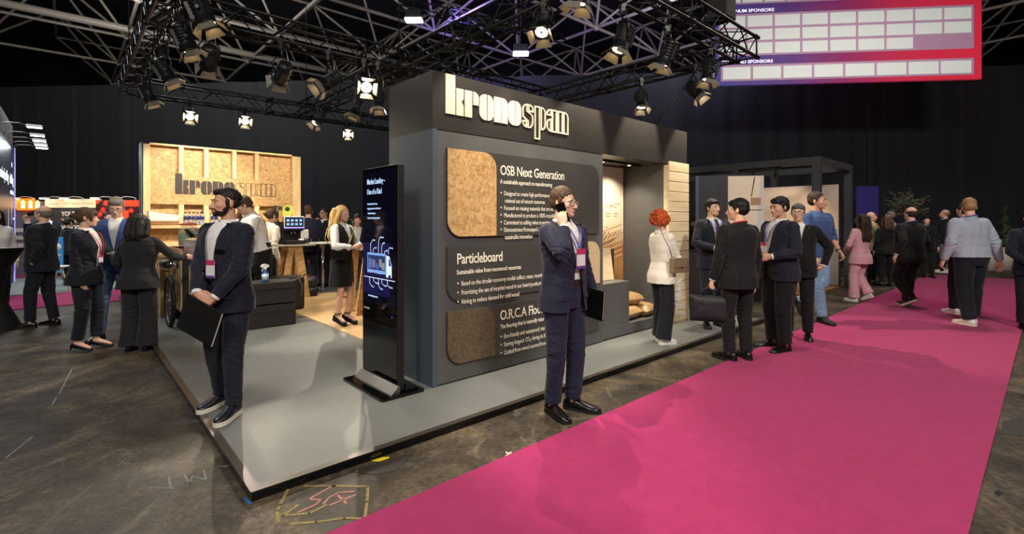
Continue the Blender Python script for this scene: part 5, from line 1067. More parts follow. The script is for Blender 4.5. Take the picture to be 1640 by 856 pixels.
        tp = [X(.020, .012, .006), X(.040, .040, .012 + .012 * c2), X(.050 - .012 * c2, .070, .016 + .020 * c2), X(.052 - .026 * c2, .095, .016 + .030 * c2)]
        mb.tube(tp, [.013 * k, .0115 * k, .0098 * k, .0080 * k], 8); mb.ball(tp[-1], .008 * k, sub=1)
    def body(p):
        mb = MB(); Mt, s = p.Mt, p.s; V = Vector; fem = p.sex != 'm'
        p.torso(mb, -.016, .84, 1.485, Mt)
        pel = []
        for z in (.82, .90, .98): hx, yf, yb = p.pr(z); pel.append([p.Mp @ (q - V((0, 0, .925))) for q in sering(0, 0, z, hx - .02, yf - .02, yb - .02)])
        loft(mb, pel)
        for q in 'lr':
            h, k, a, FM = p.leg[q]; p.limb(mb, (h, k, a), [x * s for x in (.078, .062, .048, .050, .034)])
            mb.tube([FM @ V((0, -.03, .05)), FM @ V((0, .03, .045)), FM @ V((0, .11, .03)), FM @ V((0, .17, .022))], [.03 * s, .032 * s, .028 * s, .018 * s], 10); mb.tube([a, FM @ V((0, -.01, .05))], [.034 * s, .034 * s], 10)
            sh, e, t, d, n, c = p.arm[q]; g = .88 if fem else 1.0; p.limb(mb, (sh, e, t), [x * s * g for x in (.044, .036, .028, .033, .025)]); p.hand(mb, q)
        Mh = p.Mh; b = lambda c, r, Mx=None: mb.ball(Mh @ V(c), 1, M=Mh.to_3x3().to_4x4() @ (Mx or Matrix()) @ Matrix.Diagonal((*(r if isinstance(r, tuple) else (r,) * 3), 1)), sub=3)
        f = .95 if fem else 1.0
        mb.tube([Mt @ V((0, .028, 1.42)), Mt @ V((0, .022, 1.49)), Mh @ V((0, .014, 1.59))], [.060 * s * f, (.049 if fem else .056) * s, (.045 if fem else .052) * s], 16)
        b((0, .018, 1.662), (.074, .096, .088)); b((0, -.022, 1.612), (.0635 * f, .072, .092)); b((0, -.032, 1.566), (.052 * f, .056, .042)); b((0, -.076, 1.545), (.023 * f, .019, .018))
        mb.tube([Mh @ V((0, -.086, 1.646)), Mh @ V((0, -.100, 1.622)), Mh @ V((0, -.113, 1.603))], [.0085 * s, .0095 * s, .0125 * s], 10); b((0, -.111, 1.601), (.0135 * f, .013, .011))
        for x in (-1, 1):
            b((x * .012, -.099, 1.598), (.0085, .011, .008)); b((x * .029, -.079, 1.653), (.025, .0115, .0075)); b((x * .030, -.0775, 1.6405), (.0150, .0110, .0046)); b((x * .030, -.0768, 1.6265), (.0135, .0095, .0042)); b((x * .040, -.056, 1.611), (.021, .023, .021))
            b((x * .0745, .014, 1.622), (.0075, .018, .030), Matrix.Rotation(x * .30, 4, 'Z') @ Matrix.Rotation(-.15, 4, 'X'))
        b((0, -.0915, 1.578), (.022, .011, .0065)); b((0, -.0905, 1.5665), (.019, .011, .0075))
        me = remesh(mb, min(p.vx, .0065), 2); p.bodyo = p.put('body', me, p.skin)
        if p.vx < .0075: p.face()
    def hball(p, mb, c, r, M=None, sub=3): mb.ball(Vector(c), 1, M=(M or Matrix()) @ Matrix.Diagonal((*(r if isinstance(r, tuple) else (r,) * 3), 1)), sub=sub)
    def face(p):
        for x in (-1, 1):
            m = MB(); p.hball(m, (x * .030, -.0752, 1.6335), (.0125, .0105, .0056), sub=2); e = p.put('eye', m, M_EYE, p.Mh)
            m = MB(); p.hball(m, (x * .030, -.0842, 1.6338), (.0050, .0026, .0050), sub=2); m.build('iris', M_IRIS, e)
        m = MB(); p.hball(m, (0, -.0965, 1.5780), (.0195, .0085, .0042), sub=2); p.hball(m, (0, -.0955, 1.5680), (.0165, .0085, .0052), sub=2); p.put('lips', remesh(m, .002, 1), M_LIP, p.Mh)
    def brows(p, m, th=1.0):
        for x in (-1, 1):
            b = MB(); b.tube([(x * .013, -.0945, 1.6565), (x * .030, -.0935, 1.6600), (x * .046, -.080, 1.6540)], [.0030 * th, .0036 * th, .0018], 6); p.put('eyebrow', b, m, p.Mh)
    def hair(p, m, style='short', top=1.0, brow=True):
        b = MB(); B = lambda c, r, M=None: p.hball(b, c, r, M)
        amp = .004; fr = (60, 60, 30); vx = max(.004, min(p.vx, .006))
        if style in ('short', 'fringe', 'curlytop', 'bun', 'bob', 'long', 'thin'):
            B((0, .028, 1.680), (.081, .099, .083 + .004 * top)); B((0, .046, 1.640), (.078, .079, .074))
            for x in (-1, 1): B((x * .0705, -.006, 1.648), (.009, .017, .030))
        if style == 'quiff':
            B((0, .024, 1.676), (.0765, .095, .081)); B((0, .038, 1.642), (.0735, .073, .062)); B((0, -.008, 1.714), (.058, .076, .033)); B((0, -.046, 1.720), (.048, .038, .024))
            for x in (-1, 1): B((x * .0670, -.012, 1.640), (.008, .016, .036))
        if style == 'fringe': B((0, -.014, 1.708), (.073, .074, .043)); B((.018, -.050, 1.702), (.046, .032, .024), Matrix.Rotation(.28, 4, 'Y')); B((-.03, -.03, 1.715), (.04, .045, .028), Matrix.Rotation(-.3, 4, 'Y'))
        if style == 'curlytop':
            for i in range(26): a = rnd.uniform(0, 6.28); z = rnd.uniform(0, 1); rr = math.sqrt(1 - z * z); B((.07 * rr * math.cos(a), .012 + .085 * rr * math.sin(a), 1.70 + .062 * z), (.022,) * 3)
        if style == 'crown':      # bald on top, hair round the back and sides
            B((0, .048, 1.640), (.079, .080, .070)); amp = .002
            for x in (-1, 1): B((x * .069, .012, 1.648), (.011, .034, .032))
        if style == 'bun':
            B((0, -.030, 1.690), (.079, .070, .055)); B((0, .135, 1.648), (.038, .034, .036)); B((0, .09, 1.64), (.06, .05, .05))
            for x in (-1, 1): B((x * .070, -.045, 1.640), (.012, .022, .055))
        if style == 'curly':      # big round head of curls
            amp = .006; B((0, .035, 1.665), (.118, .118, .112))
            for i in range(90):
                a = rnd.uniform(0, 6.28); z = rnd.uniform(-.75, 1); rr = math.sqrt(1 - z * z)
                if math.sin(a) * rr < -.72 and z < .25: continue
                B((.112 * rr * math.cos(a), .035 + .115 * rr * math.sin(a), 1.665 + .108 * z), (rnd.uniform(.018, .03),) * 3)
        if style in ('bob', 'long'):
            L = {'bob': 1.43, 'long': 1.22}[style] if top <= 1 else top - 1 + 1.0
            amp = .007; fr = (70, 70, 7)
            for x in (-1, 1): b.tube([(x * .062, -.012, 1.70), (x * .082, .0, 1.63), (x * .090, .025, 1.55), (x * .095, .04, L + .06), (x * .085, .05, L)], [.03, .032, .038, .040, .022], 12)
            for x in (-.05, 0, .05): b.tube([(x, .09, 1.70), (x * 1.2, .118, 1.60), (x * 1.4, .120, 1.50), (x * 1.4, .128, L + .05), (x * 1.2, .125, L - .02)], [.05, .052, .050, .046, .024], 12)
        me = remesh(b, vx, 2); wrinkle(me, amp, fr, p.seed, sharp=False); o = p.put('hair', me, m, p.Mh)
        if brow and p.vx < .0075: p.brows(m)
        return o
    def beard(p, m):
        b = MB(); p.hball(b, (0, -.032, 1.563), (.0534, .0575, .0385)); p.hball(b, (0, -.0765, 1.547), (.0255, .0200, .0220))
        for x in (-1, 1): p.hball(b, (x * .0545, -.022, 1.586), (.0080, .024, .030)); p.hball(b, (x * .0625, -.010, 1.612), (.0062, .013, .036)); b.tube([(0, -.0995, 1.5905), (x * .024, -.090, 1.583), (x * .030, -.082, 1.565)], [.0055, .0055, .006], 8)
        me = remesh(b, .0035, 1); wrinkle(me, .0012, (150, 150, 90), 3, sharp=False); p.put('beard', me, m, p.Mh)
    def glasses(p, m=None):
        m = m or M_FRAME; b = MB()
        for x in (-1, 1):
            b.tube([(x * .0325 + a, -.101 + abs(x * .0325 + a) * .12, 1.632 + c) for a, c in rrect(-.0245, .0245, -.017, .017, (.010, .010, .008, .008), 4)], .0019, 6, closed=True)
            b.tube([(x * .057, -.094, 1.640), (x * .077, -.03, 1.642), (x * .080, .02, 1.638)], .002, 6)
        b.tube([(-.008, -.101, 1.637), (0, -.103, 1.639), (.008, -.101, 1.637)], .0018, 6); g = p.put('glasses', b, m, p.Mh)
        for x in (-1, 1): MB().prism([(x * .0325 + a, 1.632 + c) for a, c in rrect(-.024, .024, -.0165, .0165, (.010, .010, .008, .008), 4)], -.0985, -.0978).build('lens', M_GLASS, g)
    # --- clothes: made in the torso frame (rest pose), carried by its matrix
    def garment(p, name, m, inf=.02, hem=.80, sleeve=1.0, arm=(.074, .063, .058, .052, .045), vee=None, neck=1.47, flare=.01, fold=.0042, vx=None, fr=(10, 10, 4.5), cuffs=False, cut_in=.004):
        mb = MB(); V = Vector; g = .88 if p.sex != 'm' else 1.0
        p.torso(mb, inf, hem, 1.485, Matrix(), flare); spots = []
        for q in 'lr':
            sh, e, t = [p.Ti @ x for x in p.arm[q][:3]]; tt = e.lerp(t, sleeve)
            if cuffs: mb.tube([e.lerp(tt, .62), e.lerp(tt, .8), tt], [.040 * g, .038 * g, .035 * g], 14); continue
            p.limb(mb, (sh, e, tt), [x * g for x in arm]); x = 1 if q == 'l' else -1
            mb.tube([V((x * .05, .012, 1.435)), V((x * .11, .008, 1.425)), sh], [.05, .058 * g, arm[0] * g * .92], 14); spots += [(e, .11, .010), (sh - V((x * .03, .0, .10)), .09, .008), (V((x * .10, -.1, 1.06)), .10, .005)]
        me = remesh(mb, vx or p.vx, 3); wrinkle(me, fold, fr, p.seed, spots)
        bm = bmesh.new(); bm.from_mesh(me)
        hx = .085 if p.sex == 'm' else .075
        ge = [v for v in bm.verts if v.co.z > 1.40 and abs(v.co.x) < .13]
        kill = [f for f in bm.faces if (lambda c: c.z > neck - .045 and (c.x / (hx - cut_in)) ** 2 + ((c.y - .012) / (hx + .006 - cut_in)) ** 2 < 1)(f.calc_center_median())]
        bmesh.ops.delete(bm, geom=kill, context='FACES')
        if vee:
            for (z0, w0), (z1, w1) in zip(vee, vee[1:]):
                for sg in (1, -1):
                    pl = V((sg * w0, 0, z0)); dr = V((sg * (w1 - w0), 0, z1 - z0)).normalized(); no = dr.cross(V((0, 1, 0)))
                    fs = [f for f in bm.faces if f.calc_center_median().y < -.01 and z0 - .03 < f.calc_center_median().z < z1 + .03 and abs(f.calc_center_median().x) < .2]
                    gm = list({v for f in fs for v in f.verts}) + list({x for f in fs for x in f.edges}) + fs
                    bmesh.ops.bisect_plane(bm, geom=gm, plane_co=pl, plane_no=no, dist=1e-5)
            def wz(z):
                if z < vee[0][0] or z > vee[-1][0] + .08: return -1
                for (z0, w0), (z1, w1) in zip(vee, vee[1:]):
                    if z <= z1: return w0 + (w1 - w0) * (z - z0) / (z1 - z0)
                return vee[-1][1]
            arms = [(p.Ti @ p.arm[q][i], p.Ti @ p.arm[q][i + 1]) for q in 'lr' for i in (0, 1)]
            def nearfront(c):
                h = p.pr(c.z); return c.y > -(h[1] + inf + .045)
            kill = [f for f in bm.faces if (lambda c: c.y < -.02 and abs(c.x) < wz(c.z) and nearfront(c))(f.calc_center_median())]
            bmesh.ops.delete(bm, geom=kill, context='FACES')
        bm.to_mesh(me); bm.free(); me.polygons.foreach_set('use_smooth', [True] * len(me.polygons))
        o = p.put(name, me, m, p.Mt)
        # bvh of the torso only, for patches laid on the front
        tb = MB(); p.torso(tb, inf, hem, 1.485, Matrix(), flare); o_bvh = BVHTree.FromPolygons([tuple(v) for v in tb.v], [tuple(f) for f in tb.f])
        p.front = lambda x, z, off=.006: (lambda h: (h[0].y - off) if h[0] is not None else -.10)(o_bvh.ray_cast(Vector((x, -1, z)), Vector((0, 1, 0))))
        p.back = lambda x, z, off=.006: (lambda h: (h[0].y + off) if h[0] is not None else .10)(o_bvh.ray_cast(Vector((x, 1, z)), Vector((0, -1, 0))))
        return o
    def sheet(p, name, m, grid, th=.004, off=.006, parent=None, back=False):
        """grid of (x, z) rows laid on the front of the garment"""
        f = p.back if back else p.front; r, c = len(grid), len(grid[0]); vs = []; fs = []; sg = 1 if back else -1
        for k in (0, 1):
            for row in grid:
                for x, z in row: vs.append(Vector((x, f(x, z, off) + (sg * th if k else 0), z)))
        N = r * c
        for i in range(r - 1):
            for j in range(c - 1):
                a = (i * c + j, i * c + j + 1, (i + 1) * c + j + 1, (i + 1) * c + j); fs.append(a); fs.append(tuple(N + q for q in a[::-1]))
        loop = [j for j in range(c)] + [i * c + c - 1 for i in range(1, r)] + [(r - 1) * c + j for j in range(c - 2, -1, -1)] + [i * c for i in range(r - 2, 0, -1)]
        for a, b in zip(loop, loop[1:] + loop[:1]): fs.append((a, b, N + b, N + a))
        mb = MB().add(vs, fs, False); o = mb.build(name, m, parent or p.root)
        if parent is None: o.matrix_local = p.Mt
        return o
    def jacket(p, m, button=1.09, vw=.082, cut=.05, hem=.80, lapel=True, inf=.026, pockets=True, gap=0.0, shirt=F_WHITE, collar=True, tie=None, **kw):
        top = 1.465; vee = [(hem - .02, cut + gap), (button, .004 + gap), (top, vw + gap * .4)]
        if shirt is not None: p.shirt(shirt, under=True, hem=1.0, inf=.004)
        j = p.garment('jacket', m, inf, hem, kw.pop('sleeve', .94), vee=vee, **kw)
        if lapel:
            for sg in (1, -1):
                grid = []
                for i in range(13):
                    t = i / 12; z = button + (top - .005 - button) * t; x0 = .004 + gap + (vw - .004 - gap * .6) * t
                    wd = .082 * min(1, t * 2.4) ** .8 * (1 if t < .70 else (.62 if t < .74 else .60 - .25 * (t - .74) / .26))
                    grid.append([(sg * (x0 - .001 + wd * k / 4), z - (.012 * k / 4 if t < .72 else -.004 * k)) for k in range(5)])
                p.sheet('lapel', m, grid, .004, .004, parent=j)
        if collar:
            c = MB(); rows = []
            for (rx, ry, z) in ((.076, .074, 1.462), (.070, .068, 1.502), (.078, .078, 1.506), (.098, .092, 1.462)):
                rows.append([Vector((rx * math.sin(R(a)), .014 + ry * math.cos(R(a)) , z - .022 * (1 - math.cos(R(a))) )) for a in range(-112, 113, 16)])
            n = len(rows[0]); c.add([q for r in rows for q in r], [(i * n + k, i * n + k + 1, (i + 1) * n + k + 1, (i + 1) * n + k) for i in range(3) for k in range(n - 1)], True); c.build('collar', m, j)
        if pockets:
            for sg in (1, -1): p.sheet('pocket_flap', m, [[(sg * (.075 + .014 * k), z - .002 * k) for k in range(8)] for z in (.945, .905)], .005, .005, parent=j)
            p.sheet('chest_pocket', m, [[(.062 + .013 * k, z + .002 * k) for k in range(8)] for z in (1.285, 1.262)], .003, .004, parent=j)
        if gap < .03 and button < 1.2:
            for dz in (0, -.10): MB().lathe([(0, -.002), (.009, -.002), (.010, .002), (0, .003)], 10, M=Matrix.Translation((.018, p.front(.018, button + dz, .008), button + dz)) @ Matrix.Rotation(PI / 2, 4, 'X')).build('button', M_MBLK, j)
        return j
    def shirt(p, m, under=False, hem=.93, collar=True, sleeve=1.04, arm=None, tie=None, fold=.003, name='shirt', inf=None, open_=.022, vx=None):
        o = p.garment(name, m, (.010 if under else .018) if inf is None else inf, hem, sleeve, arm or ((.060, .052, .046, .041, .036) if under else (.070, .060, .056, .050, .040)), None, 1.478, 0, fold if not under else .0015, cuffs=under, cut_in=.021, vx=vx or (p.vx * 1.4 if under else None))
        if collar:
            c = MB()
            for sg in (1, -1):
                rows = []
                for (rx, z, dz) in ((.062, 1.462, 0), (.061, 1.506, -.010), (.066, 1.509, -.010), (.079, 1.466, -.026)):
                    rows.append([Vector((sg * rx * math.sin(R(a)), .016 + (rx + .006) * math.cos(R(a)) - (.010 if a > 130 else 0), z + dz * (1 - math.cos(R(a))) / 2 - (.022 if a > 150 and z < 1.48 and rx > .08 else 0))) for a in list(range(0, 161, 20)) + [168]])
                n = len(rows[0]); c.add([q for r in rows for q in r], [(i * n + k, i * n + k + 1, (i + 1) * n + k + 1, (i + 1) * n + k) for i in range(3) for k in range(n - 1)], True)
            c.build('collar', m, o)
        if not under or p.vx < .006:
            p.sheet('placket', m, [[(x, z) for x in (-.014, 0, .014)] for z in [hem + .02 + (1.44 - hem) * i / 10 for i in range(11)]], .002, .001, parent=o)
        if tie is not None:
            p.sheet('tie', tie, [[(w_ * k, z) for k in (-1, -.5, 0, .5, 1)] for z, w_ in ((1.02, .036), (1.10, .042), (1.25, .034), (1.40, .022), (1.445, .018), (1.452, .024), (1.485, .022))], .006, .006, parent=o)
        return o
    def trousers(p, m, rad=(.104, .088, .074, .068, .060), waist=1.02, inf=.008, fold=.0045, hem=.97, belt=None, flare=None, name='trousers'):
        mb = MB(); V = Vector; s = p.s; rings = []; g = .96 if p.sex != 'm' else 1.0; spots = []
        for i in range(9):
            z = .82 + (waist - .82) * i / 8; hx, yf, yb = p.pr(z); k = .86 + .14 * min(1, i / 4); rings.append([p.Mp @ (q - V((0, 0, .925))) for q in sering(0, 0, z, (hx + inf) * k, (yf + inf) * k, (yb + inf) * k)])
        loft(mb, rings)
        for q in 'lr':
            h, k, a, FM = p.leg[q]; e = k.lerp(a, hem); p.limb(mb, (h, k, e), [x * s * g for x in rad], n=18); spots += [(k, .13 * s, .007), (a + V((0, 0, .03)), .10 * s, .009), (h, .12 * s, .004)]
        me = remesh(mb, p.vx, 3); wrinkle(me, fold, (11, 11, 3.5), p.seed + 9, spots); o = p.put(name, me, m)
        if belt is not None:
            rg = []
            for z in (waist - .012, waist - .010, waist + .022, waist + .024): hx, yf, yb = p.pr(z); i = inf + .005; rg.append([p.Mp @ (q - V((0, 0, .925))) for q in sering(0, 0, z, hx + i, yf + i, yb + i)])
            b = loft(MB(), rg); bo = p.put('belt', b, belt); hx, yf, yb = p.pr(waist); bk = MB().box(-.022, .022, -(yf + inf + .011), -(yf + inf + .004), waist - .014, waist + .026, .004); o2 = p.put('buckle', bk, M_ALU, p.Mp @ Matrix.Translation((0, 0, -.925)), bo)
        return o
    def shoes(p, m, sole, kind='dress'):
        for q in 'lr':
            FM = p.leg[q][3]; th = {'dress': .022, 'sneaker': .034, 'heel': .012, 'flat': .012}[kind]; hk = {'dress': 1, 'sneaker': 1.12, 'heel': .62, 'flat': .6}[kind]
            st = [(-.078, .022, .058), (-.066, .033, .082), (-.03, .038, .094), (.01, .038, .096), (.05, .041, .080), (.09, .047, .064), (.13, .050, .053), (.165, .045, .046), (.19, .034, .039), (.205, .017, .030)]
            k = .92 if p.sex != 'm' else 1.06; rings = []
            for y, w_, h in st:
                h = th + (h - .022) * hk; ring = []
                for i in range(16):
                    a = 2 * PI * i / 16; c, s_ = math.cos(a), math.sin(a)
                    x = math.copysign(abs(c) ** .75, c) * w_; z = th - .006 + (h - th + .006) * max(0, s_) ** .8 if s_ > 0 else th - .006
                    ring.append(FM @ Vector((x * (1 if s_ > -.3 else .94), y * k, z)))
                rings.append(ring)
            up = loft(MB(), rings); o = p.put('shoe', up, m)
            out = [(w_ + .003, y * k) for y, w_, h in st] + [(-w_ - .003, y * k) for y, w_, h in st[::-1]]
            out = [(0, -.083 * k)] + out[:len(st)] + [(0, .210 * k)] + out[len(st):]
            sb = MB().prism(out, 0, th, M=FM, plane='xy'); sb.build('sole', sole, o)
            if kind in ('dress', 'sneaker') and p.vx < .0065:
                lc = MB()
                for i in range(4): y = .045 + .022 * i; z = th + (.082 - .011 * i - .022) * hk + .002; lc.tube([FM @ Vector((-.024, y, z - .012)), FM @ Vector((0, y + .004, z)), FM @ Vector((.024, y, z - .012))], .0028 * p.s, 5)
                lc.build('laces', L_DSOLE if kind == 'dress' else m, o)
    def badge(p, ribbon=None, x=0.0, z=1.10, wd=.095, ht=.13, drop_from=1.46, band=None):
        off = .022
        if ribbon is not None:
            for sg in (1, -1): p.sheet('lanyard', ribbon, [[(sg * .070 + (x - sg * .070) * t + sg * .012 * (1 - t) + k, drop_from + (z + ht - drop_from) * t) for k in (-.007, .007)] for t in [i / 10 for i in range(11)]], .002, .010)
        y = min(p.front(x, z + ht * .5, off), p.front(x, z, off), p.front(x, z + ht, off)); b = MB().box(x - wd / 2, x + wd / 2, y - .003, y, z, z + ht, 0); o = p.put('badge', b, M_CARD, p.Mt)
        MB().box(x - wd / 2, x + wd / 2, y - .0045, y - .0031, z + ht * .72, z + ht).build('badge_band', band or M_CARDB, o); MB().box(x - wd / 2, x + wd / 2, y - .0045, y - .0031, z, z + ht * .14).build('badge_band', M_CARDV, o)
        return o
    def collar_ribbon(p, ribbon):
        c = MB(); c.tube([(.078 * math.sin(R(a)), .016 + .080 * math.cos(R(a)), 1.512 - .022 * (1 - math.cos(R(a)))) for a in range(-120, 121, 15)], .008, 6); p.put('lanyard', c, ribbon, p.Mt)
    def skirt(p, m, hem=.52, waist=1.05, w=1.0, inf=.012):
        rings = []; V = Vector
        for i in range(19):
            z = hem + (waist - hem) * i / 18; hx, yf, yb = p.pr(max(z, .78)); k = 1 + .10 * max(0, (.8 - z) / .3) * w; rings.append([p.Mp @ (q - V((0, 0, .925))) for q in sering(0, 0, z, hx * k + inf, yf * k + inf + .01, yb * k + inf, 40)])
        me = remesh(loft(MB(), rings), p.vx, 2); wrinkle(me, .006, (14, 14, 2), p.seed); return p.put('skirt', me, m)
    def hpos(p, q, a=.06, b=.02):  # world point in the palm
        sh, e, t, d, n, c = p.arm[q]; return p.W(t + d * a * p.s + n * b * p.s)
    def W(p, v):
        return Matrix.Translation(p.root.location) @ Matrix.Rotation(p.root.rotation_euler.z, 4, 'Z') @ Vector(v)
    def wristwatch(p, q):
        sh, e, t, d, n, c = p.arm[q]; f = (t - e).normalized(); b = MB(); a = f.orthogonal().normalized(); bb = f.cross(a); c0 = t - f * .03
        b.tube([c0 + (a * math.cos(i * PI / 6) + bb * math.sin(i * PI / 6)) * .033 * p.s for i in range(12)], .008, 6, closed=True); p.put('watch', b, L_BLK)
# ------------------------------------------------------------------ the people of the photograph
def at(px, py, z=0.0): return G(px, py, z)
def held(name, label, cat, p, loc, rot=(0, 0, 0), group=None):
    """a thing carried by a person, placed in the person's own frame"""
    t = thing(name, label, cat, p.W(loc), 0, group); M = Matrix.Rotation(p.root.rotation_euler.z, 4, 'Z') @ (Matrix.Rotation(R(rot[2]), 4, 'Z') @ Matrix.Rotation(R(rot[1]), 4, 'Y') @ Matrix.Rotation(R(rot[0]), 4, 'X'))
    t.rotation_euler = M.to_euler(); return t
# 1 the bearded man on the platform
p = Person('bearded man in navy suit standing on the platform corner holding a black folder', at(362, 658, ZP + .006), R(-4), H=1.70, w=1.04, belly=.01, vx=.0046, skin=SKINT, lf=(.125, -.10, 4), rf=(-.125, .12, 10), hyaw=-22, hpitch=2, twist=-14,
    lh=(.075, -.235, .925), rh=(-.06, -.245, .95), lel=(.9, .35, -.3), rel=(-.9, .4, -.3), lhd=(-.85, -.22, -.5), rhd=(.80, -.05, -.58), lhn=(.1, .9, -.15), rhn=(-.1, .9, -.2), lcurl=.55, rcurl=.5)
p.trousers(F_NAVY, belt=L_BLK, rad=(.106, .092, .076, .066, .056)); p.jacket(F_NAVY, button=1.04, vw=.078, cut=.045, hem=.79, gap=.014); p.shoes(L_NVY, L_SOLE, 'sneaker')
p.badge(None, .03, 1.06, .085, .135); p.sheet('name_tag', M_GBLK, [[(x, z) for x in (.075, .10, .12, .138)] for z in (1.25, 1.275)], .004, .022); p.hair(H_DK, 'quiff'); p.beard(H_DK)
f = held('folder', 'black document folder with white pages held by the bearded man', 'folder', p, (.02, -.262, .845), (4, 24, -8))
MB().box(-.16, .16, -.012, -.009, -.25, .02).box(-.16, -.157, -.012, .004, -.25, .02).box(-.16, .16, .001, .004, -.25, .02).build('cover', mat('black leatherette', (17, 17, 19), .5), f); MB().box(-.155, .162, -.0088, .0008, -.247, .012).build('pages', M_WHT, f)
# 2 the man on the phone
p = Person('man in dark blue suit with spectacles talking on a phone by the carpet edge', at(903, 660), R(46), H=1.765, vx=.0048, skin=SKIN, belly=.012, lf=(.10, -.02, 20), rf=(-.10, .03, 18), hyaw=7, hpitch=3, twist=-3,
    rh=(-.150, -.120, 1.445), rel=(-.5, -.55, -.8), rhd=(.10, .30, .95), rhn=(.92, .30, -.1), rcurl=.42, lh=(.285, -.085, .895), lel=(.5, .8, 0), lcurl=.12)
p.trousers(F_NAVY2, belt=L_BRN, rad=(.104, .090, .076, .068, .060)); p.jacket(F_NAVY2, button=1.14, vw=.085, cut=.075, hem=.80, gap=.022); p.shoes(L_BLK, L_DSOLE, 'dress')
p.badge(M_LANP, .005, 1.13, .10, .15); p.hair(H_BR, 'short', 1.6); p.glasses()
sh, e, t, d, n, c = p.arm['r']
f = held('mobile_phone', 'black smartphone with camera lenses held to the ear of the man by the carpet', 'phone', p, t + d * .118 + n * .024)
zz = d; xx = d.cross(n); f.rotation_euler = (Matrix.Rotation(p.root.rotation_euler.z, 3, 'Z') @ Matrix((xx, n, d)).transposed()).to_euler()
MB().box(-.037, .037, -.004, .004, -.078, .078, .003).build('body', M_GBLK, f); MB().lathe([(0, .003), (.006, .003), (.007, 0)], 10, M=Matrix.Translation((.02, -.004, .062)) @ Matrix.Rotation(PI / 2, 4, 'X')).lathe([(0, .003), (.006, .003), (.007, 0)], 10, M=Matrix.Translation((.02, -.004, .042)) @ Matrix.Rotation(PI / 2, 4, 'X')).build('camera_lens', M_CHR, f)
q = p.arm['l']; f = held('notebook', 'black covered notebook with white pages in the left hand of the phone man', 'notebook', p, q[2] + q[3] * .065 + q[4] * .030, (8, -6, 0))
MB().box(-.010, -.008, -.095, .085, -.13, .12).box(.008, .010, -.095, .085, -.13, .12).box(-.010, .010, .083, .086, -.13, .12).build('cover', L_BLK, f); MB().box(-.0075, .0075, -.090, .082, -.125, .115).build('pages', M_WHT, f)
# 3 red haired woman
p = Person('woman with curly copper red hair in white blouse studying the timber niche', at(1061, 549, ZP), R(112), H=1.565, sex='f', vx=.006, lf=(.085, -.03, 10), rf=(-.085, .05, 10), hyaw=18, hpitch=-4,
    lh=(-.08, -.23, 1.08), rh=(.08, -.26, 1.12), lel=(.9, .1, -.8), rel=(-.9, .1, -.8), lhd=(-1, -.1, .1), rhd=(1, -.05, .1), lhn=(0, 1, 0), rhn=(0, 1, 0))
p.trousers(F_DNAVY, rad=(.104, .100, .094, .100, .108), hem=1.02); p.shirt(F_CREAM, hem=.80, sleeve=.86, arm=(.076, .068, .062, .058, .046), inf=.030, fold=.006); p.shoes(L_WHT, L_SOLE, 'sneaker'); p.hair(H_RD, 'curly', brow=True)
f = held('shoulder_bag', 'small taupe crossbody bag on the hip of the red haired woman', 'handbag', p, (-.215, -.06, .855), (0, 0, 10)); M_TAU = mat('taupe leather', (136, 116, 92), .45)
MB().box(-.035, .035, -.13, .13, 0, .17, .012).build('pouch', M_TAU, f); MB().box(-.041, -.0355, -.13, .13, .06, .172, .004).build('flap', M_TAU, f); MB().box(-.046, -.0415, -.012, .012, .055, .075).build('clasp', M_ALU, f)
MB().tube([(-.0, .11, .16), (-.03, .20, .30), (.02, .235, .42), (.13, .19, .56), (.215, .08, .615), (.26, -.01, .60), (.285, -.09, .53), (.28, -.13, .40), (.16, -.16, .27), (.02, -.125, .165)], .006, 6).build('strap', M_TAU, f)
# 4 man with the paper cup
p = Person('young man in dark suit and tie with lilac lanyard holding a paper cup', at(1140, 522, ZP), R(8), H=1.755, vx=.0062, skin=SKINA, lf=(.10, 0, 12), rf=(-.11, -.05, 22), hyaw=14, lh=(.03, -.27, 1.10), rh=(-.10, -.26, 1.09), lel=(.9, .3, -.5), rel=(-.9, .3, -.5), lhd=(-.9, -.3, .1), rhd=(.85, -.5, .05), lhn=(-.2, .6, .6), rhn=(.2, .5, .5), lcurl=.8, rcurl=.8)
p.trousers(F_NAVY); p.jacket(F_NAVY, button=1.06, gap=.015, cut=.05); p.sheet('tie', mat('navy patterned tie', (40, 40, 70), .5), [[(w_ * k, z) for k in (-1, -.5, 0, .5, 1)] for z, w_ in ((1.05, .036), (1.12, .040), (1.25, .034), (1.40, .022), (1.45, .020), (1.478, .022))], .005, .010)
p.badge(M_LANP, -.01, 1.13, .085, .10, band=M_LANY); p.shoes(L_BLK, L_DSOLE); p.hair(H_BK, 'fringe')
f = held('paper_cup', 'dark paper cup held by the young man with lilac lanyard', 'cup', p, (-.01, -.315, 1.085)); MB().lathe([(0, 0), (.028, 0), (.038, .095), (.036, .095), (.026, .006), (0, .006)], 16).build('cup', L_BRN, f); MB().lathe([(.0, .094), (.040, .094), (.040, .100), (.034, .106), (0, .106)], 16).build('lid', M_WHT, f)
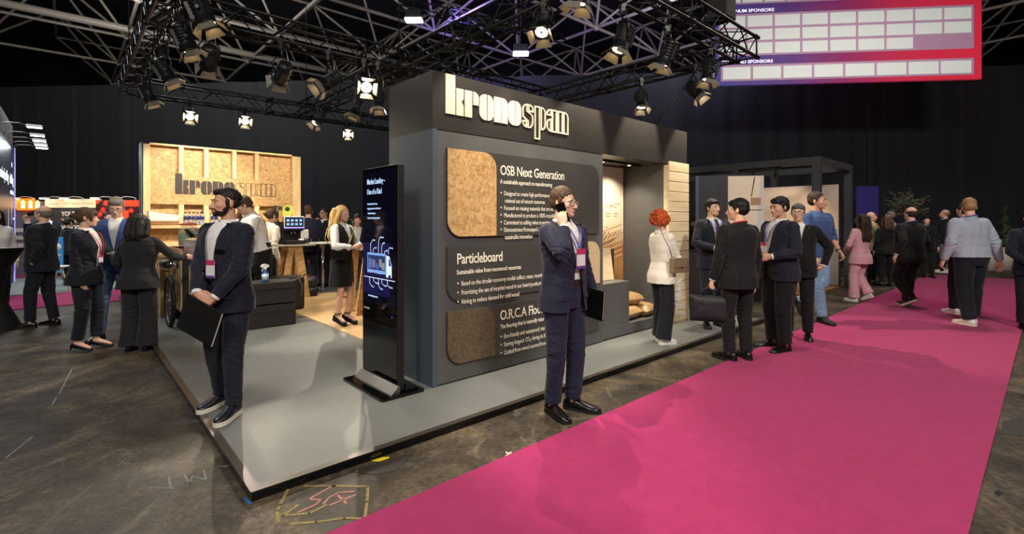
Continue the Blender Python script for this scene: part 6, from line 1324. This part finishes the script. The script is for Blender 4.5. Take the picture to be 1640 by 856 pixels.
# 5 man seen from behind with bag
p = Person('man in black suit seen from behind carrying a black laptop bag', at(1181, 577), R(-165), H=1.74, vx=.006, skin=SKINA, w=1.04, lf=(.10, 0, 14), rf=(-.10, .02, 14), hyaw=38, hpitch=2, twist=2, lh=(.265, -.08, .83), lcurl=1.3, rh=(-.235, -.02, .86))
p.trousers(F_BLK); p.jacket(F_BLK, hem=.79); p.collar_ribbon(M_LANY); p.shoes(L_BLK, L_DSOLE, 'sneaker'); p.hair(H_BK, 'fringe')
q = p.arm['l']; f = held('laptop_bag', 'black soft laptop bag hanging from the hand of the man in black suit', 'bag', p, q[2] + q[3] * .085, (0, 0, 52)); M_NYL = mat('black nylon', (24, 24, 27), .55, bump=(60, .3))
pillow(MB(), (0, 0, 0), .215, .145, .05).build('pouch', M_NYL, f, (0, 0, -.235), (PI / 2, 0, PI / 2)); MB().tube([(0, -.08, -.10), (0, -.07, -.03), (0, 0, .006), (0, .07, -.03), (0, .08, -.10)], .010, 6).build('handle', M_NYL, f); MB().box(-.052, -.046, -.17, .17, -.20, -.195).build('zip', M_DGREY, f)
# 6 stout man in navy blazer
p = Person('stout smiling man in navy blazer and black trousers standing at the carpet edge', at(1244, 560), R(-78), H=1.785, vx=.006, skin=SKINT, w=1.12, belly=.05, lf=(.12, .0, 10), rf=(-.12, .04, 12), hyaw=4, hpitch=6, hips=(0, .02), lh=(.16, -.20, 1.08), lel=(.7, .7, -.6), rh=(-.16, -.22, 1.06), rel=(-.7, .7, -.6))
p.trousers(F_BLK, rad=(.120, .102, .084, .076, .066)); p.jacket(F_NAVY, button=1.0, gap=.02, hem=.80, cut=.05); p.badge(M_LANP, .0, 1.1); p.shoes(L_BLK, L_DSOLE); p.hair(H_BK, 'fringe')
# 7 older man with glasses
p = Person('older man with grey hair, spectacles and black suit behind the stout man', at(1278, 542), R(-38), H=1.725, vx=.0065, skin=SKINA, w=1.05, belly=.03, lf=(.11, 0, 12), rf=(-.11, 0, 12), hyaw=2, lh=(.27, .12, .95), lel=(.9, .8, -.1), lhd=(-.5, .4, -.5))
p.trousers(F_BLK); p.jacket(F_BLK, button=1.05, gap=.02); p.shoes(L_BLK, L_DSOLE); p.hair(hairm('salt and pepper hair', (92, 88, 86)), 'fringe'); p.glasses()
# 8 man in polo
p = Person('tall man in slate blue polo shirt and washed jeans striding along the carpet', at(1318, 517), R(12), H=1.96, vx=.0068, skin=SKINT, w=.94, rf=(-.07, -.06, 6), lf=(-.12, .34, -6, .10, 48), hips=(.06, -.06), drop=.02, hyaw=24, twist=5, lean=2, lh=(.285, .02, .93), lel=(.6, .9, -.1), rh=(-.27, -.13, .86), rel=(-.4, .9, 0), lcurl=.6)
p.trousers(F_JEAN, belt=None, rad=(.098, .086, .072, .066, .060), fold=.005); p.shirt(F_POLO, hem=.90, sleeve=.30, arm=(.074, .068, .066, .062, .058), inf=.026, fold=.004); c_ = MB(); c_.tube([(.0875 * math.sin(R(a)), .016 + .087 * math.cos(R(a)), 1.462 - .026 * (1 - math.cos(R(a))) / 2 * 1.0) for a in range(-150, 151, 15)], .0045, 6); p.put('collar_tipping', c_, F_WHITE, p.Mt); p.wristwatch('l'); p.shoes(mat('black suede', (28, 27, 27), .8), L_DSOLE, 'sneaker'); p.hair(H_DB, 'short')
# 9 woman in pink
p = Person('woman with long brown hair in pale pink trouser suit walking away', at(1379, 484), R(-158), H=1.645, sex='f', vx=.0075, lf=(.075, -.09, 4), rf=(-.085, .13, 4, .03, 24), drop=.01, hips=(0, -.04), hyaw=-8, lh=(.12, -.24, 1.02), lel=(.9, .5, -.5), rh=(-.12, -.25, 1.05), rel=(-.9, .5, -.5))
p.trousers(F_PINK, rad=(.106, .100, .092, .094, .096), hem=1.0); p.jacket(F_PINK, hem=.77, inf=.034, pockets=False, flare=.02); p.shoes(L_WHT, L_SOLE, 'sneaker'); p.hair(H_DB, 'long')
# 10 man in black walking away
p = Person('balding man dressed all in black walking away along the carpet', at(1456, 493), R(-172), H=1.77, vx=.0075, w=1.2, belly=.03, lf=(.10, .18, 6, .05, 28), rf=(-.10, -.14, 6), drop=.02, hyaw=-4, lh=(.33, .08, .93), rh=(-.31, -.12, .92))
p.trousers(F_BLK, rad=(.112, .098, .086, .080, .072)); p.jacket(F_BLK, hem=.80, inf=.03); p.collar_ribbon(M_LANP); p.shoes(L_BLK, L_SOLE, 'sneaker'); p.hair(H_DB, 'crown')
# 11 man in grey shirt
p = Person('big man with sandy hair in pale grey shirt and navy chinos seen from behind', at(1552, 519), R(178), H=1.835, vx=.0068, w=1.12, belly=.05, lf=(.13, .15, 10), rf=(-.12, -.08, 26), hyaw=-34, hpitch=8, lean=3, lh=(.325, -.02, .89), lcurl=.6, rh=(-.34, .08, .88))
p.trousers(F_DNAVY, rad=(.122, .108, .090, .084, .076), belt=None); p.shirt(F_PALE, hem=.93, inf=.028, fold=.006, arm=(.082, .074, .066, .058, .044), sleeve=.96); p.collar_ribbon(M_LANP); p.shoes(L_WHT, L_SOLE, 'sneaker'); p.hair(H_SG, 'short', 1.8)
q = p.arm['l']; f = held('mobile_phone', 'dark smartphone in the left hand of the man in pale grey shirt', 'phone', p, q[2] + q[3] * .10 + q[4] * .03, (-20, 0, 20)); MB().box(-.037, .037, -.004, .004, -.075, .075, .003).build('body', M_GBLK, f)
# 12 companion in front of him
p = Person('person with brown hair and white shoes hidden behind the man in pale grey shirt', at(1543, 505), R(172), H=1.79, vx=.0078, lf=(.10, -.05, 8), rf=(-.12, .05, 14), hyaw=10)
p.trousers(F_DNAVY); p.shirt(F_NAVY2, hem=.9); p.shoes(L_WHT, L_SOLE, 'sneaker'); p.hair(H_BR, 'short', 1.5)
# 13 far man in jacket
p = Person('balding man in dark jacket, grey trousers and white trainers at the far carpet', at(1516, 437), R(-150), H=1.85, vx=.009, lf=(.1, 0, 8), rf=(-.12, -.1, 8), hyaw=14); p.trousers(F_GREYT); p.jacket(F_DNAVY, pockets=False); p.shoes(L_WHT, L_SOLE, 'sneaker'); p.hair(H_SG, 'crown')
# 14 man at the right edge
p = Person('man in dark blue suit with badge cut by the right edge of the photo', at(1652, 528), R(-28), H=1.66, vx=.0068, skin=SKINT, lf=(.1, 0, 8), rf=(-.1, 0, 8), lh=(.08, -.26, 1.0), rh=(-.12, -.24, .99), lel=(.9, .4, -.4), rel=(-.9, .4, -.4)); p.trousers(F_DNAVY); p.jacket(F_NAVY, gap=.03); p.badge(mat('sky blue ribbon', (60, 120, 210), .5), 0, 1.1); p.shoes(L_BLK, L_DSOLE); p.hair(H_DK, 'short')
f = held('mobile_phone', 'brown cased phone in the hands of the man at the right edge', 'phone', p, (-.03, -.30, 1.04), (30, 0, 0)); MB().box(-.04, .04, -.006, .006, -.05, .09, .004).build('body', L_BRN, f)
# 15-18 far group on the right
p = Person('bald man in beige jacket in the far group right of the pavilion', P(1396, 355, 11.8) - Vector((0, 0, 1.5)), R(70), H=1.73, vx=.009, lh=(.1, -.32, 1.12), rh=(-.1, -.30, 1.10), lel=(.8, .5, -.6), rel=(-.8, .5, -.6)); p.trousers(F_DNAVY); p.jacket(F_KHAK, pockets=False); p.shoes(L_BRN, L_DSOLE)
p = Person('woman in black with brown hair in the far group, back turned', P(1419, 355, 11.3) - Vector((0, 0, 1.5)), R(170), H=1.61, sex='f', vx=.009); p.trousers(F_BLK); p.jacket(F_BLK, pockets=False); p.shoes(L_BLK, L_DSOLE); p.hair(H_BR, 'bob', 1.0)
p = Person('grey haired man in light blue shirt behind the far woman in black', P(1425, 355, 13.2) - Vector((0, 0, 1.5)), R(-150), H=1.77, vx=.010); p.trousers(F_DNAVY); p.shirt(F_PALE, hem=.92); p.shoes(L_BRN, L_DSOLE); p.hair(H_GR, 'short')
p = Person('dark haired person in black facing us far beyond the olive tree pot', P(1484, 355, 13.0) - Vector((0, 0, 1.5)), R(-20), H=1.63, vx=.010, skin=SKINA); p.trousers(F_BLK); p.jacket(F_BLK, pockets=False, shirt=F_BLK); p.shoes(L_BLK, L_DSOLE); p.hair(H_BK, 'fringe')
# 19 blonde woman at the totem
p = Person('woman with long blonde hair, white blouse and black pinafore dress behind the totem', at(548, 518, ZP + .034), R(68), H=1.605, sex='f', vx=.0066, lf=(.06, -.03, 4, .028, 14), rf=(-.06, .04, 10, .028, 14), hyaw=4, hpitch=6, lh=(.10, -.30, 1.13), rh=(-.11, -.30, 1.16), lel=(.8, .5, -.7), rel=(-.8, .5, -.6), rhd=(.3, -.9, .2), lhd=(-.2, -.9, .1))
p.shirt(F_WHITE, hem=1.0, sleeve=.9, arm=(.074, .070, .066, .062, .044), inf=.014, fold=.004); p.garment('pinafore_top', F_BLK, .024, 1.0, .02, (.045, .04, .04, .04, .04), [(1.0, .0), (1.22, .02), (1.465, .07)]); p.skirt(F_BLK, .54, 1.06); p.shoes(L_BLK, L_BLK, 'heel'); p.hair(H_BL, 'long')
wd = MB()
for q in 'lr':
    FM = p.leg[q][3]; wd.prism([(-.07, 0), (.19, 0), (.19, .012), (.02, .03), (-.07, .085)], -.036, .036, M=FM @ Matrix.Translation((0, 0, -.03)) @ Matrix.Rotation(PI / 2, 4, 'Z')); MB().tube([p.leg[q][2] + Vector((.044 * math.cos(i * PI / 6), .044 * math.sin(i * PI / 6), .01)) for i in range(12)], .007, 5, closed=True).build('ankle_strap', L_BLK, p.root)
    wd.build('wedge_heel', L_BLK, p.root); wd = MB()
f = held('shoulder_bag', 'small black quilted shoulder bag of the blonde woman', 'handbag', p, (-.19, -.12, .90), (0, 0, 8)); MB().box(-.03, .03, -.11, .11, 0, .15, .012).build('pouch', L_BLK, f); MB().box(-.035, -.0305, -.11, .11, .05, .152, .004).build('flap', L_BLK, f)
MB().tube([(0, .10, .14), (-.02, .21, .28), (.06, .225, .42), (.15, .17, .53), (.235, .08, .565), (.26, -.02, .54), (.245, -.07, .42), (.13, -.09, .26), (.02, -.09, .15)], .006, 6).build('strap', mat('gold brown chain', (150, 122, 80), .35, .6), f)
# 20-22 people working in the coffee bar
p = Person('barista with brown hair, white shirt and black apron bending over the bar', P(417, 355, 7.55) - Vector((0, 0, 1.5 - ZP)), R(-48), H=1.86, vx=.0072, lean=15, hyaw=-20, hpitch=18, lh=(.10, -.40, 1.02), rh=(-.14, -.42, 1.05), lel=(.8, .6, -.4), rel=(-.8, .6, -.4)); p.trousers(F_BLK); p.shirt(F_WHITE, hem=.95, inf=.028, fold=.006, sleeve=.7); p.shoes(L_BLK, L_DSOLE); p.hair(H_BR, 'curlytop')
ap = MB(); rg = []
for z in (.62, .75, .90, 1.02, 1.06): hx, yf, yb = p.pr(max(z, .8)); rg.append([p.Mp @ (q - Vector((0, 0, .925))) for q in sering(0, 0, z, hx + .022, yf + .03, yb + .022)])
p.put('apron', loft(ap, rg), F_BLK); st = MB()
for x in (-1, 1): st.tube([(x * .09, .115, 1.05), (x * .06, .150, 1.22), (x * .085, .150, 1.36), (x * .10, .04, 1.465), (x * .09, -.12, 1.38)], .007, 5)
p.put('apron_straps', st, mat('tan strap', (166, 130, 90), .6), p.Mt)
p = Person('woman with brown ponytail in white blouse at the bar behind the barista', P(428, 355, 8.15) - Vector((0, 0, 1.5 - ZP)), R(150), H=1.66, sex='f', vx=.0085, lean=8); p.trousers(F_BLK); p.shirt(F_CREAM, hem=.95); p.shoes(L_BLK, L_DSOLE); p.hair(H_BR, 'bun')
p = Person('woman with blue lanyard looking down at the bar left of the barista', P(393, 355, 8.0) - Vector((0, 0, 1.5 - ZP)), R(38), H=1.70, sex='f', vx=.0085, hpitch=16); p.trousers(F_BLK); p.shirt(F_WHITE, hem=.95); p.collar_ribbon(mat('blue ribbon', (50, 90, 200), .6)); p.shoes(L_BLK, L_DSOLE); p.hair(H_BR, 'bob', 1.0)
# 23-25 men behind the platform at the high table
p = Person('man in dark blue suit with back turned at the white high table', P(494, 355, 10.2) - Vector((0, 0, 1.5 - ZP)), R(-165), H=1.78, vx=.008, w=1.04, rh=(-.25, -.18, .98), lh=(.26, -.12, .90)); p.trousers(F_NAVY); p.jacket(F_NAVY2, pockets=False); p.shoes(L_BLK, L_DSOLE); p.hair(H_BR, 'short', 1.6)
f = held('leaflet', 'white leaflet held low by the man with back turned at the high table', 'leaflet', p, (.22, -.16, .84), (20, 0, 30)); MB().box(-.08, .08, -.0015, .0015, -.15, .10).build('paper', M_WHT, f)
p = Person('man with spectacles and dark suit touching his chin at the white high table', P(519, 355, 10.9) - Vector((0, 0, 1.5 - ZP)), R(-28), H=1.75, vx=.0074, skin=SKINT, rh=(-.04, -.20, 1.43), rel=(-.8, -.2, -.9), rhd=(.2, .3, .9), rhn=(.1, .9, 0), rcurl=1.0, lh=(-.05, -.24, 1.16), lel=(.9, .2, -.6), lhd=(-1, 0, .1)); p.trousers(F_CHAR); p.jacket(F_BLK, gap=.02); p.shoes(L_BLK, L_DSOLE); p.hair(H_DB, 'short'); p.glasses()
p = Person('man in blue suit glimpsed between the blonde woman and the totem', P(572, 355, 9.3) - Vector((0, 0, 1.5 - ZP)), R(25), H=1.58, vx=.009, hpitch=14, lh=(.05, -.28, 1.1), rh=(-.08, -.28, 1.1)); p.trousers(F_NAVY); p.jacket(F_NAVY2, pockets=False); p.shoes(L_BLK, L_DSOLE); p.hair(H_DB, 'short')
# 26-29 group on the left of the platform
p = Person('woman with dark shoulder length hair in charcoal trouser suit, back turned, at the cart', at(222, 562), R(-168), H=1.575, sex='f', w=1.12, vx=.0062, lf=(.10, 0, 8), rf=(-.10, .0, 8), lean=4, hyaw=-8, hpitch=4, rh=(-.40, -.36, 1.17), rel=(-.5, .5, -.6), rhd=(-.5, -.85, 0), lh=(.16, -.25, 1.02), lel=(.8, .6, -.4))
p.trousers(F_CHAR, rad=(.112, .106, .100, .110, .124), hem=1.04); p.jacket(F_CHAR, hem=.80, inf=.028, pockets=False, flare=.015); p.shoes(L_BLK, L_BLK, 'dress'); p.hair(H_DK, 'bob', 1.0)
p = Person('grey haired man with spectacles in mid blue suit looking down beside the cart', at(190, 541), R(26), H=1.81, vx=.0066, lf=(.16, .03, 6), rf=(-.18, -.05, 16), hyaw=6, hpitch=16, lean=4, rh=(-.24, -.28, 1.16), rel=(-.7, .6, -.5), rhd=(-.8, -.5, .1), lh=(.14, -.28, 1.08), lel=(.8, .6, -.5))
p.trousers(F_BTRO); p.jacket(F_BLUE, button=1.12, vw=.066); p.shoes(L_BLK, L_DSOLE); p.hair(H_GR, 'fringe'); p.glasses()
p = Person('woman with pinned up brown hair in navy suit and red lanyard seen from the side', at(139, 560), R(98), H=1.635, sex='f', w=1.12, vx=.0062, lf=(.08, -.05, 8, .022, 10), rf=(-.08, .06, 8, .022, 10), hyaw=26, hpitch=4, rh=(-.17, -.06, .80), lh=(.10, -.30, 1.10), lel=(.8, .5, -.5))
p.trousers(F_DNAVY, rad=(.110, .096, .078, .072, .068), hem=.94); p.jacket(F_DNAVY, button=1.06, hem=.80, inf=.026, gap=.02, pockets=False); p.badge(M_LANY, 0, 1.06, .08, .10); p.shoes(L_BLK, L_BLK, 'flat'); p.hair(H_BR, 'bun')
for q in 'lr': FM = p.leg[q][3]; MB().tube([FM @ Vector((0, -.06, .035)), FM @ Vector((0, -.075, -.045))], [.014, .006], 8).build('stiletto_heel', L_BLK, p.root)
f = held('laptop', 'open laptop held between the women and the man in mid blue suit', 'laptop', p, (.02, -.40, 1.13), (0, 0, 0)); MB().box(-.16, .16, -.11, .11, -.008, .008, .004).build('base', M_GREY, f); MB().box(-.16, .16, -.004, .004, 0, .22, .003).build('lid', M_ALU, f, (0, -.11, .01), (R(20), 0, 0))
p = Person('balding man in dark suit raising a dark cup to drink beside the black table', at(66, 523), R(-78), H=1.725, vx=.007, w=1.06, belly=.02, lf=(.10, -.08, 10), rf=(-.10, .10, 12), hyaw=-10, hpitch=-4, rh=(-.07, -.21, 1.515), rel=(-.3, -.6, -1), rhd=(.35, -.1, .8), rhn=(.5, .4, .1), rcurl=.9, lh=(.19, .02, .93), lel=(.6, .9, -.2))
p.trousers(F_DNAVY); p.jacket(F_DNAVY, button=1.05); p.shoes(L_BLK, L_DSOLE); p.hair(H_GR, 'crown'); p.glasses()
f = held('paper_cup', 'dark paper cup at the mouth of the balding drinker', 'cup', p, (.0, -.155, 1.60), (-70, 0, 0)); MB().lathe([(0, 0), (.026, 0), (.036, .09), (.034, .09), (.024, .006), (0, .006)], 14).build('cup', M_MBLK, f)
p = Person('person in white top cut off by the left edge of the photo', P(-8, 355, 7.7) - Vector((0, 0, 1.5)), R(60), H=1.70, sex='f', vx=.008); p.trousers(F_BLK); p.shirt(F_WHITE, hem=.9, inf=.03); p.shoes(L_BLK, L_DSOLE); p.hair(H_DK, 'long')
# far left visitors at the booths
p = Person('white haired man in dark suit by the orange booth in the far left background', P(76, 355, 12.6) - Vector((0, 0, 1.5)), R(50), H=1.79, vx=.010, rh=(-.2, -.3, 1.1)); p.trousers(F_NAVY); p.jacket(F_NAVY, pockets=False); p.shoes(L_BLK, L_DSOLE); p.hair(hairm('white hair', (190, 184, 176)), 'short')
p = Person('dark haired woman in black in front of the grey booth wall', P(111, 355, 11.4) - Vector((0, 0, 1.5)), R(170), H=1.58, sex='f', vx=.010); p.trousers(F_BLK); p.jacket(F_BLK, pockets=False); p.shoes(L_BLK, L_DSOLE); p.hair(H_DK, 'bun')
p = Person('dark haired man in navy suit before the red flower wall', P(173, 355, 12.0) - Vector((0, 0, 1.5)), R(75), H=1.72, vx=.010, lh=(.05, -.3, 1.3), lel=(.8, .2, -.8)); p.trousers(F_NAVY); p.jacket(F_NAVY, pockets=False); p.collar_ribbon(M_LANY); p.shoes(L_BLK, L_DSOLE); p.hair(H_DK, 'short')
p = Person('man in dark uniform leaning forward in the dark gap right of the planks', P(1106, 355, 9.6) - Vector((0, 0, 1.5)), R(80), H=1.66, vx=.009, lean=8, hpitch=12, lh=(.1, -.3, 1.0), rh=(-.1, -.32, 1.02)); p.trousers(F_BLK); p.jacket(F_BLK, pockets=False); p.shoes(L_BLK, L_DSOLE); p.hair(H_BR, 'short')
